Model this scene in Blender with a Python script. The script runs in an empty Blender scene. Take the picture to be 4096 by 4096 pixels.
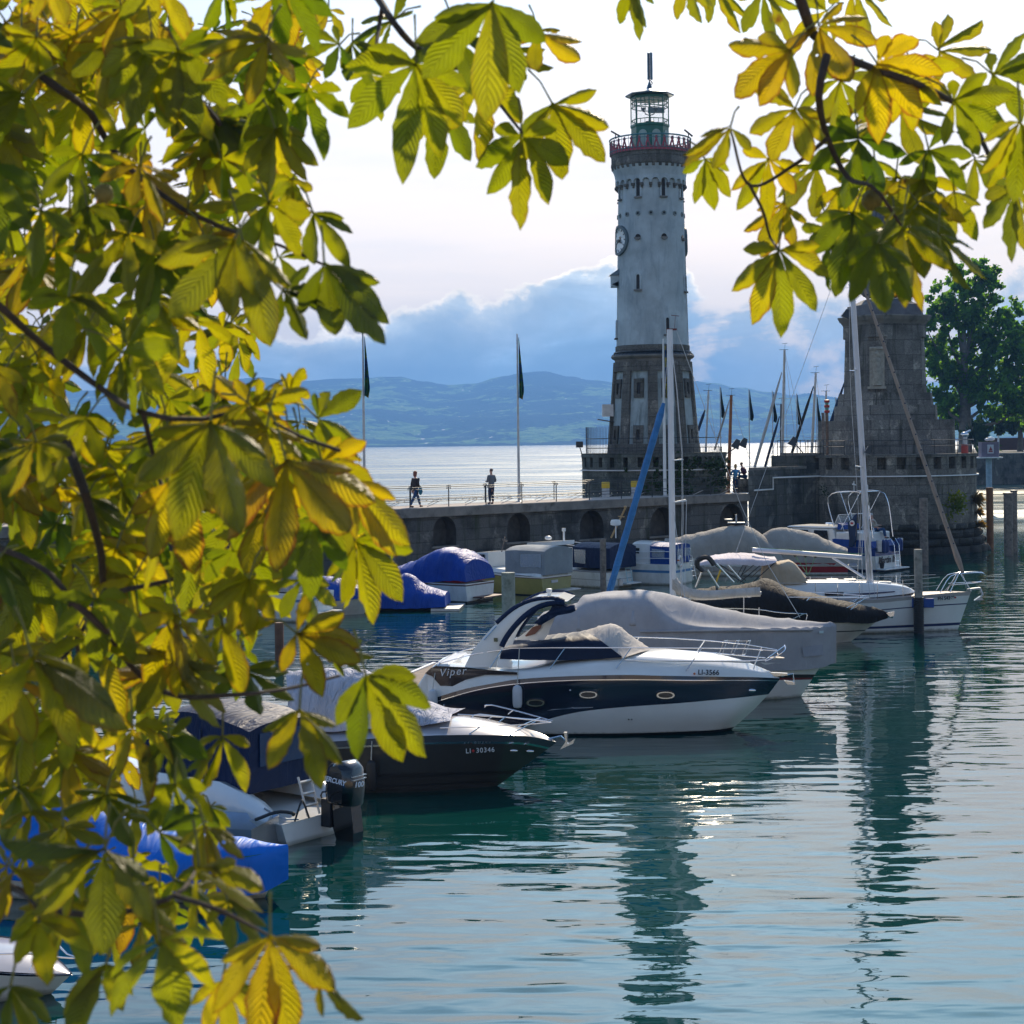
import bpy, math, random
from math import sin, cos, pi, radians, sqrt, atan2
from mathutils import Vector, Matrix, noise
random.seed(7)
S = bpy.context.scene
COL = S.collection
# ---------------- camera ----------------
FPX, HY, TH, CH = 7000.0, 1775.0, 0.0118, 7.0     # focal (px of the 4096 photo), horizon row, roll, eye height over water
cam = bpy.data.cameras.new("camera"); co = bpy.data.objects.new("camera", cam); COL.objects.link(co)
c_, s_ = cos(TH), sin(TH)
co.matrix_world = Matrix(((c_, s_, 0, 0), (0, 0, -1, 0), (-s_, c_, 0, CH), (0, 0, 0, 1)))
cam.sensor_width = 36; cam.lens = 36*FPX/4096; cam.shift_y = -(2048-HY)/4096
cam.clip_start = 0.05; cam.clip_end = 60000
cam.dof.use_dof = True; cam.dof.focus_distance = 75; cam.dof.aperture_fstop = 11.0
S.camera = co
def ray(px, py):
    a, b = (px-2048)/FPX, (HY-py)/FPX
    return Vector((a*c_+b*s_, 1.0, b*c_-a*s_))
def pt(px, py, D): return Vector((0, 0, CH)) + ray(px, py)*D
def wat(px, py, z=0.0):
    r = ray(px, py); return Vector((0, 0, CH)) + r*((z-CH)/r.z)
# ---------------- world ----------------
SUN_AZ, SUN_EL = radians(11), radians(34)          # ahead, a little right of centre
W = bpy.data.worlds.new("World"); S.world = W; W.use_nodes = True
nt = W.node_tree; N = nt.nodes; Lk = nt.links; N.clear()
class NB:                                            # tiny node-expression helper
    def __init__(s, tree): s.t = tree
    def m(s, op, *a, clamp=False):
        n = s.t.nodes.new('ShaderNodeMath'); n.operation = op; n.use_clamp = clamp
        for i, v in enumerate(a):
            if isinstance(v, (int, float)): n.inputs[i].default_value = v
            else: s.t.links.new(v, n.inputs[i])
        return n.outputs[0]
    def xyz(s, x, y, z):
        n = s.t.nodes.new('ShaderNodeCombineXYZ')
        for i, v in enumerate((x, y, z)):
            if isinstance(v, (int, float)): n.inputs[i].default_value = v
            else: s.t.links.new(v, n.inputs[i])
        return n.outputs[0]
    def sep(s, v):
        n = s.t.nodes.new('ShaderNodeSeparateXYZ'); s.t.links.new(v, n.inputs[0]); return n.outputs
    def noise(s, vec, scale, detail=4, rough=.55, dist=0, kind='FBM'):
        n = s.t.nodes.new('ShaderNodeTexNoise'); n.noise_type = kind
        if vec is not None: s.t.links.new(vec, n.inputs['Vector'])
        n.inputs['Scale'].default_value = scale; n.inputs['Detail'].default_value = detail
        n.inputs['Roughness'].default_value = rough; n.inputs['Distortion'].default_value = dist
        return n.outputs[0]
    def ramp(s, f, stops, interp='LINEAR'):
        n = s.t.nodes.new('ShaderNodeValToRGB'); n.color_ramp.interpolation = interp; e = n.color_ramp.elements
        while len(e) < len(stops): e.new(.5)
        for k, (p, c) in enumerate(stops):
            e[k].position = p; c = (c, c, c) if isinstance(c, (int, float)) else c; e[k].color = (*c[:3], 1)
        s.t.links.new(f, n.inputs[0]); return n.outputs[0]
    def mix(s, f, a, b, mode='MIX'):
        n = s.t.nodes.new('ShaderNodeMix'); n.data_type = 'RGBA'; n.blend_type = mode
        for sock, v in ((n.inputs[0], f), (n.inputs[6], a), (n.inputs[7], b)):
            if isinstance(v, (int, float)): sock.default_value = v
            elif isinstance(v, tuple): sock.default_value = (*v[:3], 1)
            else: s.t.links.new(v, sock)
        return n.outputs[2]
    def sstep(s, lo, hi, v):
        n = s.t.nodes.new('ShaderNodeMapRange'); n.interpolation_type = 'SMOOTHSTEP'
        s.t.links.new(v, n.inputs[0]); n.inputs[1].default_value = lo; n.inputs[2].default_value = hi
        return n.outputs[0]
b = NB(nt)
tc = N.new('ShaderNodeTexCoord')
X, Y, Z = b.sep(tc.outputs['Generated'])
hl = b.m('SQRT', b.m('ADD', b.m('MULTIPLY', X, X), b.m('MULTIPLY', Y, Y)))
az = b.m('ARCTAN2', X, Y); el = b.m('DIVIDE', b.m('MAXIMUM', Z, 0.0), b.m('MAXIMUM', hl, .05))
sky = N.new('ShaderNodeTexSky'); sky.sky_type = 'NISHITA'; sky.sun_disc = False
sky.sun_elevation = SUN_EL; sky.sun_rotation = SUN_AZ
sky.air_density = 1.0; sky.dust_density = 1.0; sky.ozone_density = 2.0
uv = b.xyz(b.m('MULTIPLY', az, 1.0), b.m('MULTIPLY', el, 2.2), 3.7)
# high veil cloud, thinning to blue overhead
v1 = b.noise(uv, 3.2, 7, .58, .6)
uv2 = b.xyz(b.m('MULTIPLY', az, .55), b.m('MULTIPLY', el, 4.0), 8.1)
v2 = b.noise(uv2, 3.0, 6, .55, .3)
elw = b.ramp(b.m('DIVIDE', el, 1.0, clamp=True), [(0, 1.0), (.24, .95), (.36, .80), (.6, .55), (1, .42)])
veil = b.sstep(-.12, .26, b.m('SUBTRACT', b.m('ADD', b.m('MULTIPLY', v1, .35), b.m('MULTIPLY', v2, .65)), b.m('SUBTRACT', .93, elw)))
vcol = b.ramp(b.m('MULTIPLY', el, 2.5, clamp=True),
    [(0, (16., 12.4, 7.8)), (.12, (14.2, 11.6, 8.7)), (.25, (11.2, 10.0, 8.7)), (.42, (9.2, 8.9, 8.7)), (.60, (6.6, 7.6, 8.9)), (.8, (5.4, 7.6, 10.0)), (1, (4.0, 6.6, 9.6))])
warm = b.sstep(-.35, .25, az)
vcol = b.mix(1.0, vcol, b.mix(warm, (1.0, 1.0, 1.02), (1.04, 1.01, .97)), 'MULTIPLY')
shade = b.ramp(v2, [(.34, (.74, .79, .86)), (.46, (.93, .95, .97)), (.56, (1.03, 1.02, 1.0)), (.66, (1.08, 1.06, 1.02))])
vcol = b.mix(1.0, vcol, shade, 'MULTIPLY')
skyc = b.mix(1.0, sky.outputs[0], (1.0, 1.1, 1.3), 'MULTIPLY')
c1 = b.mix(veil, skyc, vcol)
# cumulus bank low over the hills
top = b.ramp(b.m('ADD', b.m('MULTIPLY', az, 1.0), .5, clamp=True),
    [(0, .045), (.34, .056), (.40, .074), (.455, .084), (.50, .088), (.545, .101), (.60, .098), (.63, .078), (.70, .088), (.76, .082), (.86, .10), (1, .06)])
n1 = b.noise(b.xyz(az, b.m('MULTIPLY', el, 1.3), 1.3), 20, 12, .58, .1)
n2 = b.noise(b.xyz(az, b.m('MULTIPLY', el, 2.6), 5.9), 9, 7, .6, .5)
d = b.m('ADD', b.m('SUBTRACT', top, el), b.m('MULTIPLY', b.m('SUBTRACT', n1, .5), .065))
mask = b.sstep(.0, .0028, d)
# bank breaks up to the right of the tower
brk = b.sstep(.445, .53, b.m('ADD', b.m('MULTIPLY', n2, .6), b.m('MULTIPLY', n1, .4)))
brk = b.m('MAXIMUM', brk, b.m('SUBTRACT', 1.0, b.sstep(.07, .12, az)))
body = b.ramp(b.m('MULTIPLY', d, 10.0, clamp=True), [(0, (14.5, 12.6, 9.8)), (.035, (13.0, 11.4, 9.2)), (.075, (7.0, 7.6, 7.6)), (.16, (4.6, 5.7, 6.6)), (.45, (2.9, 4.4, 5.8)), (.8, (3.2, 4.8, 6.2)), (1, (5.6, 6.2, 6.4))])
lft = b.sstep(-.34, -.12, az)
body = b.mix(b.m('SUBTRACT', 1.0, lft), body, b.mix(.55, body, (8.3, 8.2, 7.8)))
lump = b.ramp(n2, [(.36, .80), (.5, 1.0), (.60, 1.22), (.66, 1.6)])
body = b.mix(1.0, body, lump, 'MULTIPLY')
body = b.mix(b.m('MULTIPLY', b.sstep(.08, .16, az), .45), body, (5.6, 5.7, 5.4))
# the veil is brightest round the hidden sun
gl = b.m('ADD', b.m('POWER', b.m('DIVIDE', b.m('SUBTRACT', az, .17), .34), 2.0), b.m('POWER', b.m('DIVIDE', b.m('SUBTRACT', el, .35), .135), 2.0))
gl = b.m('POWER', 2.718, b.m('MULTIPLY', gl, -1.0))
c1 = b.mix(1.0, c1, b.mix(gl, (1.02, 1.0, .99), (2.3, 2.25, 2.15)), 'MULTIPLY')
c2 = b.mix(b.m('MULTIPLY', mask, brk), c1, body)
# unseen sky behind and away from the bright side, darkened to lower the fill
aw = b.sstep(.9, 2.2, b.m('ABSOLUTE', az)); c2 = b.mix(1.0, c2, b.mix(aw, (1, 1, 1), (.40, .46, .56)), 'MULTIPLY')
bg = N.new('ShaderNodeBackground'); bg.inputs['Strength'].default_value = 0.118
Lk.new(c2, bg.inputs[0])
wo = N.new('ShaderNodeOutputWorld'); Lk.new(bg.outputs[0], wo.inputs[0])
W.cycles.sampling_method = 'MANUAL'; W.cycles.sample_map_resolution = 512
# ---------------- sun ----------------
sl = bpy.data.lights.new("sun", 'SUN'); sl.energy = 5.0; sl.angle = radians(1.2); sl.color = (1.0, .84, .62)
so = bpy.data.objects.new("sun", sl); COL.objects.link(so)
sd = Vector((sin(SUN_AZ)*cos(SUN_EL), cos(SUN_AZ)*cos(SUN_EL), sin(SUN_EL)))
so.rotation_euler = (-sd).to_track_quat('-Z', 'Y').to_euler(); so.location = (0, 0, 60)
S.view_settings.view_transform = 'Standard'; S.view_settings.look = 'None'; S.view_settings.gamma = 1.0
S.view_settings.exposure = 0.24
S.render.film_transparent = False
cy = S.cycles
cy.max_bounces = 8; cy.diffuse_bounces = 3; cy.glossy_bounces = 4; cy.transmission_bounces = 6
cy.transparent_max_bounces = 16; cy.volume_bounces = 0; cy.use_denoising = True
cy.sample_clamp_indirect = 6; cy.caustics_reflective = False; cy.caustics_refractive = False
# ---------------- object helpers ----------------
def meta(o, label=None, cat=None, group=None, kind=None):
    if label: o["label"] = label
    if cat: o["category"] = cat
    if group: o["group"] = group
    if kind: o["kind"] = kind
    return o
def empty(name, loc=(0, 0, 0), rz=0.0, label=None, cat=None, group=None):
    o = bpy.data.objects.new(name, None); COL.objects.link(o); o.location = loc; o.rotation_euler = (0, 0, rz)
    o.empty_display_size = .3
    return meta(o, label, cat, group)
def link(name, me, parent=None):
    o = bpy.data.objects.new(name, me); COL.objects.link(o)
    if parent is not None: o.parent = parent
    return o
def copy_tree(o, parent=None):
    c = o.copy(); COL.objects.link(c)
    if parent is not None: c.parent = parent
    for ch in list(o.children): copy_tree(ch, c)
    return c
def catmull(P, n):
    """resample polyline P (Vectors) with n points by a Catmull-Rom spline, even in arc length"""
    P = [Vector(p) for p in P]
    if len(P) == 2: return [P[0].lerp(P[1], i/(n-1)) for i in range(n)]
    Q = [P[0]*2-P[1]] + P + [P[-1]*2-P[-2]]
    D = []
    for i in range(1, len(Q)-2):
        p0, p1, p2, p3 = Q[i-1:i+3]
        for k in range(12):
            t = k/12
            D.append(.5*((2*p1)+(p2-p0)*t+(2*p0-5*p1+4*p2-p3)*t*t+(3*p1-p0-3*p2+p3)*t**3))
    D.append(P[-1].copy())
    L = [0]
    for i in range(1, len(D)): L.append(L[-1]+(D[i]-D[i-1]).length)
    out, j = [], 0
    for i in range(n):
        s = L[-1]*i/(n-1)
        while j < len(L)-2 and L[j+1] < s: j += 1
        seg = L[j+1]-L[j]
        out.append(D[j].lerp(D[j+1], (s-L[j])/seg if seg > 1e-9 else 0))
    return out
class MB:
    def __init__(s): s.v, s.f, s.mi, s.uv = [], [], [], None
    def add(s, vs, fs, m=0):
        o = len(s.v); s.v += [tuple(v) for v in vs]
        for f in fs: s.f.append(tuple(i+o for i in f)); s.mi.append(m)
        return s
    def box(s, c, size, m=0, rz=0.0, R=None, taper=1.0):
        x, y, z = [q/2 for q in size]; c = Vector(c)
        vs = [Vector((a*x*(taper if k > 0 else 1), bb*y*(taper if k > 0 else 1), k*z)) for k in (-1, 1) for a, bb in ((-1, -1), (1, -1), (1, 1), (-1, 1))]
        if R is None: R = Matrix.Rotation(rz, 3, 'Z')
        return s.add([c+R@v for v in vs], [(3, 2, 1, 0), (4, 5, 6, 7), (0, 1, 5, 4), (1, 2, 6, 5), (2, 3, 7, 6), (3, 0, 4, 7)], m)
    def bar(s, a, bb, w, h=None, m=0):
        a, bb = Vector(a), Vector(bb); h = h or w; d = (bb-a)
        q = d.to_track_quat('X', 'Z').to_matrix()
        return s.box((a+bb)/2, (d.length, w, h), m, R=q)
    def tube(s, P, r, n=6, m=0, closed=False, cap=True):
        P = [Vector(p) for p in P]; rr = r if isinstance(r, (list, tuple)) else [r]*len(P)
        rings = []; prev = None
        for i, p in enumerate(P):
            if closed: t = P[(i+1) % len(P)]-P[i-1]
            else: t = (P[min(i+1, len(P)-1)]-P[max(i-1, 0)])
            t = t.normalized() if t.length > 1e-9 else Vector((0, 0, 1))
            if prev is None:
                u = t.orthogonal().normalized()
            else:
                u = (prev-t*prev.dot(t)); u = u.normalized() if u.length > 1e-6 else t.orthogonal().normalized()
            prev = u; w = t.cross(u)
            rings.append([p+(u*cos(2*pi*k/n)+w*sin(2*pi*k/n))*rr[i] for k in range(n)])
        vs = [v for g in rings for v in g]; fs = []
        M = len(P)
        for i in range(M if closed else M-1):
            j = (i+1) % M
            for k in range(n): fs.append((i*n+k, i*n+(k+1) % n, j*n+(k+1) % n, j*n+k))
        if cap and not closed: fs += [tuple(range(n-1, -1, -1)), tuple((M-1)*n+k for k in range(n))]
        return s.add(vs, fs, m)
    def lathe(s, prof, c=(0, 0, 0), n=32, m=0, a0=0.0, a1=2*pi, cap=True, rot=0.0):
        c = Vector(c); full = abs(a1-a0-2*pi) < 1e-6; K = n if full else n+1
        vs = []
        for r, z in prof:
            for k in range(K):
                a = a0+(a1-a0)*k/n+rot; vs.append(c+Vector((r*sin(a), -r*cos(a), z)))
        fs = []
        for i in range(len(prof)-1):
            for k in range(n):
                k2 = (k+1) % K; fs.append((i*K+k, i*K+k2, (i+1)*K+k2, (i+1)*K+k))
        if cap and full:
            fs.append(tuple(range(K-1, -1, -1))); fs.append(tuple((len(prof)-1)*K+k for k in range(K)))
        return s.add(vs, fs, m)
    def grid(s, rows, m=0, close=False, flip=False):
        nr, nc = len(rows), len(rows[0]); vs = [v for r in rows for v in r]; fs = []
        for i in range(nr-1):
            for k in range(nc if close else nc-1):
                k2 = (k+1) % nc; q = (i*nc+k, i*nc+k2, (i+1)*nc+k2, (i+1)*nc+k)
                fs.append(q[::-1] if flip else q)
        if callable(m):
            o = len(s.v); s.v += [tuple(v) for v in vs]
            for q, f in enumerate(fs):
                i, k = divmod(q, nc if close else nc-1); s.f.append(tuple(a+o for a in f)); s.mi.append(m(i, k))
            return s
        return s.add(vs, fs, m)
    def ball(s, c, r, m=0, n=10, k=7, sc=(1, 1, 1)):
        c = Vector(c); prof = [(r*sin(pi*i/k), -r*cos(pi*i/k)) for i in range(k+1)]; vs = []
        for rr, z in prof:
            for j in range(n): a = 2*pi*j/n; vs.append(c+Vector((rr*cos(a)*sc[0], rr*sin(a)*sc[1], z*sc[2])))
        fs = [(i*n+j, i*n+(j+1) % n, (i+1)*n+(j+1) % n, (i+1)*n+j) for i in range(k) for j in range(n)]
        return s.add(vs, fs, m)
    def prism(s, poly, d, m=0):
        """poly: list of 3D points (planar), d: extrusion vector"""
        P = [Vector(p) for p in poly]; d = Vector(d); n = len(P)
        return s.add(P+[p+d for p in P], [tuple(range(n-1, -1, -1)), tuple(range(n, 2*n))]+[(i, (i+1) % n, n+(i+1) % n, n+i) for i in range(n)], m)
    def build(s, name, mats, parent=None, smooth=True, ang=38, mod=None):
        me = bpy.data.meshes.new(name); me.from_pydata(s.v, [], s.f)
        if not isinstance(mats, (list, tuple)): mats = [mats]
        for q in mats: me.materials.append(q)
        if len(mats) > 1: me.polygons.foreach_set('material_index', s.mi)
        me.update()
        if smooth:
            me.polygons.foreach_set('use_smooth', [True]*len(me.polygons)); me.set_sharp_from_angle(angle=radians(ang))
        o = link(name, me, parent)
        if mod == 'sub':
            q = o.modifiers.new('s', 'SUBSURF'); q.levels = 1; q.render_levels = 2
        return o
def solid(o, t, off=0):
    q = o.modifiers.new('t', 'SOLIDIFY'); q.thickness = t; q.offset = off; return o
def bevel(o, w, n=2):
    q = o.modifiers.new('b', 'BEVEL'); q.width = w; q.segments = n; q.limit_method = 'ANGLE'; return o
# ---------------- materials ----------------
MATS = {}
def mat(name, col, rough=.5, metal=0.0, var=.12, vs=3.0, bump=0.0, bs=20.0, spec=.5, coat=0.0, dirt=None, trans=0.0, streak=0.0, scum=False):
    if name in MATS: return MATS[name]
    m = bpy.data.materials.new(name); m.use_nodes = True; t = m.node_tree; q = NB(t)
    p = t.nodes['Principled BSDF']; p.inputs['Roughness'].default_value = rough; p.inputs['Metallic'].default_value = metal
    p.inputs['Specular IOR Level'].default_value = spec; p.inputs['Coat Weight'].default_value = coat
    g = t.nodes.new('ShaderNodeNewGeometry')
    cc = t.nodes.new('ShaderNodeTexCoord').outputs['Object']
    n = q.noise(cc, vs, 5, .6)
    lo = tuple(x*(1-var) for x in col); hi = tuple(min(1, x*(1+var)) for x in col)
    c = q.ramp(n, [(.3, lo), (.7, hi)])
    if streak:
        sx, sy, sz = q.sep(cc)
        st = q.noise(q.xyz(q.m('MULTIPLY', sx, 1.2), q.m('MULTIPLY', sy, 1.2), q.m('MULTIPLY', sz, .30)), 1.6, 7, .72, .5)
        c = q.mix(q.m('MULTIPLY', q.sstep(.46, .70, st), streak), c, dirt or tuple(x*.3 for x in col))
    elif dirt:
        d2 = q.noise(cc, vs*.6, 6, .65)
        c = q.mix(q.sstep(.5, .72, d2), c, dirt)
    if scum:
        ox_, oy_, oz_ = q.sep(cc); sn = q.noise(q.xyz(q.m('MULTIPLY', ox_, 2.0), 0.0, q.m('MULTIPLY', oz_, 3.0)), 3.0, 5, .7)
        c = q.mix(q.m('MULTIPLY', q.m('SUBTRACT', 1.0, q.sstep(.0, .12, q.m('ADD', oz_, q.m('MULTIPLY', q.m('SUBTRACT', sn, .5), -.16)))), .75), c, (.13, .13, .07))
    t.links.new(c, p.inputs['Base Color'])
    if trans:
        p.inputs['Transmission Weight'].default_value = trans
    if bump:
        bn = t.nodes.new('ShaderNodeBump'); bn.inputs['Strength'].default_value = 1; bn.inputs['Distance'].default_value = bump
        t.links.new(q.noise(cc, bs, 6, .6), bn.inputs['Height']); t.links.new(bn.outputs[0], p.inputs['Normal'])
    MATS[name] = m; return m
def masonry(name, c1, c2, mortar, bw, bh, grain=(.6, 1.3), bump=.02, moss=(.03, .04, .015), dark=.5, cyl=None):
    """coursed stone; cyl = (radius) wraps the courses round the object's z axis"""
    m = bpy.data.materials.new(name); m.use_nodes = True; t = m.node_tree; q = NB(t); p = t.nodes['Principled BSDF']
    p.inputs['Roughness'].default_value = .9
    cc = t.nodes.new('ShaderNodeTexCoord').outputs['Object']; x, y, z = q.sep(cc)
    if cyl: u = q.m('MULTIPLY', q.m('ARCTAN2', x, y), cyl)
    else: u = x
    bk = t.nodes.new('ShaderNodeTexBrick'); t.links.new(q.xyz(u, z, 0.0), bk.inputs['Vector'])
    bk.inputs['Scale'].default_value = 1; bk.inputs['Brick Width'].default_value = bw; bk.inputs['Row Height'].default_value = bh
    bk.inputs['Mortar Size'].default_value = .018; bk.inputs['Mortar Smooth'].default_value = .3; bk.inputs['Bias'].default_value = -.1
    bk.inputs['Color1'].default_value = (*c1, 1); bk.inputs['Color2'].default_value = (*c2, 1); bk.inputs['Mortar'].default_value = (*mortar, 1)
    gr = q.noise(cc, 14, 8, .75); c = q.mix(1.0, bk.outputs[0], q.ramp(gr, [(.3, grain[0]), (.72, grain[1])]), 'MULTIPLY')
    bl = q.noise(cc, .55, 6, .62); c = q.mix(q.m('MULTIPLY', q.sstep(.46, .64, bl), dark), c, tuple(v*.22 for v in c1))
    b2 = q.noise(q.xyz(q.m('MULTIPLY', x, 1.0), q.m('ADD', y, 7.0), q.m('MULTIPLY', z, .7)), .9, 7, .7, .4); c = q.mix(q.sstep(.54, .66, b2), c, q.mix(1.0, c, (2.1, 2.05, 1.95), 'MULTIPLY'))
    st = q.noise(q.xyz(q.m('MULTIPLY', x, 1.6), q.m('MULTIPLY', y, 1.6), q.m('MULTIPLY', z, .18)), 1.3, 6, .65)
    c = q.mix(q.m('MULTIPLY', q.sstep(.52, .70, st), .75), c, moss)
    t.links.new(c, p.inputs['Base Color'])
    bn = t.nodes.new('ShaderNodeBump'); bn.inputs['Distance'].default_value = bump; bn.inputs['Strength'].default_value = 1
    h = q.m('ADD', q.m('MULTIPLY', bk.outputs['Fac'], -.8), q.m('MULTIPLY', gr, 1.2)); t.links.new(h, bn.inputs['Height'])
    t.links.new(bn.outputs[0], p.inputs['Normal']); MATS[name] = m
    return m
# ================= water, far shore, hills, air =================
def water_mat():
    m = bpy.data.materials.new("lake_water"); m.use_nodes = True; t = m.node_tree; q = NB(t); p = t.nodes['Principled BSDF']
    p.inputs['IOR'].default_value = 1.56; p.inputs['Specular IOR Level'].default_value = .5
    g = t.nodes.new('ShaderNodeNewGeometry').outputs['Position']; x, y, z = q.sep(g)
    tint = q.noise(g, .05, 3, .5)
    t.links.new(q.ramp(tint, [(.3, (.001, .030, .036)), (.7, (.002, .050, .036))]), p.inputs['Base Color'])
    # wind patches vary how ruffled it is
    far = q.sstep(95, 170, y)
    rgh = q.m('ADD', .02, q.m('MULTIPLY', far, q.ramp(q.noise(q.xyz(q.m('MULTIPLY', x, .012), q.m('MULTIPLY', y, .05), 3.0), 1.0, 6, .6, .4), [(.38, .10), (.6, .34)]))); t.links.new(rgh, p.inputs['Roughness'])
    near = q.m('ADD', 1.0, q.m('MULTIPLY', q.m('SUBTRACT', 1.0, q.sstep(24, 46, y)), .55))
    patch = q.ramp(q.noise(q.xyz(q.m('MULTIPLY', x, .06), q.m('MULTIPLY', y, .035), 0.0), 1.0, 4, .5, .8), [(.36, .35), (.62, 1.15)])
    k = .9
    w1 = q.noise(q.xyz(q.m('ADD', q.m('MULTIPLY', x, .55), q.m('MULTIPLY', y, .14)), q.m('MULTIPLY', y, 1.45), 0.0), 1.0, 1.5, .45, .25)
    w2 = q.noise(q.xyz(q.m('ADD', q.m('MULTIPLY', x, 2.2), q.m('MULTIPLY', y, -.3)), q.m('MULTIPLY', y, 4.6), 4.0), 1.0, 1, .5, .4)
    w3 = q.noise(q.xyz(q.m('MULTIPLY', x, .22), q.m('MULTIPLY', y, .7), 9.0), 1.0, 2, .5, .2)
    w4 = q.noise(q.xyz(q.m('MULTIPLY', x, .45), q.m('MULTIPLY', y, .9), 2.0), 1.0, 4, .6, .4)
    h = q.m('ADD', q.m('MULTIPLY', q.m('MULTIPLY', w1, near), q.m('MULTIPLY', patch, .040)), q.m('MULTIPLY', w2, q.m('MULTIPLY', patch, .0042)))
    h = q.m('ADD', h, q.m('MULTIPLY', w3, .030))
    h = q.m('ADD', h, q.m('MULTIPLY', q.m('MULTIPLY', w4, far), .16))
    bn = t.nodes.new('ShaderNodeBump'); bn.inputs['Strength'].default_value = 1; bn.inputs['Distance'].default_value = 1.0
    t.links.new(h, bn.inputs['Height']); t.links.new(bn.outputs[0], p.inputs['Normal'])
    return m
w = MB()
xs = [-9000, -600, -120, 120, 600, 9000]; ys = [-80, 60, 180, 700, 7400]
w.grid([[Vector((x, y, 0)) for x in xs] for y in ys])
meta(w.build("water", water_mat(), smooth=False), kind="structure")
# hills across the lake
def hill_mat():
    m = bpy.data.materials.new("hill_cover"); m.use_nodes = True; t = m.node_tree; q = NB(t); p = t.nodes['Principled BSDF']
    p.inputs['Roughness'].default_value = 1; p.inputs['Specular IOR Level'].default_value = .05
    g = t.nodes.new('ShaderNodeNewGeometry').outputs['Position']; x, y, z = q.sep(g)
    u = q.xyz(q.m('MULTIPLY', x, .0012), q.m('MULTIPLY', y, .0012), q.m('MULTIPLY', z, .004))
    n = q.noise(u, 1.6, 9, .62, .5)
    f = q.noise(u, 7.0, 8, .68, 1.0)
    hv = q.m('ADD', q.m('ADD', q.m('MULTIPLY', n, .6), q.m('MULTIPLY', f, .4)), q.m('MULTIPLY', q.m('DIVIDE', z, 420.0), -.035))
    fld = q.ramp(q.noise(u, 12, 2, .5), [(.35, (.07, .16, .03)), (.6, (.20, .32, .06))])
    c = q.mix(q.sstep(.500, .508, hv), (.006, .024, .016), fld)
    vt = t.nodes.new('ShaderNodeTexVoronoi'); t.links.new(q.xyz(q.m('MULTIPLY', x, .02), q.m('MULTIPLY', y, .012), 0.0), vt.inputs['Vector']); vt.inputs['Scale'].default_value = 1
    hs = q.m('MULTIPLY', q.m('LESS_THAN', vt.outputs[0], .17), q.m('MULTIPLY', q.sstep(.54, .6, f), q.sstep(.48, .52, hv)))
    c = q.mix(hs, c, (.95, .85, .75))
    t.links.new(c, p.inputs['Base Color'])
    bn = t.nodes.new('ShaderNodeBump'); bn.inputs['Distance'].default_value = 25
    t.links.new(q.noise(g, .03, 4, .6), bn.inputs['Height']); t.links.new(bn.outputs[0], p.inputs['Normal'])
    return m
ridge = [(-3200, 1640), (-1500, 1560), (0, 1570), (400, 1560), (800, 1530), (1020, 1512), (1200, 1528), (1400, 1520), (1600, 1512), (1700, 1532), (1800, 1545), (1900, 1538),
         (1990, 1512), (2100, 1488), (2180, 1487), (2280, 1506), (2360, 1522), (2460, 1528), (2700, 1530), (2790, 1522), (2860, 1527), (2960, 1545), (3090, 1566),
         (3180, 1578), (3230, 1568), (3300, 1580), (3400, 1592), (3700, 1600), (4300, 1620), (6500, 1700)]
def rz(px):
    for (a, ya), (b_, yb) in zip(ridge, ridge[1:]):
        if a <= px <= b_:
            t = (px-a)/(b_-a); t = t*t*(3-2*t); return ya+(yb-ya)*t
    return 1700
DR = 9500.0
hm = MB(); rows = []
NX, NY = 420, 90
for j in range(NY):
    v = j/(NY-1); Yd = 6300 + v*4200; row = []
    for i in range(NX):
        X = -5200 + 10400*i/(NX-1)
        px = 2048 + X/DR*FPX; base = CH+(HY-.0118*(px-2048)-rz(px))/FPX*DR
        s = min(1, max(0, (Yd-6350)/(DR-6350)))
        env = (.08*min(1, s*10)+.92*(s**1.25)) if Yd <= DR else 1-.25*((Yd-DR)/1000)
        nv = noise.fractal(Vector((X*.0009, Yd*.0009, 3.1)), 0.9, 2.1, 6)
        nf = noise.fractal(Vector((X*.008, Yd*.008, 1.1)), .8, 2.2, 4)
        z = base*env + nv*95*min(1, s*3)*(1-.85*s) + nf*7*min(1, s*8)
        row.append(Vector((X, Yd, max(z, -4) if s > 0 else -4)))
    rows.append(row)
hm.grid(rows); meta(hm.build("hills", hill_mat(), ang=180), kind="structure")
# low wooded far shore
fm = MB(); rows = [[], [], []]
for i in range(900):
    X = -3600+7200*i/899
    h = 6+9*abs(noise.noise(Vector((X*.012, 0, 0))))+7*abs(noise.noise(Vector((X*.06, 4, 0))))+ (9 if noise.noise(Vector((X*.03, 9, 0))) > .35 else 0)*abs(noise.noise(Vector((X*.2, 1, 0))))
    Yd = 6150+60*noise.noise(Vector((X*.001, 2, 0)))
    rows[0].append(Vector((X, Yd-30, -.5))); rows[1].append(Vector((X, Yd, h))); rows[2].append(Vector((X, Yd+150, h*.8)))
fm.grid(rows)
meta(fm.build("shore_wood", mat("far_trees", (.012, .022, .014), 1, var=.4, vs=.02, spec=.05)), "dark low line of trees along the far lake shore below the hills", "wood", kind="stuff")
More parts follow.
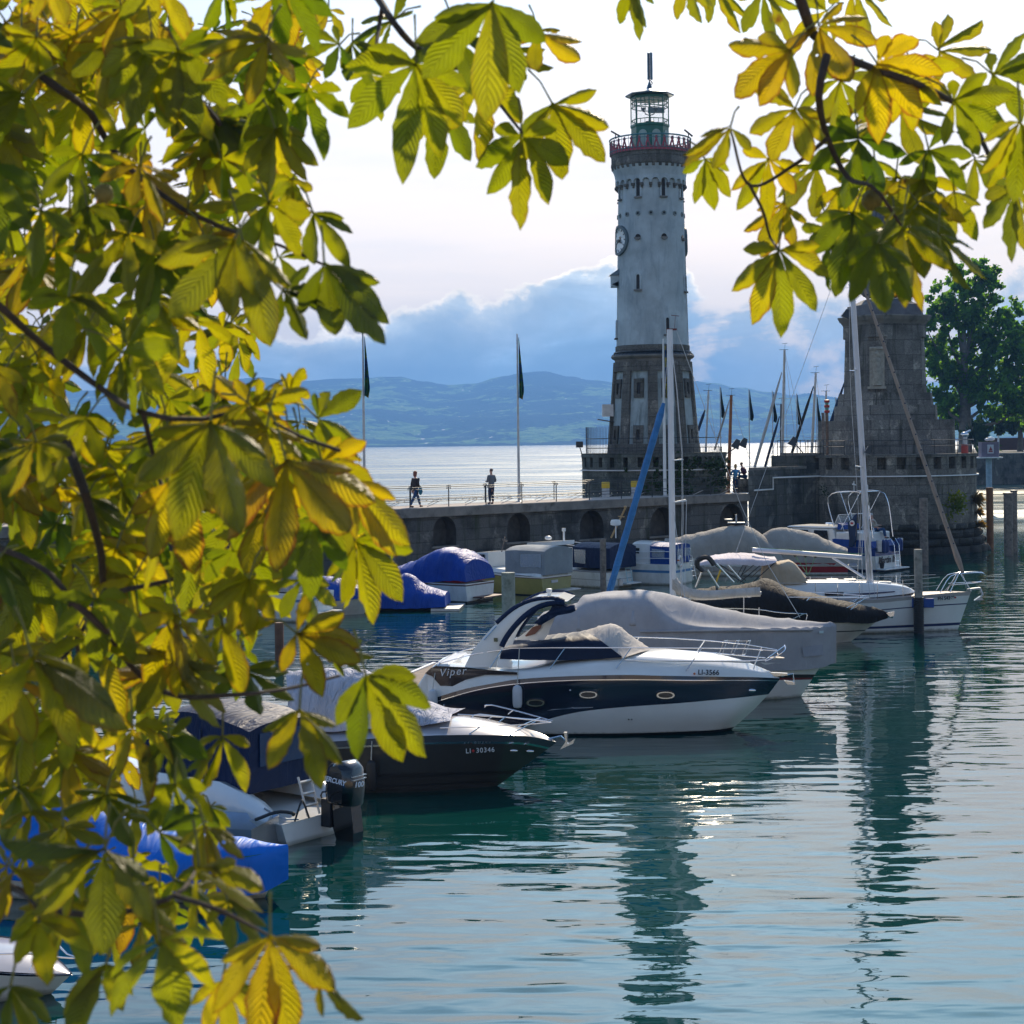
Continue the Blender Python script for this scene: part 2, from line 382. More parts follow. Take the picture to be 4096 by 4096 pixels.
# air
hz = MB(); hz.box((0, 5350, 233), (17600, 11000, 470))
ho = hz.build("haze", [bpy.data.materials.new("air")], smooth=False); meta(ho, kind="stuff")
hmn = ho.data.materials[0]; hmn.use_nodes = True; ht = hmn.node_tree; ht.nodes.clear()
pv = ht.nodes.new('ShaderNodeVolumePrincipled'); pv.inputs['Color'].default_value = (.15, .36, .78, 1); pv.inputs['Density'].default_value = 1.6e-4
pv.inputs['Anisotropy'].default_value = .25; pv.inputs['Absorption Color'].default_value = (0, 0, 0, 1)
om = ht.nodes.new('ShaderNodeOutputMaterial'); ht.links.new(pv.outputs[0], om.inputs['Volume'])
ho["label"] = "thin blue air over the lake fading the far hills"
# ================= shared materials =================
wstone = masonry("harbour_stone", (.085, .085, .085), (.13, .125, .115), (.07, .07, .065), 1.5, .55, bump=.03, dark=.75)
bstone = masonry("bastion_stone", (.20, .185, .16), (.26, .24, .205), (.13, .125, .11), 1.3, .6, grain=(.4, 1.5), bump=.05, moss=(.035, .04, .02), dark=.7)
pstone = masonry("pedestal_stone", (.19, .175, .155), (.28, .26, .23), (.10, .095, .09), 1.25, .95, grain=(.4, 1.5), bump=.06, moss=(.04, .04, .025), dark=.55)
tstone = masonry("tower_stone", (.15, .14, .12), (.19, .175, .155), (.12, .115, .10), 1.1, .5, grain=(.35, 1.55), bump=.05, moss=(.06, .055, .04), dark=.4, cyl=2.4)
dstone = masonry("drum_stone", (.14, .145, .125), (.18, .18, .155), (.11, .11, .095), 1.1, .45, grain=(.35, 1.5), bump=.05, moss=(.03, .04, .018), dark=.7, cyl=4.3)
cap = mat("coping_concrete", (.20, .185, .165), .9, var=.25, vs=1.5, bump=.01, bs=30, dirt=(.06, .06, .05))
deckm = mat("deck_paving", (.42, .36, .31), .9, var=.15, vs=2, bump=.004)
plaster = mat("white_plaster", (.45, .51, .53), .85, var=.2, vs=.8, bump=.012, bs=9, dirt=(.17, .23, .27), streak=.45)
plaster2 = mat("stained_plaster", (.38, .44, .45), .85, var=.2, vs=1.2, bump=.01, bs=12, dirt=(.13, .16, .15), streak=.85)
pane = mat("dark_glass", (.012, .016, .02), .15, var=.05, spec=.25)
steel = mat("dark_steel", (.05, .055, .06), .45, .6, var=.2)
galv = mat("galvanised_steel", (.42, .45, .48), .4, .7, var=.15)
green = mat("lantern_green", (.015, .14, .10), .45, var=.15)
teal = mat("patina_metal", (.07, .22, .25), .55, .2, var=.2, vs=4)
redp = mat("crest_red_paint", (.42, .07, .10), .6, var=.2, vs=5)
roofm = mat("lantern_roof_metal", (.10, .15, .19), .4, .5, var=.2, vs=3)
white = mat("white_paint", (.78, .78, .76), .4, var=.05)
yellow = mat("yellow_paint", (.72, .46, .03), .5, var=.12)
wood = mat("weathered_wood", (.22, .18, .15), .85, var=.35, vs=6, bump=.01, bs=25, dirt=(.07, .06, .05))
moss = mat("moss_green", (.025, .05, .012), .95, var=.4, vs=5)
def glassmat(name, col, a, rough=.03):
    m = bpy.data.materials.new(name); m.use_nodes = True; t = m.node_tree; p = t.nodes['Principled BSDF']
    p.inputs['Base Color'].default_value = (*col, 1); p.inputs['Roughness'].default_value = rough; p.inputs['Alpha'].default_value = a
    p.inputs['Specular IOR Level'].default_value = .8; return m
lglass = glassmat("lantern_glass", (.75, .85, .85), .16)
# ================= harbour pier =================
DZ = 3.9
A = wat(2990, 1973.5, DZ); Bp = wat(250, 2097, DZ)
ud = (Bp-A); ud.z = 0; PL = ud.length; ud.normalize()          # A = end at the lighthouse, runs left and nearer
back = Vector((ud.y, -ud.x, 0))
if back.y < 0: back = -back
pang = atan2(ud.y, ud.x)
# local frame of the pier: x along ud from A, y towards the lake, z up
PF = empty("harbour_pier", (A.x, A.y, 0), pang, "long grey stone pier with dark arched niches running to the lighthouse", "pier")
flipy = -1 if (Vector((-sin(pang), cos(pang), 0)).dot(back) < 0) else 1
def ploc(px, py=None, z=DZ):                                    # u along the wall face for an image column
    # intersect viewing plane of the column with the wall face line
    r = ray(px, 2000 if py is None else py)
    # A + u*ud = t*r (in plan)
    det = ud.x*(-r.y)+r.x*ud.y
    u = (-A.x*(-r.y)+(-r.x)*(A.y))/det if abs(det) > 1e-9 else 0
    return u
def ulen(px, py=2000):
    r = ray(px, py); M = Matrix(((ud.x, -r.x), (ud.y, -r.y))); s = M.inverted() @ Vector((-A.x, -A.y)); return s.x, s.y
def pzf(px, py):
    u, t = ulen(px, py); return u, CH+ray(px, py).z*t
def pierpt(px, v, py=1985):
    r = ray(px, py); o = A+back*v; s = Matrix(((ud.x, -r.x), (ud.y, -r.y))).inverted() @ Vector((-o.x, -o.y)); return o+ud*s.x
LEN = PL+14
arches = []
for cx, cy0, cy1, wpx in ((1778, 2066, 2183, 92), (2074, 2052, 2167, 92), (2366, 2041, 2155, 96), (2650, 2028, 2143, 100), (2925, 2016, 2135, 96)):
    u, zt = pzf(cx, cy0); _, zb = pzf(cx, cy1); ua, _ = ulen(cx-wpx/2, cy0); ub, _ = ulen(cx+wpx/2, cy0)
    arches.append((u, abs(ua-ub)/2, zb, zt))
du = arches[0][0]-arches[1][0]
k = 1
while arches[0][0]+k*du+2 < LEN:
    a0 = arches[0]; arches.append((a0[0]+k*du, a0[1], a0[2], a0[3])); k += 1
arches.sort()
wm = MB(); F = -flipy
def pv(u, y, z): return Vector((u, y*flipy, z))
TOPZ = DZ-.45
edges = [0.0]+[(arches[i][0]+arches[i+1][0])/2 for i in range(len(arches)-1)]+[LEN]
for (u, hw, zb, zt), e0, e1 in zip(arches, edges, edges[1:]):
    zs = zt-hw*.98
    wm.add([pv(e0, 0, -1.5), pv(u-hw, 0, -1.5), pv(u-hw, 0, TOPZ), pv(e0, 0, TOPZ)], [(0, 1, 2, 3)])
    wm.add([pv(u+hw, 0, -1.5), pv(e1, 0, -1.5), pv(e1, 0, TOPZ), pv(u+hw, 0, TOPZ)], [(0, 1, 2, 3)])
    wm.add([pv(u-hw, 0, -1.5), pv(u+hw, 0, -1.5), pv(u+hw, 0, zb), pv(u-hw, 0, zb)], [(0, 1, 2, 3)])
    pts = [(u-hw*cos(pi*i/16), zs+hw*.98*sin(pi*i/16)) for i in range(17)]
    for (x0, z0), (x1, z1) in zip(pts, pts[1:]):
        wm.add([pv(x0, 0, z0), pv(x1, 0, z1), pv(x1, 0, TOPZ), pv(x0, 0, TOPZ)], [(0, 1, 2, 3)])
    loop = [(u-hw, zb)]+pts+[(u+hw, zb)]
    for (x0, z0), (x1, z1) in zip(loop, loop[1:]+loop[:1]):
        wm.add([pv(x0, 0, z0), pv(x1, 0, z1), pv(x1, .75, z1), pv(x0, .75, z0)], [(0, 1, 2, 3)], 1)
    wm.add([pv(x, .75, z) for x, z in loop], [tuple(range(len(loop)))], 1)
wm.box(pv(LEN/2, 1.9, 1.0), (LEN, 2.2, 4.9), 0)
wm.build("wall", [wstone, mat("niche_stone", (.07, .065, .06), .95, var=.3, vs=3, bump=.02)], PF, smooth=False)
dm = MB(); dm.box(pv(LEN/2, 1.55, DZ-.23), (LEN, 3.5, .46)); dk = bevel(dm.build("coping", cap, PF, smooth=False), .03)
dm = MB(); dm.box(pv(LEN/2, 1.6, DZ+.006), (LEN-.1, 3.1, .012)); dm.build("deck", deckm, PF, smooth=False)
# sills of the niches
for (u, hw, zb, zt) in arches: sm = MB(); sm.box(pv(u, -.03, zb-.05), (hw*2+.25, .12, .10)); sm.build("niche_sill", cap, PF, smooth=False)
# railings: harbour side and lake side, each post its own part
def rail(label, v, u0, u1, step, lamps):
    t = empty("pier_railing", tuple(PF.matrix_basis @ pv(0, 0, 0)) if False else (A.x, A.y, 0), pang, label, "railing")
    m_ = MB()
    for z in (1.0, .90, .46, .30): m_.tube([pv(u0, v, DZ+z), pv(u1, v, DZ+z)], .017 if z != .9 else .013, 6)
    m_.build("rail", steel, t)
    u = u0; pm = None
    while u <= u1+.01:
        if pm is None:
            q = MB(); q.tube([pv(0, 0, 0), pv(0, 0, 1.0)], .03, 6)
            q.tube([pv(-.12, 0, .88), pv(-.10, 0, .98), pv(0, 0, 1.01), pv(.10, 0, .98), pv(.12, 0, .88)], .022, 5)
            o = q.build("post", steel, t); pm = o.data
        else: o = link("post", pm, t)
        o.location = pv(u, v, DZ); u += step
    u = u0+.6; bm_ = None
    while u < u1:
        if bm_ is None:
            m_ = MB(); m_.bar(pv(0, .02, .3), pv(.4, .5, .02), .03); o = m_.build("brace", galv, t); bm_ = o.data
        else: o = link("brace", bm_, t)
        o.location = pv(u, v, DZ); u += step
    if lamps:
        cm = MB(); cm.tube([pv(u0, v+.03, DZ+.26), pv(u1, v+.03, DZ+.26)], .012, 4); cm.build("lamp_cable", steel, t)
        u = u0+.3; bmz = None
        while u < min(u1, u0+45):
            if bmz is None:
                q = MB(); q.ball((0, 0, 0), .035, 0, 8, 5); o = q.build("light_bulb", mat("warm_bulb", (.9, .75, .5), .3), t); bmz = o.data
            else: o = link("light_bulb", bmz, t)
            o.location = pv(u, v+.03, DZ+.22); u += .5
    return t
rail("dark steel railing along the harbour edge of the pier, on the near side", .22, .6, LEN-1, 2.55, False)
rail("dark steel railing with a string of small bulbs along the lake edge of the pier", 2.95, .3, LEN-1, 2.6, True)
# quarter block at the pier end where the couple sit
e = PF.matrix_basis
def place(px, py, z=DZ): return wat(px, py, z)
# yellow bollards
for i, (px, lab) in enumerate(((2423, "yellow topped bollard at the left end of the lighthouse drum"), (2540, "yellow topped bollard in front of the lighthouse drum, left of the blue furled sail"),
        (2785, "yellow topped bollard in front of the drum, right of the white flagpole"), (2878, "yellow topped bollard half hidden at the right end of the drum"))):
    p = pierpt(px, 2.35)
    t = empty("bollard", (p.x, p.y, DZ+.012), pang, lab, "bollard", "yellow bollards in front of the lighthouse drum")
    q = MB(); q.box((0, 0, .26), (.30, .3, .52)); q.build("base", galv, t, smooth=False)
    q = MB(); q.box((0, 0, .70), (.34, .34, .36)); bevel(q.build("cap", yellow, t, smooth=False), .03)
# ================= lighthouse =================
LD = 105.5
def cyl(px, py, D): p = pt(px, py, D); return p
lb = pt(2617, 1985, LD)
LX, LY = lb.x, lb.y
def zl(py, px=2617): return CH + ray(px, py).z*LD
mpp = LD/FPX
light = empty("lighthouse", (LX, LY, 0), atan2(-LX, LY)*0, "tall white round lighthouse with a grey stone foot and green lantern on top", "lighthouse")
def prof(tab): return [(r*mpp, zl(y)) for r, y in tab]
def cpatch(mb, a0, a1, z0, z1, rf, t0, t1, m=0, n=6):
    """solid curved plate; angles in deg from the camera side, rf(z) radius"""
    g = []
    for i in range(n+1):
        a = radians(a0+(a1-a0)*i/n); s, c = sin(a), -cos(a)
        g.append([Vector((s*(rf(z)+t), c*(rf(z)+t), z)) for z, t in ((z0, t0), (z0, t1), (z1, t1), (z1, t0))])
    mb.grid(g, m, close=True); mb.add(g[0], [(0, 1, 2, 3)], m); mb.add(g[-1], [(3, 2, 1, 0)], m)
def cpoly(mb, ac, poly, rf, t0, t1, m=0):
    """2D polygon (u metres, z) wrapped on the wall at angle ac deg"""
    def w(u, z, t):
        r = rf(z)+t; a = radians(ac)+u/rf(z); return Vector((r*sin(a), -r*cos(a), z))
    n = len(poly); P = [w(u, z, t1) for u, z in poly]+[w(u, z, t0) for u, z in poly]
    mb.add(P, [tuple(range(n))]+[(i, n+i, n+(i+1) % n, (i+1) % n) for i in range(n)], m)
def cring(mb, ac, outer, inner, rf, t0, t1, m=0):
    n = len(outer)
    def w(u, z, t):
        r = rf(z)+t; a = radians(ac)+u/rf(z); return Vector((r*sin(a), -r*cos(a), z))
    V = [w(*p, t1) for p in outer]+[w(*p, t1) for p in inner]+[w(*p, t0) for p in outer]+[w(*p, t0) for p in inner]
    f = []
    for i in range(n):
        j = (i+1) % n; f += [(i, j, n+j, n+i), (2*n+i, i, j, 2*n+j)[::1], (n+i, n+j, 3*n+j, 3*n+i)]
    mb.add(V, f, m)
def lin(r0, z0, r1, z1): return lambda z: r0+(r1-r0)*(z-z0)/(z1-z0)
zb0, zb1 = zl(1815), zl(1450)
foot = lin(175*mpp, zb0, 146*mpp, zb1)
shaft = lin(144*mpp, zl(1385), 128.5*mpp, zl(735))
q = MB(); q.lathe([(foot(zb0), zb0), (foot(zb1), zb1)], n=72); q.build("lower_wall", plaster2, light, ang=60)
# stone pilasters, plinth and top band
q = MB(); cen = [-65+40*i for i in range(9)]
for a in cen: cpatch(q, a+13.2, a+26.8, zl(1802), zl(1487), foot, -.05, .16)
cpatch(q, 0, 360, zl(1830), zl(1775), foot, -.05, .18, n=72); cpatch(q, 0, 360, zl(1488), zb1, foot, -.05, .17, n=72)
q.build("pilaster_work", tstone, light, ang=40)
# drum platform round the foot
dr = 287*mpp
q = MB(); q.lathe([(dr+.03, DZ-3), (dr, zl(1875)), (dr, zl(1870)), (dr, zl(1866)+.02)], n=72)
q.lathe([(dr-.45, zl(1866)), (dr-.45, zl(1822))], n=72, cap=False)
def rdr(z): return dr
NM = 30
for i in range(NM):
    a = 360/NM*i+3; cpatch(q, a-3.9, a+3.9, zl(1867), zl(1825), rdr, -.5, .0, n=3)
cpatch(q, 0, 360, zl(1826), zl(1811), rdr, -.55, .05, n=72)
q.lathe([(dr-.5, zl(1812)), (.5, zl(1812)+.01)], n=72, cap=False)
q.build("drum_platform", dstone, light, ang=40)
q = MB(); cpatch(q, 0, 360, zl(1879), zl(1874), rdr, 0, .12, n=72); q.build("lower_ledge", galv, light)
q = MB(); rnd = random.Random(3)
for i in range(130):                                     # ivy on the drum
    a = rnd.gauss(12, 13) if i < 85 else rnd.gauss(52, 10); z = rnd.uniform(zl(1960), zl(1835)) ; a = radians(a)
    c = Vector(((dr+.07)*sin(a), -(dr+.07)*cos(a), z))
    for k_ in range(5):
        o = Vector([rnd.gauss(0, .16) for _ in range(3)]); n_ = Vector([rnd.gauss(0, 1) for _ in range(3)]).normalized(); u = n_.orthogonal()*.10; v = n_.cross(u)
        q.add([c+o-u, c+o-v, c+o+u, c+o+v], [(0, 1, 2, 3)])
iv = q.build("ivy", moss, None, smooth=False); iv.location = (LX, LY, 0)
meta(iv, "dark green ivy hanging on the lighthouse drum behind the flagpole", "ivy", kind="thing")
# platform railing
q = MB()
for z in (.33, .9): q.tube([Vector(((dr-.25)*sin(2*pi*i/48), -(dr-.25)*cos(2*pi*i/48), zl(1812)+z)) for i in range(48)], .02, 5, closed=True)
for i in range(96):
    a = 2*pi*i/96; q.tube([Vector(((dr-.25)*sin(a), -(dr-.25)*cos(a), zl(1812)+zz)) for zz in (0, .33 if sin(a) > -.3 else 1.6)], .014, 4)
q.build("platform_railing", steel, light)
# lower windows with stone frames
for row, (yc, hh, fh) in enumerate(((1556, 27, 46), (1738, 24, 44))):
    for a in cen:
        if a > 100 and a < 250: continue
        zc = zl(yc); R_ = foot(zc); hw = 20*mpp if True else 0; H = fh*.82*mpp; wz = hh*.82*mpp; ww = 7.5*mpp
        q = MB()
        cpoly(q, a, [(-ww*.9, zc-wz), (ww*.9, zc-wz), (ww*.9, zc+wz), (-ww*.9, zc+wz)], foot, -.03, .02)
        wn = q.build("window", pane, light, smooth=False)
        q = MB(); cring(q, a, [(-hw, zc-H), (hw, zc-H), (hw, zc+H), (-hw, zc+H)], [(-ww, zc-wz), (ww, zc-wz), (ww, zc+wz), (-ww, zc+wz)], foot, -.02, .11)
        q.build("frame", tstone, wn, smooth=False)
# cornice
q = MB(); q.lathe(prof([(146, 1452), (150, 1450), (152, 1440), (160, 1436), (166, 1430), (166, 1425), (163, 1423)]), n=72, cap=False); q.build("cornice", cap, light, ang=30)
q = MB(); q.lathe(prof([(164, 1424), (150, 1412), (148, 1410)]), n=72, cap=False)
for i in range(48):
    a = 2*pi*i/48; q.bar(Vector((163*mpp*sin(a), -163*mpp*cos(a), zl(1423))), Vector((150*mpp*sin(a), -150*mpp*cos(a), zl(1411.5))), .05)
q.build("cornice_roof", steel, light, ang=30)
q = MB(); q.lathe(prof([(148.5, 1413), (148.5, 1386), (144, 1384)]), n=72, cap=False); q.build("stone_band", tstone, light, ang=30)
q = MB(); rr = 153*mpp; q.tube([Vector((rr*sin(2*pi*i/60), -rr*cos(2*pi*i/60), zl(1411))) for i in range(60)], .045, 5, closed=True)
q.build("string_course_rail", steel, light)
# white shaft
q = MB(); zz = [1386, 1300, 1200, 1100, 1000, 900, 800, 733]
q.lathe([(shaft(zl(y)), zl(y)) for y in zz], n=96); q.build("shaft", plaster, light, ang=60)
# slit windows with round heads: (angle, y_top, y_bottom, half width px, has frame)
def arched(cx_hw, zb_, zt_, n=8, grow=0):
    hw = cx_hw+grow; zs = zt_-cx_hw; P = [(-hw, zb_-grow*.3), (hw, zb_-grow*.3)]
    return P+[(hw*cos(pi*i/n), zs+hw*sin(pi*i/n)) for i in range(n+1)]
slits = [(-26.5, 731, 800, 7.5), (17.5, 731, 800, 7.5), (61.5, 731, 800, 7.5), (-71, 731, 800, 7.5), (105, 731, 800, 7.5), (-115, 731, 800, 7.5),
         (-27, 1108, 1166, 7), (67, 1112, 1170, 7), (20, 1280, 1344, 7), (-84, 1286, 1350, 7)]
for a, y0, y1, hw in slits:
    P = arched(hw*mpp, zl(y1), zl(y0)); G = arched(hw*mpp, zl(y1), zl(y0), grow=.11)
    q = MB(); cpoly(q, a, P, shaft, -.02, .015); wn = q.build("window", pane, light, smooth=False)
    q = MB(); cring(q, a, G, P, shaft, -.02, .07); q.build("frame", plaster, wn, smooth=False)
    q = MB(); cpatch(q, a-degr if False else a-6.5, a+6.5, zl(y1)-.12, zl(y1)-.02, shaft, -.02, .14, n=3); q.build("sill", cap, wn, smooth=False)
# round holes
def disc(r, zc, n=18): return [(r*cos(2*pi*i/n), zc+r*sin(2*pi*i/n)) for i in range(n)]
for i in range(16):
    a = -4.6+22.5*i
    if 110 < (a % 360) < 250: continue
    q = MB(); cpoly(q, a, disc(5.2*mpp, zl(867)), shaft, -.02, .012); wn = q.build("round_window", pane, light, smooth=False)
    q = MB(); cring(q, a, disc(9.2*mpp, zl(867)), disc(5.0*mpp, zl(867)), shaft, -.02, .06); q.build("frame", mat("round_frame", (.20, .24, .24), .8), wn, smooth=False)
for i in range(8):
    a = -27.5+45*i
    if 110 < (a % 360) < 250: continue
    q = MB(); cpoly(q, a, disc(11*mpp, zl(960)), shaft, -.02, .03); wn = q.build("sound_hole", pane, light, smooth=False)
    q = MB(); cpoly(q, a, [(12*mpp*cos(pi*k_/10+pi), zl(962)+12*mpp*sin(pi*k_/10+pi)) for k_ in range(11)], shaft, .0, .16); q.build("lip", cap, wn, smooth=False)
# clocks
for a in (-71, 109):
    q = MB(); cpoly(q, a, disc(50*mpp, zl(966), 40), shaft, -.02, .10); wn = q.build("clock_face", mat("clock_white", (.74, .78, .78), .4, var=.03), light, smooth=False)
    q = MB(); cring(q, a, disc(60*mpp, zl(966), 40), disc(49*mpp, zl(966), 40), shaft, -.02, .16); q.build("frame", mat("clock_ring", (.10, .14, .16), .6), wn, smooth=False)
    for k_ in range(12):
        q = MB(); t_ = 2*pi*k_/12; c2, s2 = cos(t_), sin(t_); r0, r1 = 38*mpp, 46*mpp; w_ = 1.6*mpp
        cpoly(q, a, [(r0*c2-w_*s2, zl(966)+r0*s2+w_*c2), (r0*c2+w_*s2, zl(966)+r0*s2-w_*c2), (r1*c2+w_*s2, zl(966)+r1*s2-w_*c2), (r1*c2-w_*s2, zl(966)+r1*s2+w_*c2)][::-1], shaft, .09, .112)
        q.build("hour_mark", steel, wn, smooth=False)
    for t_, L_ in ((radians(-30), 26*mpp), (radians(200), 40*mpp)):
        q = MB(); c2, s2 = cos(t_), sin(t_); w_ = 2*mpp
        cpoly(q, a, [(-w_*s2, zl(966)+w_*c2), (w_*s2, zl(966)-w_*c2), (L_*c2+w_*s2, zl(966)+L_*s2-w_*c2), (L_*c2-w_*s2, zl(966)+L_*s2+w_*c2)][::-1], shaft, .09, .125)
        q.build("hand", steel, wn, smooth=False)
# small oriel on the left, cupboard and awning low on the left
q = MB(); r0 = shaft(zl(1110)); q.box((-r0-.12, -.1, (zl(1148)+zl(1103))/2), (.55, .8, zl(1103)-zl(1148))); q.prism([(-r0+.1, -.5, zl(1150)), (-r0-.36, -.5, zl(1138)), (-r0+.1, -.5, zl(1125))], (0, .8, 0))
orl = q.build("oriel", plaster, light, smooth=False)
q = MB(); q.prism([(-r0-.5, -.58, zl(1102)), (-r0+.15, -.58, zl(1074)), (-r0+.15, -.58, zl(1102))], (0, .96, 0)); q.build("oriel_roof", roofm, orl, smooth=False)
r0 = foot(zl(1640))
q = MB(); q.box((-r0-.33, -.2, (zl(1664)+zl(1616))/2), (.66, .8, zl(1616)-zl(1664))); q.build("cabinet", galv, light, smooth=False)
q = MB(); q.box((-r0-.45, -.2, zl(1681)), (1.0, 1.0, .05), R=Matrix.Rotation(radians(10), 3, 'Y')); q.build("awning", steel, light, smooth=False)
# arcade with corbels
NA = 24; zc0, zc1 = zl(733), zl(698); ra = lambda z: 141*mpp
q = MB()
for i in range(NA):
    a0 = 360/NA*(i)+3; half = 2*pi*141*mpp/NA/2; hw = half*.80; zs = zl(744)
    pts = [(-hw*cos(pi*k_/8), zs+hw*sin(pi*k_/8)) for k_ in range(9)]
    full = [(-half, zl(752)), (-hw, zl(752))]+pts+[(hw, zl(752)), (half, zl(752))]
    def w(u, z, t): r = 141*mpp+t; a = radians(a0)+u/(141*mpp); return Vector((r*sin(a), -r*cos(a), z))
    for (u0, z0), (u1, z1) in zip(full, full[1:]):
        if abs(u1-u0) > 1e-6: q.add([w(u0, z0, 0), w(u1, z1, 0), w(u1, zl(715), 0), w(u0, zl(715), 0)], [(0, 1, 2, 3)])
        q.add([w(u0, z0, 0), w(u1, z1, 0), w(u1, z1, -.22), w(u0, z0, -.22)], [(3, 2, 1, 0)])
q.lathe(prof([(141, 716), (144, 700), (152, 682), (154, 672)]), n=96, cap=False)
q.build("arcade", plaster, light, ang=50)
q = MB()
for i in range(NA):
    a = 360/NA*(i+.5)+3; cpatch(q, a-2.6, a+2.6, zl(758), zl(748), ra, -.3, .05, n=2); cpatch(q, a-1.8, a+1.8, zl(767), zl(757), ra, -.3, -.08, n=2)
NC = 36
for i in range(NC):
    a = 360/NC*i; c = radians(a)
    P = [(143, 694), (143, 672), (155.5, 672), (155.5, 679)]
    for sgn in (0,):
        wv = Vector((cos(c), sin(c), 0))*.09; dvec = Vector((sin(c), -cos(c), 0))
        q.prism([dvec*(r*mpp)+Vector((0, 0, zl(y)))-wv for r, y in P], wv*2)
q.build("corbel_row", tstone, light, smooth=False)
q = MB(); q.lathe(prof([(156, 674), (157.5, 668), (157.5, 660), (156, 656), (156, 627), (158, 625), (158, 619), (140, 618)]), n=96)
q.build("parapet", tstone, light, ang=30)
# gallery balustrade: red crests and blue green rail
zg = zl(622); Rg = 158*mpp
q = MB(); NCR = 30
for i in range(NCR):
    a = 360/NCR*(i+.35); h = 56*mpp*1.0
    s_w = Rg*2*pi/NCR
    cp = [(-.5, 0), (.5, 0), (.5, .24), (.42, .24), (.36, .36), (.30, .26), (.26, .26), (.27, .42), (.16, .62), (.10, .72), (.19, .80), (.17, .90), (.0, 1.0),
          (-.17, .90), (-.19, .80), (-.10, .72), (-.16, .62), (-.27, .42), (-.26, .26), (-.30, .26), (-.36, .36), (-.42, .24), (-.5, .24)]
    fr = lambda z: Rg
    up = [(x*s_w, zg+z*h) for x, z in cp]
    # leaf of the crest with a lancet slot: left and right halves
    slot = [(.0, .16), (.09, .20), (.10, .40), (.0, .58)]
    L_ = [(x*s_w, zg+z*h) for x, z in [(-.5, 0), (0, 0), (0, .16), (-.09, .20), (-.10, .40), (0, .58), (0, 1.0), (-.17, .90), (-.19, .80), (-.10, .72), (-.16, .62), (-.27, .42), (-.26, .26), (-.30, .26), (-.36, .36), (-.42, .24), (-.5, .24)]]
    R2 = [(-x, z) for x, z in L_][::-1]
    cpoly(q, a, L_, fr, 0, .04); cpoly(q, a, R2, fr, 0, .04)
q.build("balustrade_crest", redp, light, smooth=False)
q = MB()
Rr = 162*mpp; zr = zl(562)
for zz_, rr_ in ((zr, .045), (zr-.18, .02), (zr-.75, .02)): q.tube([Vector((Rr*sin(2*pi*i/72), -Rr*cos(2*pi*i/72), zz_)) for i in range(72)], rr_, 6, closed=True)
for i in range(60):
    a = 2*pi*i/60; q.tube([Vector((Rr*sin(a), -Rr*cos(a), zg-.02)), Vector((Rr*sin(a), -Rr*cos(a), zr))], .016, 4)
q.build("gallery_rail", teal, light)
for a, tl in ((-60, -1), (62, 1)):
    q = MB(); c = Vector((Rr*1.02*sin(radians(a)), -Rr*1.02*cos(radians(a)), zr+.22)); q.box(c, (.62, .16, .07), R=Matrix.Rotation(radians(40 if tl > 0 else 30), 3, 'Y')); q.tube([c, c-Vector((0, 0, .3))], .03, 5)
    q.build("floodlight", steel, light, smooth=False)
# lantern (octagon)
def octo(mb, prof_, m=0, rot=-6): mb.lathe(prof_, n=8, m=m, rot=radians(rot))
RL = 75*mpp; zf, z1_, z2_, z3_ = zl(618), zl(500), zl(397), zl(388)
q = MB(); octo(q, [(RL, zf), (RL, zl(502))])
octo(q, [(RL+.03, zl(512)), (RL+.05, zl(508)), (RL+.05, zl(502)), (RL, zl(500))]); q.build("lantern_wall", green, light, smooth=False)
q = MB(); octo(q, [(RL-.02, zl(500)), (RL-.02, zl(388))]); q.f = [f for f in q.f if len(f) == 4]; q.mi = q.mi[:len(q.f)]
q.build("lantern_glazing", lglass, light, smooth=False)
q = MB()
vv = [Vector((RL*sin(radians(-6+45*i)), -RL*cos(radians(-6+45*i)), 0)) for i in range(8)]
for i in range(8):
    a_, b_ = vv[i], vv[(i+1) % 8]
    q.bar(a_+Vector((0, 0, zl(502))), a_+Vector((0, 0, zl(388))), .06)
    for y in (483, 431, 413, 391): q.bar(a_+Vector((0, 0, zl(y))), b_+Vector((0, 0, zl(y))), .045)
    for k_ in (1, 2):
        m_ = a_.lerp(b_, k_/3); q.bar(m_+Vector((0, 0, zl(502))), m_+Vector((0, 0, zl(483))), .03); q.bar(m_+Vector((0, 0, zl(431))), m_+Vector((0, 0, zl(391))), .03)
q.build("glazing_bar", green, light, smooth=False)
for i in (7, 0, 1):                                       # round headed doors or windows low in the lantern
    am = -6+45*i+22.5; q = MB()
    c = (vv[i]+vv[(i+1) % 8])/2; d_ = c.normalized(); t_ = Vector((-d_.y, d_.x, 0))
    P = arched(.27, zf+.1, zl(527)); q.prism([d_*(c.length+.005)+t_*u+Vector((0, 0, z)) for u, z in P], d_*.03)
    q.build("lantern_door", mat("pale_green_panel", (.30, .42, .38), .5), light, smooth=False)
q = MB(); q.tube([(0, 0, zl(500)), (0, 0, zl(462))], [.12, .05], 8); q.tube([(-.34, 0, zl(440)), (-.25, 0, zl(456)), (0, 0, zl(462)), (.25, 0, zl(456)), (.34, 0, zl(440))], .03, 6)
for s2 in (-1, 1): q.lathe([(.03, 0), (.16, .25)], c=(s2*.38, 0, zl(448)), n=10)
q.tube([(-.25, 0, zl(490)), (.25, 0, zl(490))], .1, 8)
q.build("lamp_apparatus", steel, light)
q = MB(); q.box((.42, .3, zl(437)), (1.0, .06, .36)); q.build("lantern_screen", roofm, light, smooth=False)
q = MB(); octo(q, [(RL*.9, zl(390)), (97*mpp, zl(386)), (98*mpp, zl(381)), (24*mpp, zl(357)), (14*mpp, zl(355)), (9*mpp, zl(345)), (2.5*mpp, zl(326))]); q.build("lantern_roof", roofm, light, smooth=False)
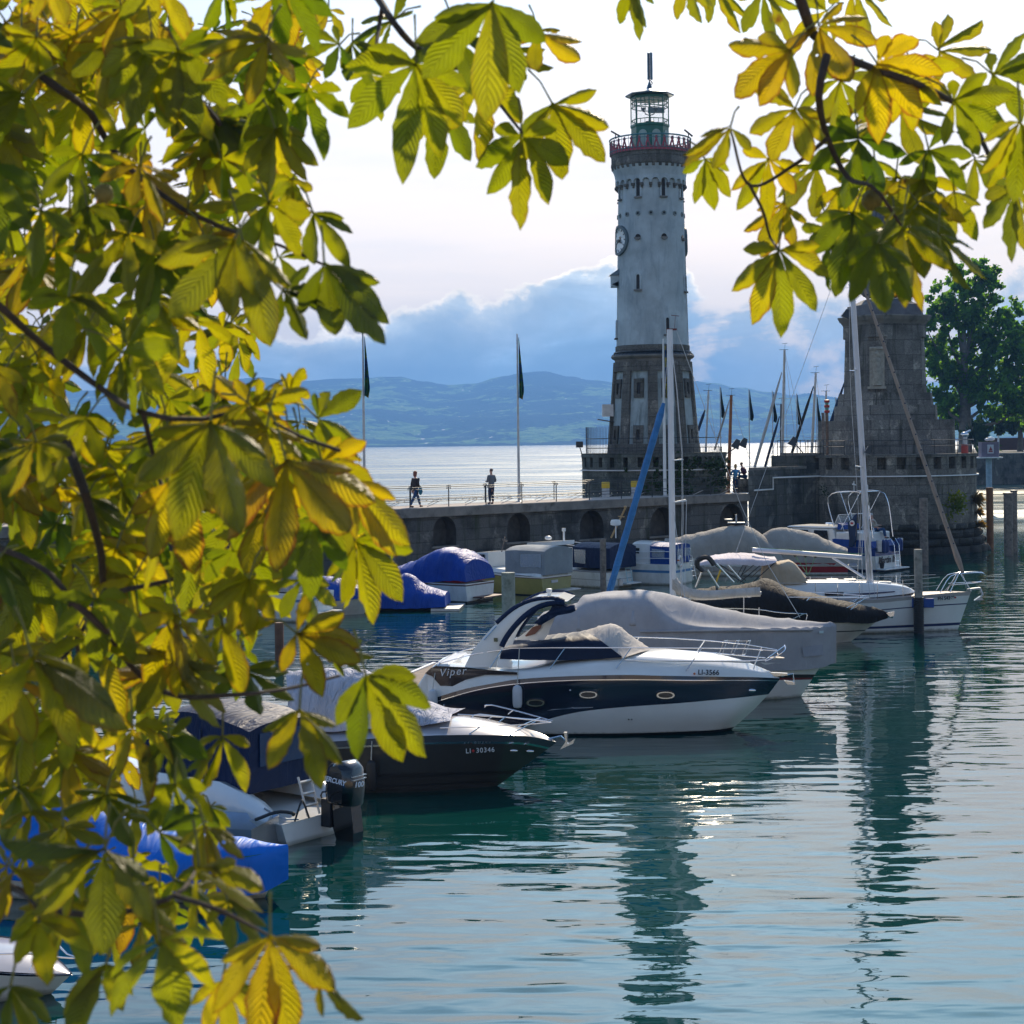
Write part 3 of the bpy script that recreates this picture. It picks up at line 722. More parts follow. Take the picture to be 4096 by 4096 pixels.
q = MB(); octo(q, [(RL+.02, zl(400)), (RL+.02, zl(386))]); q.build("lantern_frieze", green, light, smooth=False)
q = MB(); q.tube([(0, 0, zl(330)), (0, 0, zl(212))], .04, 6); q.tube([(-.07, 0, zl(215)), (-.07, 0, zl(192))], .008, 4)
ant = q.build("antenna_mast", steel, light)
for k_ in range(3):
    a = radians(20+120*k_); q = MB(); q.box((.06+.13*sin(a), -.13*cos(a), (zl(318)+zl(211))/2), (.13, .09, zl(211)-zl(318)), rz=a); bevel(q.build("antenna_panel", mat("antenna_grey", (.13, .19, .24), .5), ant, smooth=False), .02)
q = MB()
for k_ in range(4): q.tube([(.05, 0, zl(319)), (.12+.04*k_, .02*k_, zl(332)), (.06, 0, zl(345))], .012, 4)
q.build("antenna_cable", steel, ant)
# lightning cable down the right side
q = MB(); P = [Vector(((shaft(zl(y))+.03)*sin(radians(75)), -(shaft(zl(y))+.03)*cos(radians(75)), zl(y))) for y in (735, 900, 1100, 1385)]; q.tube(P, .012, 4)
q.build("lightning_conductor", steel, light)
# camera housings/floodlight on the drum's left
p = pt(2318, 1778, LD-.5); q = MB(); q.box((0, 0, 0), (.42, .3, .36)); q.tube([(0, 0, -.1), (.14, 0, -.6), (.16, 0, -1.0)], .03, 6)
o = q.build("floodlight", steel, None, smooth=False); o.location = p; meta(o, "black floodlight on a bracket at the left rim of the lighthouse drum", "floodlight")
# ================= flags =================
def flag(px0, py0, px1, py1, D, z0, label, flagcol, f0, f1, pole=galv, wpole=.075, group="flagpoles along the pier"):
    b0 = pt(px1, py1, D); t0 = pt(px0, py0, D); h = t0.z-z0
    t = empty("flagpole", (b0.x, b0.y, z0), 0, label, "flagpole", group)
    q = MB(); q.tube([(0, 0, 0), (0, 0, h*.5), (0, 0, h)], [wpole, wpole*.8, wpole*.5], 10); q.build("pole", pole, t)
    q = MB(); q.lathe([(wpole*2.2, 0), (wpole*2.2, .05), (wpole*1.2, .07)], n=12); q.build("base_plate", galv, t)
    if flagcol:
        q = MB(); rows = []; rn = random.Random(int(px0)); n = 16
        za, zb_ = CH+ray(px0, f0).z*D-z0, CH+ray(px0, f1).z*D-z0
        Wd = .30
        for i in range(n+1):
            s = i/n; w_ = Wd*(.06+.94*min(1, s*1.15))*(1-.35*max(0, (s-.85)/.15)); row = []
            for k_ in range(9):
                c = k_/8; row.append(Vector((wpole+c*w_*.9, .13*sin(c*13+s*5)*(.3+s), za+(zb_-za)*s-.12*c*s+.0)))
            rows.append(row)
        q.grid(rows); solid(q.build("flag", flagcol, t, ang=180), .01)
    return t
def flagmat(name, a, b2, c3):
    if name in MATS: return MATS[name]
    m = bpy.data.materials.new(name); m.use_nodes = True; t = m.node_tree; q = NB(t); p = t.nodes['Principled BSDF']; p.inputs['Roughness'].default_value = .8
    cc = t.nodes.new('ShaderNodeTexCoord').outputs['Object']
    n = q.noise(cc, 1.6, 2, .5); t.links.new(q.ramp(n, [(0, a), (.5, a), (.52, b2), (.62, b2), (.64, c3)], 'CONSTANT'), p.inputs['Base Color'])
    MATS[name] = m; return m
fl_b = flagmat("flag_blue_cloth", (.01, .05, .16), (.03, .14, .05), (.30, .22, .03)); fl_g = flagmat("flag_dark_cloth", (.012, .03, .05), (.02, .05, .04), (.05, .05, .03))
gD = lambda px: ulen(px)[1]+2.6
flag(1448, 1300, 1459, 2040, gD(1459), DZ, "flagpole with a limp blue flag over the pier, left of the walking woman", fl_b, 1345, 1583)
flag(2060, 1336, 2076, 1998, gD(2076), DZ, "flagpole with a limp dark blue flag standing right of the man on the pier", fl_b, 1350, 1590)
# tall white pole in front of the tower
flag(2649, 1355, 2660, 1978, 99.3, DZ, "white flagpole with a limp blue and yellow flag in front of the lighthouse", flagmat("flag_blue_yellow", (.01, .05, .14), (.40, .33, .03), (.02, .12, .05)), 1370, 1590, pole=white, wpole=.10)
for px, y0, y1, lab in ((2881, 1546, 1800, "first flagpole right of the lighthouse, behind the brown mast"), (2997, 1556, 1885, "flagpole with a dark limp flag midway between tower and pedestal, left of the tallest mast"),
        (3091, 1563, 1885, "flagpole with a dark limp flag just left of the tallest distant mast"), (3187, 1574, 1815, "flagpole with a dark limp flag right of the tallest distant mast"),
        (3267, 1583, 1815, "flagpole with a dark limp flag right of the short white mast"), (3341, 1590, 1680, "flagpole with a dark limp flag beside the lion pedestal")):
    flag(px, y0, px+2, y1, 122, 2.0, lab, fl_g, y0+4, y0+122, group="distant flagpoles beyond the harbour wall", wpole=.05)
# ================= quay wall and bastion on the right =================
BC = pt(3548, 1990, 111.5); BX, BY = BC.x, BC.y; BM = 111.5/FPX
def zb(py, px=3548, D=106): return CH+ray(px, py).z*D
bw = empty("quay_wall", (A.x, A.y, 0), 0, "tall squared stone wall stepping up between the pier and the round bastion", "stone wall")
q = MB()
e1 = pt(3225, 1900, 108.5)-Vector((A.x, A.y, 0)); e2 = pt(3300, 1900, 109)-Vector((A.x, A.y, 0))
zt1, zt2 = CH+ray(3100, 1876).z*108, CH+ray(3260, 1822).z*108
def slab(mb, a, b_, z0, z1, th, m=0, nv=None):
    a = Vector((a[0], a[1], 0)); b_ = Vector((b_[0], b_[1], 0)); d = (b_-a).normalized(); n = Vector((-d.y, d.x, 0)) if nv is None else Vector(nv)
    mb.prism([a+Vector((0, 0, z0)), b_+Vector((0, 0, z0)), b_+Vector((0, 0, z1)), a+Vector((0, 0, z1))], n*th, m)
slab(q, (0.05, 0), e1, -1.5, zt1, .9, nv=(.35, .93, 0)); slab(q, e1, e2*1.35, -1.5, zt2, 3.0)
q.build("wall", masonry("squared_stone", (.085, .09, .09), (.14, .135, .12), (.08, .08, .07), 1.1, .62, bump=.03, dark=.65), bw, smooth=False)
q = MB(); slab(q, Vector(e1)*.02+Vector((0, -.06, 0)), e1+Vector((0, -.06, 0)), zt1, zt1+.16, 1.0, nv=(.35, .93, 0)); slab(q, e1+Vector((-.08, -.06, 0)), e2+Vector((0, -.06, 0)), zt2, zt2+.16, 3.1)
q.build("coping", cap, bw, smooth=False)
q = MB(); d_ = Vector((0, -.08, 0))
za_, zb_ = CH+ray(3050, 1953).z*108, CH+ray(3150, 1907).z*108
P = [Vector((.4, 0, za_))+d_, Vector((e1.x*.42, e1.y*.42, za_))+d_, Vector((e1.x*.42, e1.y*.42, zb_))+d_, Vector((e2.x, e2.y, zb_))+d_]
q.tube(P, .05, 6); q.build("light_rail", white, bw)
# seat block at the end of the pier
s0 = wat(2880, 1972, DZ); s1 = wat(2995, 1968, DZ)
t = MB(); bq = wat(2944, 1972, DZ); bq = pt(2982, 1925, bq.y+1.1); t.box((bq.x+.05, bq.y+.15, DZ+.40), (1.5, .9, .84)); o = t.build("stone_block", bstone, None, smooth=False); meta(o, "low stone block at the end of the pier with two people beside it", "stone block")
# bastion drum
bt = empty("bastion", (BX, BY, 0), 0, "round stone bastion with battlements carrying the lion pedestal at the harbour mouth", "bastion")
RB = 348*BM; rbf = lambda z: RB
zT, zL = zb(1818), zb(2010)
q = MB(); q.lathe([(RB, zb(2120)), (RB, zL)], n=72, cap=False); q.lathe([(RB, zL), (RB-.02, zb(1878))], n=72, cap=False)
q.lathe([(RB, zb(1878)), (RB-.55, zb(1876))], n=72, cap=False); q.lathe([(RB-.55, zb(1877)), (RB-.55, zT-.1)], n=72, cap=False)
for i in range(30):
    a = 360/30*i+3; cpatch(q, a-3.1, a+3.1, zb(1879), zb(1829), rbf, -.6, 0, n=3)
cpatch(q, 0, 360, zb(1830), zT, rbf, -.6, .08, n=72)
q.lathe([(RB-.5, zT-.02), (.3, zT-.01)], n=72, cap=False)
q.build("drum_wall", bstone, bt, ang=40)
q = MB(); cpatch(q, 0, 360, zb(1908), zb(1903), rbf, .02, .13, n=72); q.build("light_rail", white, bt)
q = MB(); rn = random.Random(5)                                    # rusticated base courses
courses = [(RB-.05, RB+.10, 2100, 2128), (RB+.12, RB+.38, 2128, 2160), (RB+.34, RB+.66, 2160, 2192), (RB+.6, RB+.95, 2192, 2240)]
for ci, (r0, r1, ya, yb) in enumerate(courses):
    n = 26; za, zz = zb(ya), zb(yb)-(.5 if ci == 3 else 0)
    for i in range(n):
        a0 = 2*pi*(i+.5*(ci % 2))/n; da = 2*pi/n*.47; rows = []
        bulge = rn.uniform(.10, .26)
        for j in range(7):
            v = j/6; row = []
            for k_ in range(7):
                u = k_/6; a = a0+(u-.5)*2*da
                bl = (1-abs(2*u-1)**3)*(1-abs(2*v-1)**3); r = r0+bl*(bulge+.08*noise.noise(Vector((a*9, v*2, ci))))
                row.append(Vector((r*sin(a), -r*cos(a), zz+(za-zz)*v)))
            rows.append(row)
        q.grid(rows)
    q.lathe([(r0-.02, zz), (r0-.02, za), (r0-.5, za)], n=48, cap=False)
q.build("base_courses", masonry("base_rock", (.05, .048, .044), (.085, .08, .07), (.03, .03, .025), 1.4, .6, grain=(.3, 1.7), bump=.08, moss=(.04, .045, .015), dark=.5), bt, ang=60)
# railing on top of wall and bastion
t = empty("bastion_railing", (0, 0, 0), 0, "thin dark railing on top of the wall between tower and lion pedestal", "railing")
P = [pt(3110, 1818, 110), pt(3180, 1820, 109.5), pt(3325, 1818, 108.5)]
q = MB()
for z in (.55, .95): q.tube([Vector((p.x, p.y, zt2+z)) for p in P], .02, 5)
q.build("rail", steel, t)
for p in catmull(P, 8):
    q = MB(); q.tube([(0, 0, 0), (0, 0, .95)], .025, 5); o = q.build("post", steel, t); o.location = (p.x, p.y, zt2)
t = empty("bastion_railing", (BX, BY, zT), 0, "thin steel railing round the rim of the bastion beside the man in the checked shirt", "railing")
q = MB(); RR = RB-.15
for z in (.5, .85): q.tube([Vector((RR*sin(radians(a)), -RR*cos(radians(a)), z)) for a in range(-80, 121, 5)], .02, 5)
q.build("rail", steel, t)
for a in range(-80, 121, 20):
    q = MB(); q.tube([(0, 0, 0), (0, 0, .85)], .022, 5); o = q.build("post", steel, t); o.location = (RR*sin(radians(a)), -RR*cos(radians(a)), 0)
# plants growing out of the bastion
def tuft(name, label, px, py, D, sz, n, m, up=.3, blade=True, seed=1, cat="plant"):
    c = pt(px, py, D); rn = random.Random(seed); q = MB()
    for i in range(n):
        if blade:
            d = Vector((rn.gauss(.35, .5), rn.gauss(-.3, .5), rn.gauss(up, .5))).normalized()*sz*rn.uniform(.5, 1.1); w_ = d.cross(Vector((rn.random()-.5, 1, .3))).normalized()*sz*.025
            q.add([-w_, w_, d*.6+w_*.7+Vector((0, 0, .02)), d+Vector((0, 0, -sz*.25))], [(0, 1, 2, 3)])
        else:
            p = Vector((rn.gauss(0, .4), rn.gauss(0, .3), rn.gauss(0, .42)))*sz; nn = Vector([rn.gauss(0, 1) for _ in range(3)]).normalized(); u = nn.orthogonal()*sz*.09; v = nn.cross(u)
            q.add([p-u, p-v, p+u, p+v], [(0, 1, 2, 3)])
    o = q.build(name, m, None, smooth=False); o.location = c; meta(o, label, cat); return o
def leafmat(name, c1, c2, c3=None, tr=.5):
    m = bpy.data.materials.new(name); m.use_nodes = True; t = m.node_tree; q = NB(t); p = t.nodes['Principled BSDF']; out = t.nodes['Material Output']
    p.inputs['Roughness'].default_value = .55; p.inputs['Specular IOR Level'].default_value = .3
    cc = t.nodes.new('ShaderNodeTexCoord').outputs['Object']; g = t.nodes.new('ShaderNodeNewGeometry')
    c = q.mix(g.outputs['Random Per Island'], c1, c2); n = q.noise(cc, .5, 4, .6); c = q.mix(q.sstep(.42, .62, n), c, c3 or c1)
    t.links.new(c, p.inputs['Base Color']); tl = t.nodes.new('ShaderNodeBsdfTranslucent'); t.links.new(q.mix(1.0, c, (3.6, 3.3, 1.0), 'MULTIPLY'), tl.inputs[0])
    mx = t.nodes.new('ShaderNodeMixShader'); mx.inputs[0].default_value = tr; t.links.new(p.outputs[0], mx.inputs[1]); t.links.new(tl.outputs[0], mx.inputs[2]); t.links.new(mx.outputs[0], out.inputs[0])
    MATS[name] = m; return m
lg = leafmat("weed_leaf", (.07, .10, .012), (.16, .16, .015)); dry = leafmat("dry_grass", (.10, .065, .03), (.15, .10, .05), tr=.3)
tuft("bush", "yellow green weed bush growing from the joints of the bastion", 3828, 2010, 105.6, .75, 300, lg, blade=False, seed=2)
tuft("grass_tuft", "large dry grass tuft at the right rim of the bastion", 3898, 1998, 108.5, .75, 110, dry, seed=3)
tuft("grass_tuft", "small dry grass tuft below the large one on the bastion's right edge", 3908, 2050, 109, .55, 60, dry, seed=4)
tuft("grass_tuft", "small dry grass tuft just above the rough base stones on the right", 3914, 2098, 109, .6, 60, dry, seed=5)
tuft("bush", "little green weed low on the bastion wall beside the leaning furled sail", 3790, 2072, 105.6, .35, 60, lg, blade=False, seed=6)
tuft("bush", "small dark weed hanging high on the bastion wall left of the big mast", 3296, 1962, 107.4, .38, 70, moss, blade=False, seed=7)
tuft("bush", "dark weed hanging on the quay wall below the white light rail", 3045, 1980, 107.6, .4, 60, moss, blade=False, seed=8)
# pedestal
PD_ = 113.0
pc = pt(3543, 1800, PD_); ped = empty("lion_pedestal", (pc.x, pc.y, 0), radians(22), "massive tapering stone pedestal with a carved relief under the lion", "pedestal")
pz = lambda y: CH+ray(3543, y).z*(PD_-2.5); pm = (PD_)/FPX
def octp(mb, w0, z0, w1, z1, cut=.28):
    def ringp(w, z): h = w/2; c = h*(1-cut); return [Vector((x, y, z)) for x, y in ((-c, -h), (c, -h), (h, -c), (h, c), (c, h), (-c, h), (-h, c), (-h, -c))]
    mb.grid([ringp(w0, z0), ringp(w1, z1)], close=True); mb.add(ringp(w1, z1), [tuple(range(8))])
q = MB(); octp(q, 428*pm*.93, zT-.3, 424*pm*.93, pz(1680), .06); q.build("plinth", pstone, ped, smooth=False)
q = MB(); octp(q, 350*pm*.92, pz(1682), 344*pm*.92, pz(1620), .22); octp(q, 328*pm*.92, pz(1620), 318*pm*.92, pz(1570), .25)
octp(q, 300*pm*.93, pz(1571), 282*pm*.93, pz(1290), .40); octp(q, 284*pm*.94, pz(1345), 282*pm*.94, pz(1290), .30)
q.build("shaft", pstone, ped, smooth=False)
q = MB(); octp(q, 284*pm*.94, pz(1292), 300*pm*.94, pz(1278), .3); octp(q, 302*pm*.95, pz(1278), 316*pm*.95, pz(1262), .3); octp(q, 318*pm*.95, pz(1262), 316*pm*.95, pz(1256), .3)
q.build("cornice", cap, ped, smooth=False)
# relief: a carved figure panel in a frame (left front face)
q = MB(); fw = 1.2; hx = -(336*pm*.9/2); 
nrm = Vector((-.62, -1, 0)).normalized(); tg = Vector((1, -.62, 0)).normalized()
rp = pt(3472, 1490, PD_-3.2)
Mi = ped.matrix_basis.inverted() if False else (Matrix.Translation(pc.xy.to_3d())@Matrix.Rotation(radians(18), 4, 'Z')).inverted()
rows = []
x0, z0, z1 = -1.0, pz(1545), pz(1385)
yf = lambda z: -(300*pm*.93/2)+(z-pz(1571))/(pz(1290)-pz(1571))*(9*pm*.93)
for j in range(34):
    v = j/33; row = []
    for i in range(18):
        u = i/17; z = z0+(z1-z0)*v
        cx_ = .5+.05*sin(v*6); fig = max(0, 1-abs(u-cx_)/(.30-.12*v))**.5*(1 if v < .72 else 0)+(max(0, 1-((u-.5)**2+((v-.8)*1.6)**2)/.02)**.5)+(.6*max(0, 1-abs(v-.95)/.05))
        edge = min(u, 1-u, v, 1-v); dd = .20*fig+.05*noise.noise(Vector((u*9, v*20, 0)))
        hh = -yf(z); off_ = hh*(2-.40)/2**.5/1.0*.5*2**.5*.5*2; fc = Vector((-hh*.8, -hh*.8, z)); row.append(fc+Vector((1, -1, 0)).normalized()*((u-.5)*.95)+Vector((-1, -1, 0)).normalized()*(.04+dd*(1 if edge > .001 else 0)))
    rows.append(row)
q.grid(rows); hh = -yf(z0); q.box((-hh*.8-.05, -hh*.8-.05, z0-.08), (1.15, .3, .16), rz=radians(-45)); q.build("relief", mat("pale_sandstone", (.36, .33, .27), .85, var=.25, vs=4, bump=.02), ped)
# lion (seated, looking over the lake)
lz = pz(1258)
def skin(name, pts, edges, radii, m, parent=None, lvl=2, root=0):
    me = bpy.data.meshes.new(name); me.from_pydata([Vector(p) for p in pts], edges, []); me.update()
    o = link(name, me, parent); o.data.materials.append(m)
    sk = o.modifiers.new('skin', 'SKIN'); sk.use_smooth_shade = True
    for i, v in enumerate(me.skin_vertices[0].data):
        r = radii[i]; v.radius = (r, r) if isinstance(r, (int, float)) else r
        v.use_root = (i == root)
    ss = o.modifiers.new('sub', 'SUBSURF'); ss.levels = 1; ss.render_levels = lvl
    return o
lst = mat("lion_stone", (.13, .13, .14), .8, var=.3, vs=2, bump=.02)
li = empty("lion_statue", (pc.x, pc.y, lz), radians(18), "dark stone lion sitting on the pedestal, mostly hidden behind yellow leaves", "statue")
q = MB(); octp(q, 236*pm, 0, 224*pm, .75, .15); octp(q, 215*pm, .75, 130*pm, 1.15, .2); q.build("rock_base", lst, li, smooth=False)
pts = [(.15, .55, 2.0), (.05, .2, 3.2), (0, -.15, 4.6), (0, -.35, 5.9), (0, -.55, 6.7), (0, -1.0, 6.65),
       (.85, .45, 1.9), (1.0, -.5, 1.7), (.9, -1.0, 1.3), (-.85, .45, 1.9), (-1.0, -.5, 1.7), (-.9, -1.0, 1.3),
       (.55, -.6, 4.2), (.55, -1.0, 2.6), (.55, -1.2, 1.3), (-.55, -.6, 4.2), (-.55, -1.0, 2.6), (-.55, -1.2, 1.3)]
ed = [(0, 1), (1, 2), (2, 3), (3, 4), (4, 5), (0, 6), (6, 7), (7, 8), (0, 9), (9, 10), (10, 11), (2, 12), (12, 13), (13, 14), (2, 15), (15, 16), (16, 17)]
rd = [1.05, 1.0, 1.05, .95, .62, .36, .75, .5, .32, .75, .5, .32, .45, .34, .34, .45, .34, .34]
skin("lion_body", pts, ed, rd, lst, li)
q = MB()
for i in range(90):
    rn_ = random.Random(i); a = rn_.uniform(0, 2*pi); z = rn_.uniform(4.4, 7.1); r = 1.05-.22*abs(z-5.6); q.ball((r*cos(a), -.35+r*sin(a)*.85+(0 if z < 6 else .15), z), rn_.uniform(.16, .3), n=6, k=4, sc=(1, 1, 1.6))
q.build("mane", lst, li)
# ================= harbour light, distant masts =================
def mast(px0, py0, px1, py1, D, label, m=galv, r=.08, spreads=(), stays=(), furl=None, kind="mast of a moored sailing boat", z0=0.0):
    b0, t0 = pt(px1, py1, D), pt(px0, py0, D)
    d = (t0-b0); base = b0-d*((b0.z-z0)/d.z)
    t = empty("sailing_mast", tuple(base), 0, label, "mast", "masts of boats moored beyond the wall")
    q = MB(); q.tube([(0, 0, 0), (t0-base)*.5, t0-base], [r, r*.95, r*.7], 8); q.build("pole", m, t)
    q = MB(); tp = t0-base; q.bar(tp+Vector((-.35, 0, .02)), tp+Vector((.25, 0, .02)), .03); q.tube([tp, tp+Vector((.05, 0, .45))], .012, 4); q.bar(tp+Vector((-.15, 0, .42)), tp+Vector((.2, 0, .46)), .025)
    q.build("mast_head", steel, t)
    for (px, py) in stays:
        e_ = pt(px, py, D)-base; q = MB(); q.tube([tp, e_], .014, 4); q.build("stay", galv, t)
    for f in spreads:
        c = tp*f; q = MB(); q.bar(c-Vector((.55, .0, 0)), c+Vector((.55, 0, 0)), .04, .02); q.build("spreader", galv, t)
    if furl:
        (xa, ya), (xb, yb), fm_, fr = furl; a_, b_ = pt(xa, ya, D)-base, pt(xb, yb, D)-base
        q = MB(); n = 10; q.tube([a_.lerp(b_, i/n) for i in range(n+1)], [fr*(.35+.65*min(1, i/3)) for i in range(n+1)], 8); q.build("furled_sail", fm_, t)
    return t
navy = mat("navy_canvas", (.012, .028, .075), .75, var=.2, vs=4, bump=.01, bs=6)
blu = mat("blue_sail_cover", (.03, .17, .42), .7, var=.2, vs=5, bump=.01, bs=10)
blk = mat("black_cover", (.018, .018, .02), .7, var=.2)
brownw = mat("varnished_mast", (.30, .10, .03), .45, var=.25, vs=3)
greyc = mat("grey_sail_cover", (.34, .31, .29), .8, var=.12, vs=4, bump=.01, bs=8)
mast(2834, 1563, 2819, 1880, 117, "short silver mast just right of the lighthouse foot with a thin navy furled sail", furl=((2820, 1640), (2792, 1722), navy, .10), stays=((2880, 1880), (2780, 1800)), spreads=(.65,))
mast(2925, 1582, 2914, 1945, 113, "brown varnished mast rising between the lighthouse and the two people", m=brownw, r=.13, furl=((2918, 1600), (2858, 1800), greyc, .06), stays=((3010, 1880),))
mast(3138, 1400, 3127, 1880, 118, "tallest silver mast between tower and pedestal", r=.11, furl=((3127, 1490), (3018, 1870), mat("pale_furled", (.5, .5, .5), .7), .10), stays=((3230, 1820), (3150, 1880), (3185, 1800)), spreads=(.55, .75))
mast(3124, 1618, 3123, 1880, 119, "short black mast touching the left side of the tallest silver mast", m=steel, r=.08, furl=((3118, 1665), (3060, 1868), navy, .09))
mast(3263, 1492, 3246, 1830, 120, "medium silver mast left of the red and white harbour light", r=.11, furl=((3254, 1545), (3165, 1820), blk, .10), stays=((3300, 1760),), spreads=(.62,))
mast(3305, 1565, 3296, 1830, 121, "thin grey mast just behind the red and white harbour light", m=galv, r=.09, furl=((3378, 1530), (3284, 1812), navy, .13))
p = pt(3310, 1830, 110.5); hl_ = empty("harbour_light", tuple(p), 0, "red and white harbour light on a rusty post left of the lion pedestal", "harbour light"); m_ = 110.5/FPX
q = MB(); q.tube([(0, 0, -.6), (0, 0, (1830-1645)*m_)], .09, 8); q.build("post", mat("rusty_post", (.20, .13, .09), .8, var=.4, vs=6), hl_)
q = MB()
for y in (1604, 1624, 1645): q.lathe([(.0, 0), (.15, .0), (.17, .04), (.17, .16), (.10, .18)], c=(0, 0, (1830-y)*m_-.1), n=14)
q.build("housing", mat("signal_red", (.42, .03, .02), .5), hl_)
q = MB(); q.lathe([(.11, (1830-1641)*m_), (.11, (1830-1604)*m_)], n=12); q.build("lens", mat("green_lens", (.10, .30, .22), .15), hl_)
q = MB(); q.box((-.26, 0, (1830-1705)*m_), (.16, .1, (1760-1652)*m_)); q.build("side_panel", mat("brown_panel", (.22, .17, .14), .8, var=.4, vs=8), hl_)
def spot(px, py, D, pts2, label):
    o0 = pt(px, py, D); q = MB(); P = [pt(x, y, D)-o0 for x, y in pts2]; q.tube(P, .035, 6)
    e_ = P[-1]; q.box(e_, (.5, .4, .55), R=Matrix.Rotation(radians(25), 3, 'Y'), taper=.5)
    o = q.build("floodlight", steel, None, smooth=False); o.location = o0; meta(o, label, "floodlight", "floodlights on arms by the lighthouse")
spot(2905, 1815, 106, [(2905, 1815), (2935, 1796), (2945, 1775)], "left black floodlight of the pair on the arm right of the lighthouse drum")
spot(2905, 1815, 106.5, [(2905, 1815), (2960, 1780), (2975, 1770)], "right black floodlight of the pair on the arm right of the lighthouse drum")
spot(3215, 1818, 109, [(3215, 1815), (3185, 1780), (3172, 1765)], "black floodlight on an arm above the wall left of the harbour light")
spot(3392, 1262, 112, [(3398, 1262), (3385, 1255)], "small floodlight on the left corner of the lion pedestal")
# ================= right background: quay, piles, tree =================
q = MB(); a_, b_ = wat(3700, 1948), wat(4700, 1915)
q.prism([a_+Vector((0, 0, -1)), b_+Vector((0, 0, -1)), b_*1.5+Vector((0, 0, -1)), a_*1.5+Vector((0, 0, -1))], (0, 0, 5.6)); o = q.build("far_quay", masonry("far_quay_stone", (.10, .10, .09), (.15, .14, .12), (.07, .07, .06), 2, .8, bump=.02, dark=.8), None, smooth=False)
meta(o, "dark overgrown quay wall far across the harbour mouth", "quay wall")


post_b = mat("pale_blue_post", (.28, .38, .46), .6, var=.2)
rust = mat("rusty_steel", (.24, .11, .05), .8, var=.35, vs=2.5, bump=.003)
for i, (px, y0, y1) in enumerate(((3955, 1840, 1935), (4009, 1836, 1932), (4049, 1832, 1929), (4092, 1830, 1925))):
    b0 = wat(px, y1); h = pt(px, y0, b0.y).z
    t = empty("mooring_post", (b0.x, b0.y, 0), 0, ("pale post below the picture board, first in the row at the far quay", "second pale blue post with a red foot at the far quay", "third pale blue post with a red foot at the far quay", "fourth pale blue post at the right edge by the far quay")[i], "post", "pale posts along the far quay")
    q = MB(); q.tube([(0, 0, -.5), (0, 0, h)], .30, 10); q.build("shaft", post_b, t)
    q = MB(); q.tube([(0, 0, .3), (0, 0, 1.3)], .305, 10); q.build("red_foot", mat("faded_red", (.35, .10, .08), .8), t)
pb = pt(3955, 1838, 160); t = empty("kiosk", tuple(pb), 0, "small grey violet hut with a framed ship picture on stilts beyond the bastion", "kiosk"); m_ = 160/FPX
q = MB(); q.box((0, 0, 40*m_), (150*.46*m_, 1.2, 60*m_)); q.build("wall", mat("violet_grey_board", (.18, .15, .20), .7), t, smooth=False)
q = MB(); q.box((0, -.64, 42*m_), (25*m_, .06, 35*m_)); pn = q.build("picture", mat("picture_white", (.6, .6, .62), .6), t, smooth=False)
q = MB(); q.prism([(-7*m_, -.69, 36*m_), (7*m_, -.69, 36*m_), (0, -.69, 53*m_)], (0, -.02, 0)); q.box((0, -.68, 32*m_), (16*m_, .03, 5*m_)); q.build("ship_silhouette", mat("picture_red", (.30, .06, .06), .7), pn, smooth=False)
q = MB(); q.box((0, 0, 8*m_), (92*m_, 1.8, 5*m_)); q.build("platform", white, t, smooth=False)
q = MB(); q.ball((10*m_, 0, 82*m_), 12*m_, sc=(1.3, .6, .7)); q.ball((-4*m_, 0, 80*m_), 10*m_, sc=(1.2, .6, .6)); q.build("rooftop_figure", white, t)
q = MB(); q.tube([(34*m_, -.3, 0), (36*m_, -.3, 95*m_)], .09, 6); q.build("pole", white, t)
q = MB(); q.tube([(0, 0, -10), (0, 0, 8*m_)], .28, 8); q.build("stilt", post_b, t)
p = pt(3859, 1812, 108.5); t = empty("viewing_telescope", (p.x, p.y, zT), 0, "silver viewing telescope with a red foot on the rim of the bastion", "telescope")
q = MB(); q.lathe([(.22, 0), (.22, .5), (.18, .55)], n=12); q.build("foot", mat("telescope_red", (.5, .06, .04), .5), t)
q = MB(); q.lathe([(.17, .5), (.17, 1.0)], n=12); q.build("column", galv, t)
q = MB(); q.ball((0, 0, 1.15), .2, sc=(1.3, .8, .9)); q.tube([(0, 0, 1.2), (.38, 0, 1.42)], [.11, .06], 8); q.build("head", mat("chrome", (.7, .72, .75), .2, .9), t)
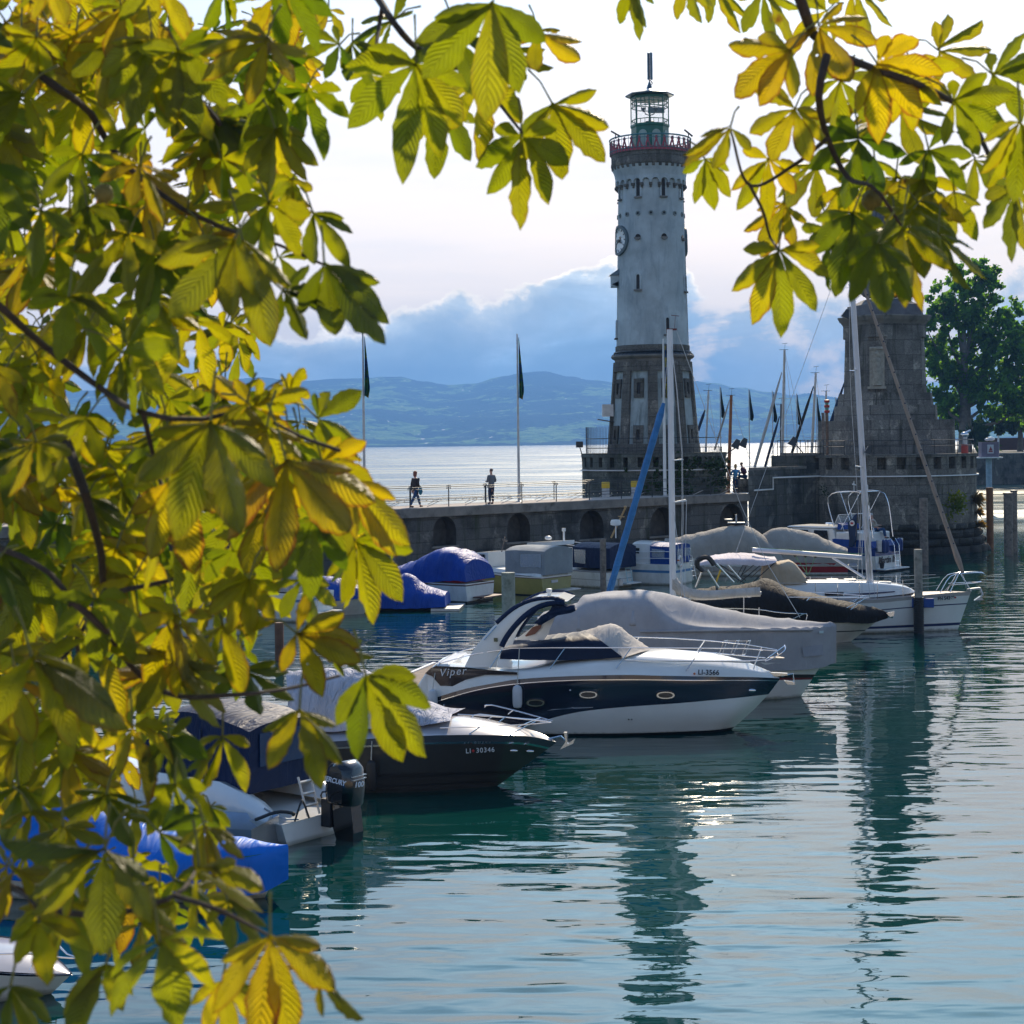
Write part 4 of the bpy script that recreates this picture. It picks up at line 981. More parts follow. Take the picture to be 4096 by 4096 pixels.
def tree(px, py_base, D, blobs, n, lsz, label, lm, trunk_m, seed, ground=4.3, group=None, name="broadleaf_tree", trunk_r=.55, limbs=True):
    rn = random.Random(seed); b0 = pt(px, py_base, D); t = empty(name, (b0.x, b0.y, ground), 0, label, "tree", group); m_ = D/FPX
    q = MB(); cs = []
    for (bx, by, rx, ry) in blobs:
        c = pt(bx, by, D)-Vector((b0.x, b0.y, ground)); c.y = rn.uniform(-2.5, 2.5); cs.append((c, rx*m_, ry*m_))
    tot = sum(rx*ry for _, _, rx, ry in blobs)
    for (c, rx, ry), bb in zip(cs, blobs):
        k_ = int(n*bb[2]*bb[3]/tot); ncl = max(6, k_//26)
        for _ in range(ncl):
            v = Vector([rn.gauss(0, 1) for _ in range(3)]).normalized()*(rn.random()**.38); cc = c+Vector((v.x*rx, v.y*rx*.9, v.z*ry))
            cr = rn.uniform(.3, .7)*min(rx, ry)*.27+.25
            for _ in range(26):
                p = cc+Vector((rn.gauss(0, cr*.6), rn.gauss(0, cr*.6), rn.gauss(0, cr*.5))); nn = Vector((rn.gauss(0, 1), rn.gauss(0, 1), rn.gauss(.4, 1))).normalized(); s_ = lsz*rn.uniform(.6, 1.3); u = nn.orthogonal().normalized()*s_; vv_ = nn.cross(u)*.7
                q.add([p-u, p-vv_, p+u, p+vv_], [(0, 1, 2, 3)])
    q.build("crown", lm, t, smooth=False)
    q = MB(); H = max(c.z for c, _, _ in cs); q.tube([(0, 0, -.5), (.1, 0, H*.25), (0, 0, H*.6), (.1, 0, H*.85)], [trunk_r*1.15, trunk_r*.85, trunk_r*.5, .1], 8)
    if limbs:
        for c, rx, ry in cs:
            z0 = min(c.z*.55, H*.6); q.tube([(0, 0, z0), Vector((c.x*.5, c.y*.5, z0+(c.z-z0)*.4)), c+Vector((0, 0, ry*.3))], [trunk_r*.35, trunk_r*.22, .05], 5)
    q.build("trunk", trunk_m, t); return t
tl1 = leafmat("tree_leaf", (.040, .11, .012), (.09, .19, .02), (.03, .08, .014), tr=.55)
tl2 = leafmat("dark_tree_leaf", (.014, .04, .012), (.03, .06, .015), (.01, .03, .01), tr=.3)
bark = mat("pale_bark", (.17, .15, .13), .9, var=.3, vs=2, bump=.03)
tree(3860, 1770, 290, [(3815, 1170, 70, 110), (3930, 1130, 62, 105), (3995, 1130, 40, 90), (3760, 1240, 60, 90), (4040, 1290, 60, 100), (3880, 1300, 110, 120), (3990, 1400, 120, 140), (3770, 1420, 80, 120),
      (4090, 1480, 90, 150), (3850, 1510, 110, 100), (3960, 1580, 130, 90), (3740, 1600, 70, 90), (4110, 1640, 100, 90), (3840, 1640, 60, 50), (4150, 1350, 70, 130), (3690, 1330, 35, 60)], 17500, .48,
     "tall bushy green tree with open clumps behind the lion pedestal", tl1, bark, 11, trunk_r=1.1)
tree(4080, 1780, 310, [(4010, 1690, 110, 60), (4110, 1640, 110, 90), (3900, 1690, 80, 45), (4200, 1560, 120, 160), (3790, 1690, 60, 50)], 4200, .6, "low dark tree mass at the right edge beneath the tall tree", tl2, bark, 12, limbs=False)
tuft("palm_shrub", "spiky shrub beyond the bastion next to the telescope", 3888, 1768, 285, 4.5, 160, tl2, seed=9, up=1.0)
q = MB(); q.box((0, 0, 0), (14, .4, 2.6)); o = q.build("garden_wall", mat("brick_red", (.10, .05, .04), .9), None, smooth=False); o.location = (pt(4060, 1790, 345).x, 345, 5.7); meta(o, "dark reddish garden wall at the right edge behind the kiosk", "wall")
# ================= mooring piles in the harbour =================
def pile(px, y0, y1, wpx, label, m, capm=None, sleeve=None, n=10, group="mooring piles", sq=False):
    b0 = wat(px, y1); D = b0.y; h = pt(px, y0, D).z; r = wpx*D/FPX/2
    t = empty("mooring_pile", (b0.x, b0.y, 0), 0, label, "mooring pile", group)
    q = MB(); k_ = 8; ro = [(r*(1+.03*noise.noise(Vector((px, i, 0)))), -2+ (h+2)*i/k_) for i in range(k_+1)]
    q.lathe(ro, n=4 if sq else n, rot=.5); q.build("shaft", m, t, ang=50)
    if capm: q = MB(); q.lathe([(r*1.12, h-.02), (r*1.12, h+.06), (.01, h+.08)], n=n); q.build("cap", capm, t, ang=30)
    if sleeve:
        y2, wp, sm_ = sleeve; h2 = pt(px, y2, D).z; rs = wp*D/FPX/2; nr = 22; pr = []
        for i in range(nr): z = -.4+(h2+.4)*i/nr; dz_ = (h2+.4)/nr; pr += [(rs*.9, z), (rs, z+dz_*.2), (rs, z+dz_*.7), (rs*.9, z+dz_*.9)]
        q = MB(); q.lathe(pr, n=20); q.build("sleeve", sm_, t)
    return t
pale_w = mat("pale_wet_wood", (.30, .28, .24), .8, var=.3, vs=5, bump=.006, bs=20, dirt=(.10, .10, .08))
pile(3676, 2197, 2532, 33, "tall pale pile with a black ribbed sleeve in front of the white sailing yacht", pale_w, sleeve=(2388, 41, mat("black_rubber", (.02, .022, .025), .5)))
pile(3697, 1992, 2262, 34, "thick wooden pile before the bastion, right of the blue and white motor yacht", wood)
pile(3961, 1950, 2190, 28, "rusty brown steel pile standing in the harbour mouth", rust, n=14)
pile(4035, 1975, 2222, 36, "thick dark wooden pile at the far right", wood, capm=steel)
pile(4058, 1965, 2212, 26, "second wooden pile close behind the thick one at the far right", wood, capm=steel)
pile(2036, 2290, 2572, 55, "thick grey pile standing behind the arch of the navy striped boat", mat("grey_pile", (.28, .30, .26), .8, var=.25, vs=4, dirt=(.12, .14, .10)), n=14)
pile(2414, 2156, 2400, 25, "slim weathered pile with a hole beside the leaning blue furled sail", wood)
pile(1962, 2136, 2290, 24, "pale round pile against the pier wall behind the blue tarpaulin boat", mat("pale_steel", (.25, .30, .34), .6), n=12)
pile(1118, 2490, 2640, 36, "short brown wooden pile half hidden among the leaves on the left", mat("brown_pile", (.16, .08, .05), .8, var=.3))
pile(1030, 2700, 2960, 42, "white square post half hidden among the leaves on the left", white, sq=True)
for i, (px, y0, y1) in enumerate(((2037, 2108, 2230), (2205, 2097, 2215), (2310, 2100, 2200), (2650, 2100, 2215), (2743, 2090, 2200))):
    b0 = wat(px, y1+30); D = b0.y
    q = MB(); q.tube([(0, 0, -1), (-.05, 0, pt(px, y0, D).z)], .035, 5); o = q.build("thin_stake", post_b, None); o.location = (b0.x, b0.y, 0)
    meta(o, ("first thin pale stake from the left before the pier wall, by the grey canopied boat", "second thin pale stake from the left before the pier wall, over the grey canopy", "third thin stake before the pier wall, left of the leaning blue furled sail", "thin stake before the pier wall just left of the slim white mast", "thin stake before the pier wall just right of the slim white mast")[i], "stake", "thin stakes along the pier wall")
# ================= boats: toolkit =================
gel = mat("white_gelcoat", (.78, .78, .75), .22, var=.05, vs=1.5, coat=.5, scum=True)
gelw = mat("aged_white_gelcoat", (.70, .72, .70), .35, var=.10, vs=2, streak=.35, dirt=(.34, .34, .27), scum=True)
navyg = mat("navy_gelcoat", (.008, .012, .030), .10, var=.15, coat=.8, spec=.6)
chrome = mat("polished_steel", (.75, .77, .80), .16, 1.0, var=.03)
rubber = mat("black_rubber_trim", (.02, .02, .022), .55)
clear = glassmat("clear_vinyl", (.55, .60, .62), .35, .12)
smoke = mat("smoked_window", (.02, .024, .03), .08, var=.1, spec=.8)
redt = mat("red_trim", (.42, .02, .02), .5)
txtw = mat("lettering_white", (.75, .77, .80), .4, var=.02); txtb = mat("lettering_black", (.01, .012, .02), .5, var=.02)
def canvas(name, col, fold=.012, sc=5.0, rough=.8, tr=.0):
    if name in MATS: return MATS[name]
    m = bpy.data.materials.new(name); m.use_nodes = True; t = m.node_tree; q = NB(t); p = t.nodes['Principled BSDF']
    p.inputs['Roughness'].default_value = rough; p.inputs['Specular IOR Level'].default_value = .3
    cc = t.nodes.new('ShaderNodeTexCoord').outputs['Object']; x, y, z = q.sep(cc)
    n = q.noise(cc, 1.3, 5, .6); t.links.new(q.ramp(n, [(.3, tuple(v*.82 for v in col)), (.7, tuple(min(1, v*1.12) for v in col))]), p.inputs['Base Color'])
    w_ = q.m('SUBTRACT', 1.0, q.m('ABSOLUTE', q.m('MULTIPLY', q.m('SUBTRACT', q.noise(q.xyz(q.m('MULTIPLY', x, 2.2), q.m('MULTIPLY', y, .7), q.m('MULTIPLY', z, .6)), sc*.30, 3, .5, 1.2), .5), 3.2)))
    f2 = q.noise(cc, 60, 2, .5)
    bn = t.nodes.new('ShaderNodeBump'); bn.inputs['Distance'].default_value = 1
    t.links.new(q.m('ADD', q.m('MULTIPLY', w_, fold*3.2), q.m('MULTIPLY', f2, .0012)), bn.inputs['Height']); t.links.new(bn.outputs[0], p.inputs['Normal'])
    MATS[name] = m; return m
tarpb = canvas("blue_tarpaulin", (.002, .05, .32), .009, 7, .55)
tarpc = canvas("bright_blue_tarpaulin", (.004, .16, .66), .008, 4, .5)
cv_grey = canvas("warm_grey_canvas", (.33, .33, .35), .004, 3)
cv_beige = canvas("beige_canvas", (.34, .31, .27), .008, 5)
cv_black = canvas("black_canvas", (.010, .009, .010), .010, 5)
cv_navy = canvas("navy_boat_canvas", (.004, .017, .062), .012, 5, .6)
cv_blue = canvas("royal_blue_canvas", (.003, .05, .26), .010, 5, .6)
cv_white = canvas("white_canvas", (.62, .58, .56), .006, 4)
cv_lgrey = canvas("grey_boat_canvas", (.27, .30, .32), .008, 4)
cv_tan = canvas("tan_canvas", (.50, .40, .28), .008, 4)
class BF:
    def __init__(s, name, label, foot, head, L, beam, sg=-1, cat="motorboat", group=None, z=0.0, kb=.45, pw=2.2, sb=.88):
        f = wat(*foot) if len(foot) == 2 else Vector(foot); h = radians(head); d = Vector((cos(h), sin(h), 0)); o = f-d*L
        s.L, s.B, s.sg, s.kb, s.pw, s.sb = L, beam, sg, kb, pw, sb; s.LL = L*1.12; s.o = Vector((o.x, o.y, 0)); s.h = h
        s.M = Matrix.Translation(s.o) @ Matrix.Rotation(h, 4, 'Z'); s.Mi = s.M.inverted()
        s.t = empty(name, tuple(s.o), h, label, cat, group)
        s.eye = s.Mi @ Vector((0, 0, CH))
    def dirl(s, px, py): return s.Mi.to_3x3() @ ray(px, py)
    def loc(s, px, py, y=0.0): r = s.dirl(px, py); return s.eye+r*((y-s.eye.y)/r.y)
    def locx(s, px, py, x=0.0): r = s.dirl(px, py); return s.eye+r*((x-s.eye.x)/r.x)
    def locz(s, px, py, z=0.0): r = s.dirl(px, py); return s.eye+r*((z-s.eye.z)/r.z)
    def hb(s, x, LL=None):
        u = min(1.0, max(0.0, x/(LL or s.LL)))
        return s.B/2*((1-((u-s.kb)/(1-s.kb))**s.pw) if u > s.kb else 1-(1-s.sb)*((s.kb-u)/s.kb)**2)
    def on(s, px, py, k=1.0, dy=0.0, LL=None):
        y = s.sg*s.B/2*k
        for _ in range(8): p = s.loc(px, py, y); y = s.sg*(k*s.hb(p.x, LL)+dy)
        return s.loc(px, py, y)
    def crv(s, P, k=1.0, dy=0.0, LL=None): return [s.on(px, py, k, dy, LL) for px, py in P]
    def m(s, v): return Vector((v.x, -v.y, v.z))
def lerpc(A_, B_, t): return [a.lerp(b, t) for a, b in zip(A_, B_)]
def hull(F, sheer, footx=None, bands=((1.0, 0),), mats=None, n=30, wk=.86, flare=.0, bow_z=None, keel=-.45, name="hull", stern_in=0.0):
    """sheer: local points stern->bow tip on the near side.  bands: (fraction down to the waterline, material)"""
    S_ = catmull(sheer, n); tipx = S_[-1].x; fx = footx if footx is not None else F.L; sx = S_[0].x+stern_in
    S_[-1].y = 0.0
    for p in S_[-3:-1]: pass
    Wl = []
    for i, p in enumerate(S_):
        u = i/(n-1); x = sx+(fx-sx)*((p.x-S_[0].x)/(tipx-S_[0].x)); w_ = p.y*wk*(1-.25*u**3); Wl.append(Vector((x, w_, 0)))
    Wl[-1].y = 0
    K = [Vector((p.x if i < n-1 else p.x-.3, p.y*.5, keel)) for i, p in enumerate(Wl)]; K2 = [Vector((p.x, 0, keel-.1)) for p in K]
    fr = [0]; mi = []
    for f, m_ in bands:
        st = max(1, int(round((f-fr[-1])*7)))
        f0 = fr[-1]
        for k in range(st): fr.append(f0+(f-f0)*(k+1)/st); mi.append(m_)
    cur = []
    for f in fr:
        row = []
        for a, b_ in zip(S_, Wl):
            p = a.lerp(b_, f); p.y -= (a.y-b_.y)*flare*sin(pi*f)*.6; row.append(p)
        cur.append(row)
    cur += [K, K2]; mi += [mi[-1], mi[-1]]
    allc = cur+[[F.m(p) for p in c] for c in cur[-2::-1]]; am = mi+mi[::-1]
    rows = [[c[i] for c in allc] for i in range(n)]
    q = MB(); q.grid(rows, m=lambda i, k: am[k])
    for k in range(len(cur)-1): q.add([cur[k][0], F.m(cur[k][0]), F.m(cur[k+1][0]), cur[k+1][0]], [(0, 1, 2, 3)], mi[k])
    o = q.build(name, mats, F.t, ang=50); return o, S_, Wl
def deckgrid(F, S_, crown=.08, m=gel, name="deck", drop=.02, n2=9, inset=.0):
    rows = []
    for p in S_:
        y0 = p.y*(1-inset); rows.append([Vector((p.x, y0*(1-2*k/(n2-1)), p.z-drop+crown*(1-(1-2*k/(n2-1))**2)*min(1, abs(y0)*2/F.B*1.6))) for k in range(n2)])
    q = MB(); q.grid(rows); o = q.build(name, m, F.t); return o
def cover(F, curves, m, n=56, across=22, fold=.035, ff=2.2, name="cover", seed=0, mirror=True, lin_=False, parent=None, ends=True):
    """curves: local polylines on the near side from hem up to ridge (last one on the centre line)"""
    C_ = [catmull(c, n) for c in curves]
    if mirror: C_ = C_+[[F.m(p) for p in c] for c in C_[-2::-1]]
    rows = []
    for i in range(n):
        sec = [c[i] for c in C_]
        r = catmull(sec, across) if not lin_ else None
        if lin_:
            r = []; k_ = across//(len(sec)-1)
            for a, b_ in zip(sec, sec[1:]):
                for j in range(k_): r.append(a.lerp(b_, j/k_))
            r.append(sec[-1])
        out = []
        for j, p in enumerate(r):
            v = j/(len(r)-1); nn = Vector((0, p.y*.8, .5+abs(v-.5)*-.2)).normalized() if p.y or True else Vector((0, 0, 1))
            w_ = noise.noise(Vector((p.x*ff*1.5+v*1.3+seed*7, v*1.1+seed, seed*3.1)))*1.0+.6*noise.noise(Vector((p.x*ff*3.4-v*2, v*1.3+9, seed)))+.5*noise.noise(Vector((p.x*ff*.6, v*5+9, seed+4)))
            rid = abs(noise.noise(Vector((p.x*ff*1.1+v*2.5, v*1.5+seed*2, 5.5))))
            out.append(p+nn*(w_*fold-rid*fold*1.3+(.014 if (i*6) % n < 6 and 0 < i < n-1 else 0)))
        rows.append(out)
    q = MB(); q.grid(rows)
    if ends:
        for r in (rows[0], rows[-1]):
            c = sum(r, Vector())/len(r); c.z = (r[0].z+r[-1].z)/2; q.add(r+[c], [(a, a+1, len(r)) for a in range(len(r)-1)])
    o = q.build(name, m, parent or F.t, ang=65); return o
def tubes(F, runs, r, m, name, parent=None, n=7, sm=10):
    q = MB()
    for P in runs: q.tube(catmull(P, sm) if len(P) > 2 else P, r, n)
    return q.build(name, m, parent or F.t)
def both(F, P): return [P, [F.m(p) for p in P]]
def panel(F, P, th, m, name, parent=None, out=None):
    q = MB(); q.prism(P, out if out is not None else Vector((0, F.sg*th, 0))); return q.build(name, m, parent or F.t, smooth=False)
def canopy(F, w, z0, shoulder, m, name="canopy", crown=.16, sidef=.99, fold=.012, seed=1, parent=None):
    sh = [F.loc(px, py, F.sg*w) for px, py in shoulder]; sh.sort(key=lambda p: p.x)
    rows = []
    for p in catmull(sh, 22):
        sec = []
        for k in range(25):
            u = k/24
            if u < .3: y, z = F.sg*w, z0+(p.z-z0)*(u/.3)
            elif u > .7: y, z = -F.sg*w, z0+(p.z-z0)*((1-u)/.3)
            else: v = (u-.3)/.4; y = F.sg*w*(1-2*v); z = p.z-.05*abs(2*v-1)**8+crown*.55*(1-abs(2*v-1)**2.2)
            d_ = fold*noise.noise(Vector((p.x*3, u*5, seed))); sec.append(Vector((p.x, y*(1+(d_ if .02 < u < .98 else 0)), z+d_*.6)))
        rows.append(sec)
    q = MB(); q.grid(rows); q.add(rows[0], [tuple(range(25))]); q.add(rows[-1], [tuple(range(25))])
    return q.build(name, m, parent or F.t, ang=35)
def swin(F, w, pts_, m, name="window", parent=None, th=.02): return panel(F, [F.loc(px, py, F.sg*(w+.012)) for px, py in pts_], th, m, name, parent)
def xwin(F, x, pts_, m, name="window", parent=None): return panel(F, [F.locx(px, py, x) for px, py in pts_], 0, m, name, parent, out=Vector((-.02, 0, 0)))
def text(s, parent, p, right, up, size, m, shear=0.0, name="lettering", bold=0.0, ext=.004, spacing=1.0):
    cu = bpy.data.curves.new(name, 'FONT'); cu.body = s; cu.size = size; cu.extrude = ext; cu.shear = shear; cu.offset = bold; cu.space_character = spacing
    cu.materials.append(m); o = link(name, cu, parent); r = Vector(right).normalized(); n_ = r.cross(Vector(up)).normalized(); u = n_.cross(r)
    M_ = Matrix((r, u, n_)).transposed().to_4x4(); M_.translation = Vector(p)
    dg_ = bpy.context.evaluated_depsgraph_get(); me = bpy.data.meshes.new_from_object(o.evaluated_get(dg_)); bpy.data.objects.remove(o)
    me.transform(M_); me.name = name; return link(name, me, parent)
def fender(F, p, h, r, m, top, parent=None, name="fender"):
    q = MB(); q.lathe([(.02, 0), (r*.8, .04), (r, .12), (r, h-.12), (r*.8, h-.04), (.03, h)], c=p, n=14); o = q.build(name, m, parent or F.t)
    q = MB(); q.tube([Vector(p)+Vector((0, 0, h)), top], .012, 5); q.build("rope", mat("pale_rope", (.5, .48, .42), .9), o); return o
def rail(F, P, posts, r=.014, m=chrome, name="guard_rail", extra=()):
    """P: local polyline of the top rail (near side); posts: list of (top,bottom) local"""
    runs = both(F, P)+[x for e_ in extra for x in both(F, e_)]
    for a, b_ in posts: runs += both(F, [a, b_])
    return tubes(F, runs, r, m, name)
# ================= the dark blue striped motorboat =================
F = BF("motorboat", "white cabin motorboat with navy hull band, radar arch and oval portholes", (2926, 2919), -9, 7.45, 2.9, -1)
F.LL = F.loc(3120, 2713, 0).x+.03
V = F
J = F.crv([(1712, 2800), (1754, 2787), (1862, 2755), (1966, 2735), (2075, 2717), (2276, 2705), (2500, 2700), (2642, 2703), (2869, 2707), (3020, 2709)])+[F.loc(3120, 2713, 0)]
Ln = F.crv([(1712, 2820), (1756, 2805), (1914, 2761), (2075, 2737), (2276, 2724), (2500, 2721), (2642, 2722), (2812, 2723), (3000, 2723)], 1.01)+[F.loc(3114, 2724, 0)]
Nv = F.crv([(1712, 2908), (1850, 2912), (2000, 2912), (2100, 2909), (2199, 2875), (2328, 2846), (2500, 2828), (2700, 2814), (2869, 2799), (2990, 2787)], .955)+[F.loc(3074, 2777, 0)]
Ch = F.crv([(1712, 2912), (1850, 2915), (2000, 2915), (2140, 2914), (2280, 2898), (2450, 2882), (2640, 2872), (2820, 2860), (2940, 2850)], .90)+[F.loc(3018, 2836, 0)]
n = 44
Jc, Lc, Nc, Cc = [catmull(c, n) for c in (J, Ln, Nv, Ch)]
Wc = [Vector((p.x*F.L/Cc[-1].x, p.y*.93*(1-.15*(i/(n-1))**2), 0)) for i, p in enumerate(Cc)]; Wc[-1].y = 0
Kc = [Vector((p.x*.98, p.y*.4, -.45)) for p in Wc]; K2 = [Vector((p.x, 0, -.5)) for p in Kc]
def dens(A_, B_, k): return [lerpc(A_, B_, j/k) for j in range(k)]
chain = [Jc]+[lerpc(Jc, Lc, .82)]+dens(Lc, Nc, 4)+dens(Nc, Cc, 2)+dens(Cc, Wc, 2)+[Wc, Kc, K2]
mi_ = [1, 3]+[1]*4+[0]*2+[0]*2+[2, 2]
# boot stripe band just over the water
chain.insert(-3, lerpc(Cc, Wc, .86)); mi_ = [1, 3, 1, 1, 1, 1, 0, 0, 0, 0, 2, 2, 2]
allc = chain+[[F.m(p) for p in c] for c in chain[-2::-1]]; am = mi_+mi_[::-1]
rows = [[c[i] for c in allc] for i in range(n)]
q = MB(); q.grid(rows, m=lambda i, k: am[k] if k < len(am) else 0); q.add(rows[0], [tuple(range(len(rows[0])))], 0)
q.build("hull", [gel, navyg, mat("black_antifoul", (.012, .012, .015), .4), chrome], F.t, ang=50)
# topsides above the joint and foredeck
Kd = F.crv([(1712, 2690), (1760, 2668), (1873, 2672), (2075, 2690), (2300, 2676), (2500, 2680), (2744, 2686), (2900, 2686), (3012, 2688)], .93)+[F.loc(3105, 2703, 0)]
Kn = catmull(Kd, n)
Tp = F.crv([(1743, 2655), (1800, 2652), (1900, 2660), (2075, 2676), (2300, 2645), (2500, 2625), (2700, 2640), (2850, 2655), (2980, 2672)], .70)+[F.loc(3095, 2698, 0)]
Tn = catmull(Tp, n)
Ct = [F.loc(px, py, 0) for px, py in [(1743, 2655), (1800, 2652), (1900, 2660), (2075, 2675), (2250, 2640), (2450, 2618), (2602, 2596), (2744, 2602), (2869, 2617), (2983, 2645), (3092, 2695)]]
Cn = catmull(Ct, n)
rows = []
for i in range(n):
    sec = [Jc[i]+Vector((0, 0, .002)), Kn[i], Kn[i].lerp(Tn[i], .5)+Vector((0, 0, .02)), Tn[i], Tn[i].lerp(Cn[i], .5)+Vector((0, 0, .03)), Cn[i]]
    rows.append(sec+[F.m(p) for p in sec[-2::-1]])
q = MB(); q.grid(rows); q.add(rows[0], [tuple(range(len(rows[0])))]); q.build("deck", gel, F.t, ang=45)
# stern quarter and swim platform
def vp(P, y): return [F.loc(px, py, y) for px, py in P]
yb = -1.30
q = MB(); q.prism(vp([(1655, 2766), (1680, 2725), (1702, 2693), (1743, 2656), (1800, 2655), (1800, 2790), (1740, 2800), (1707, 2822), (1680, 2822)], -1.18), (0, 2.36, 0))
o = q.build("stern_quarter", gel, F.t, smooth=False); bevel(o, .05, 3)
q = MB(); q.box((-.25, 0, .30), (.75, 2.3, .09)); bevel(q.build("swim_platform", gel, F.t, smooth=False), .03)
# dark quarter panel with the name
Pn = [(1700, 2694), (1722, 2673), (1743, 2664), (1862, 2669), (1960, 2680), (2069, 2690), (2069, 2698), (1940, 2699), (1862, 2719), (1811, 2745), (1761, 2743), (1728, 2704)]
pp = [F.on(px, py, .96, .03) for px, py in Pn]
q = MB(); q.prism(pp, (0, .05, 0)); qp = q.build("quarter_panel", mat("dark_brown_panel", (.018, .018, .026), .12, coat=.7), F.t, smooth=False)
p0, p1 = F.on(1757, 2706, .96, .05), F.on(1845, 2697, .96, .05)
text("Viper", qp, p0+Vector((0, -.03, 0)), p1-p0, (0, 0, 1), .26, txtw, .35, spacing=1.2)
p0, p1 = F.on(2792, 2699, .97, .03), F.on(2886, 2701, .97, .03)
text("LI-3566", F.t, p0+Vector((0, -.06, .015)), p1-p0, (0, 0, 1), .165, txtb, 0, bold=.004, spacing=1.05)
q = MB(); q.lathe([(0, 0), (.028, 0), (.028, .01), (0, .01)], n=14); o = q.build("registration_dot", mat("orange_dot", (.55, .15, .05), .5), F.t); o.location = F.on(2778, 2694, .98, .05)+Vector((0, -.03, 0)); o.rotation_euler = (pi/2, 0, 0)
# portholes
for px, py in ((2143, 2811), (2354, 2778), (2663, 2780)):
    c = F.on(px, py, .985, .02); w_, h_ = .215, .085
    tx = (F.on(px+60, py, .985)-F.on(px-60, py, .985)).normalized(); 
    E = [(cos(a), sin(a)) for a in [2*pi*i/28 for i in range(28)]]
    def el_(sx, sz): return [c+tx*(sx*x*(1-.0*abs(z)))+Vector((0, 0, sz*(abs(z)**.8)*(1 if z > 0 else -1)))+Vector((0, -.02, 0)) for x, z in E]
    o_, i_ = el_(w_, h_), el_(w_*.80, h_*.70)
    q = MB(); N_ = 28
    V_ = o_+i_+[p+Vector((0, -.03, 0)) for p in o_]+[p+Vector((0, -.03, 0)) for p in i_]
    fs = []
    for i in range(N_):
        j = (i+1) % N_; fs += [(2*N_+i, 2*N_+j, 3*N_+j, 3*N_+i), (i, j, 2*N_+j, 2*N_+i), (3*N_+i, 3*N_+j, N_+j, N_+i)]
    q.add(V_, fs); o = q.build("porthole", chrome, F.t)
    q = MB(); q.prism([p+Vector((0, -.012, 0)) for p in i_], (0, .01, 0)); q.build("glass", smoke, o, smooth=False)
for px, py in ((3004, 2762),):
    q = MB(); q.ball(F.on(px, py, .98, .0), .09, sc=(1.3, .3, .5)); q.build("bow_light", chrome, F.t)
for px, py in ((2281, 2761), (2290, 2831), (1776, 2821)):
    q = MB(); q.ball(F.on(px, py, .985, .01), .022); q.build("vent_fitting", chrome, F.t)
for px in (2515, 2527):
    q = MB(); q.ball(F.on(px, 2878, .93, .0), .018); q.build("drain", steel, F.t)
# silver graphics low on the hull
for P in ([(1765, 2838), (1870, 2842), (1955, 2850), (1940, 2853), (1850, 2848)], [(1960, 2862), (2050, 2845), (2150, 2842), (2130, 2850), (2040, 2856)], [(2130, 2840), (2230, 2831), (2372, 2829), (2372, 2831), (2250, 2836), (2160, 2845)],
          [(1990, 2868), (2080, 2854), (2120, 2850), (2110, 2856), (2060, 2864)]):
    q = MB(); q.prism([F.on(px, py, .957, .018) for px, py in P], (0, .012, 0)); q.build("hull_graphic", mat("silver_vinyl", (.45, .47, .50), .3, .4), F.t, smooth=False)
# navy cockpit cover and grey windscreen cover
hem = F.crv([(1999, 2636), (2100, 2640), (2240, 2641), (2400, 2636), (2490, 2628)], .80); sh_ = F.crv([(2010, 2595), (2100, 2580), (2240, 2566), (2350, 2558), (2400, 2560)], .62)
rg = [F.loc(px, py, 0) for px, py in [(2060, 2572), (2150, 2560), (2250, 2545), (2330, 2528), (2350, 2524)]]
cover(F, [hem, sh_, rg], canvas('navy_cockpit_canvas', (.005, .012, .038), .002, 4, .6), n=40, across=18, fold=.008, name="cockpit_cover", seed=2)
hem = F.crv([(2398, 2636), (2440, 2638), (2490, 2632), (2520, 2622)], .79); md = F.crv([(2365, 2575), (2430, 2590), (2500, 2612), (2550, 2612)], .62)
rg = [F.loc(px, py, 0) for px, py in [(2345, 2521), (2452, 2497), (2530, 2548), (2602, 2594)]]
cover(F, [hem, md, rg], canvas("windscreen_cover", (.50, .45, .40), .006, 6), n=30, across=18, fold=.015, name="windscreen_cover", seed=4)
# radar arch: outer skin swept between two profile curves, near and far legs plus the top
outer = [(1858, 2668), (1890, 2605), (1940, 2540), (2000, 2478), (2060, 2430), (2130, 2402), (2210, 2398), (2250, 2412)]
inner = [(1985, 2670), (2000, 2600), (2030, 2540), (2080, 2480), (2130, 2440), (2180, 2420), (2225, 2414), (2250, 2418)]
for sg_ in (1, -1):
    nearO = catmull([F.loc(px, py, -1.18) for px, py in outer], 20); nearI = catmull([F.loc(px, py, -1.18) for px, py in inner], 20)
    q = MB(); rows = []
    for i, (a, b_) in enumerate(zip(nearO, nearI)):
        t_ = .10+.02*sin(i/19*pi); lean = .35*(i/19)**1.5
        ring_ = [a+Vector((0, lean, 0)), a.lerp(b_, .5)+Vector((0, lean-.05, 0)), b_+Vector((0, lean, 0)), b_+Vector((0, lean+t_, 0)), a+Vector((0, lean+t_, 0))]
        rows.append([r if sg_ > 0 else F.m(r) for r in ring_])
    q.grid(rows, close=True); q.add(rows[0], [(0, 1, 2, 3, 4)]); q.add(rows[-1], [(0, 1, 2, 3, 4)]); ao = q.build("radar_arch", gel, F.t, ang=50)
    ed = [p+Vector((0, .35*(i/19)**1.5+.0, .0)) for i, p in enumerate(nearO)][8:]; ed2 = [p+Vector((0, .35*(i/19)**1.5, 0)) for i, p in enumerate(nearI)][4:]
    if sg_ < 0: ed, ed2 = [F.m(p) for p in ed], [F.m(p) for p in ed2]
    q = MB(); q.tube(ed, .055, 8); q.tube(ed2, .07, 8); q.build("bimini_sleeve", cv_navy, ao)
q = MB(); a, b_ = F.loc(2215, 2402, -1.18), F.loc(2250, 2415, -1.18)
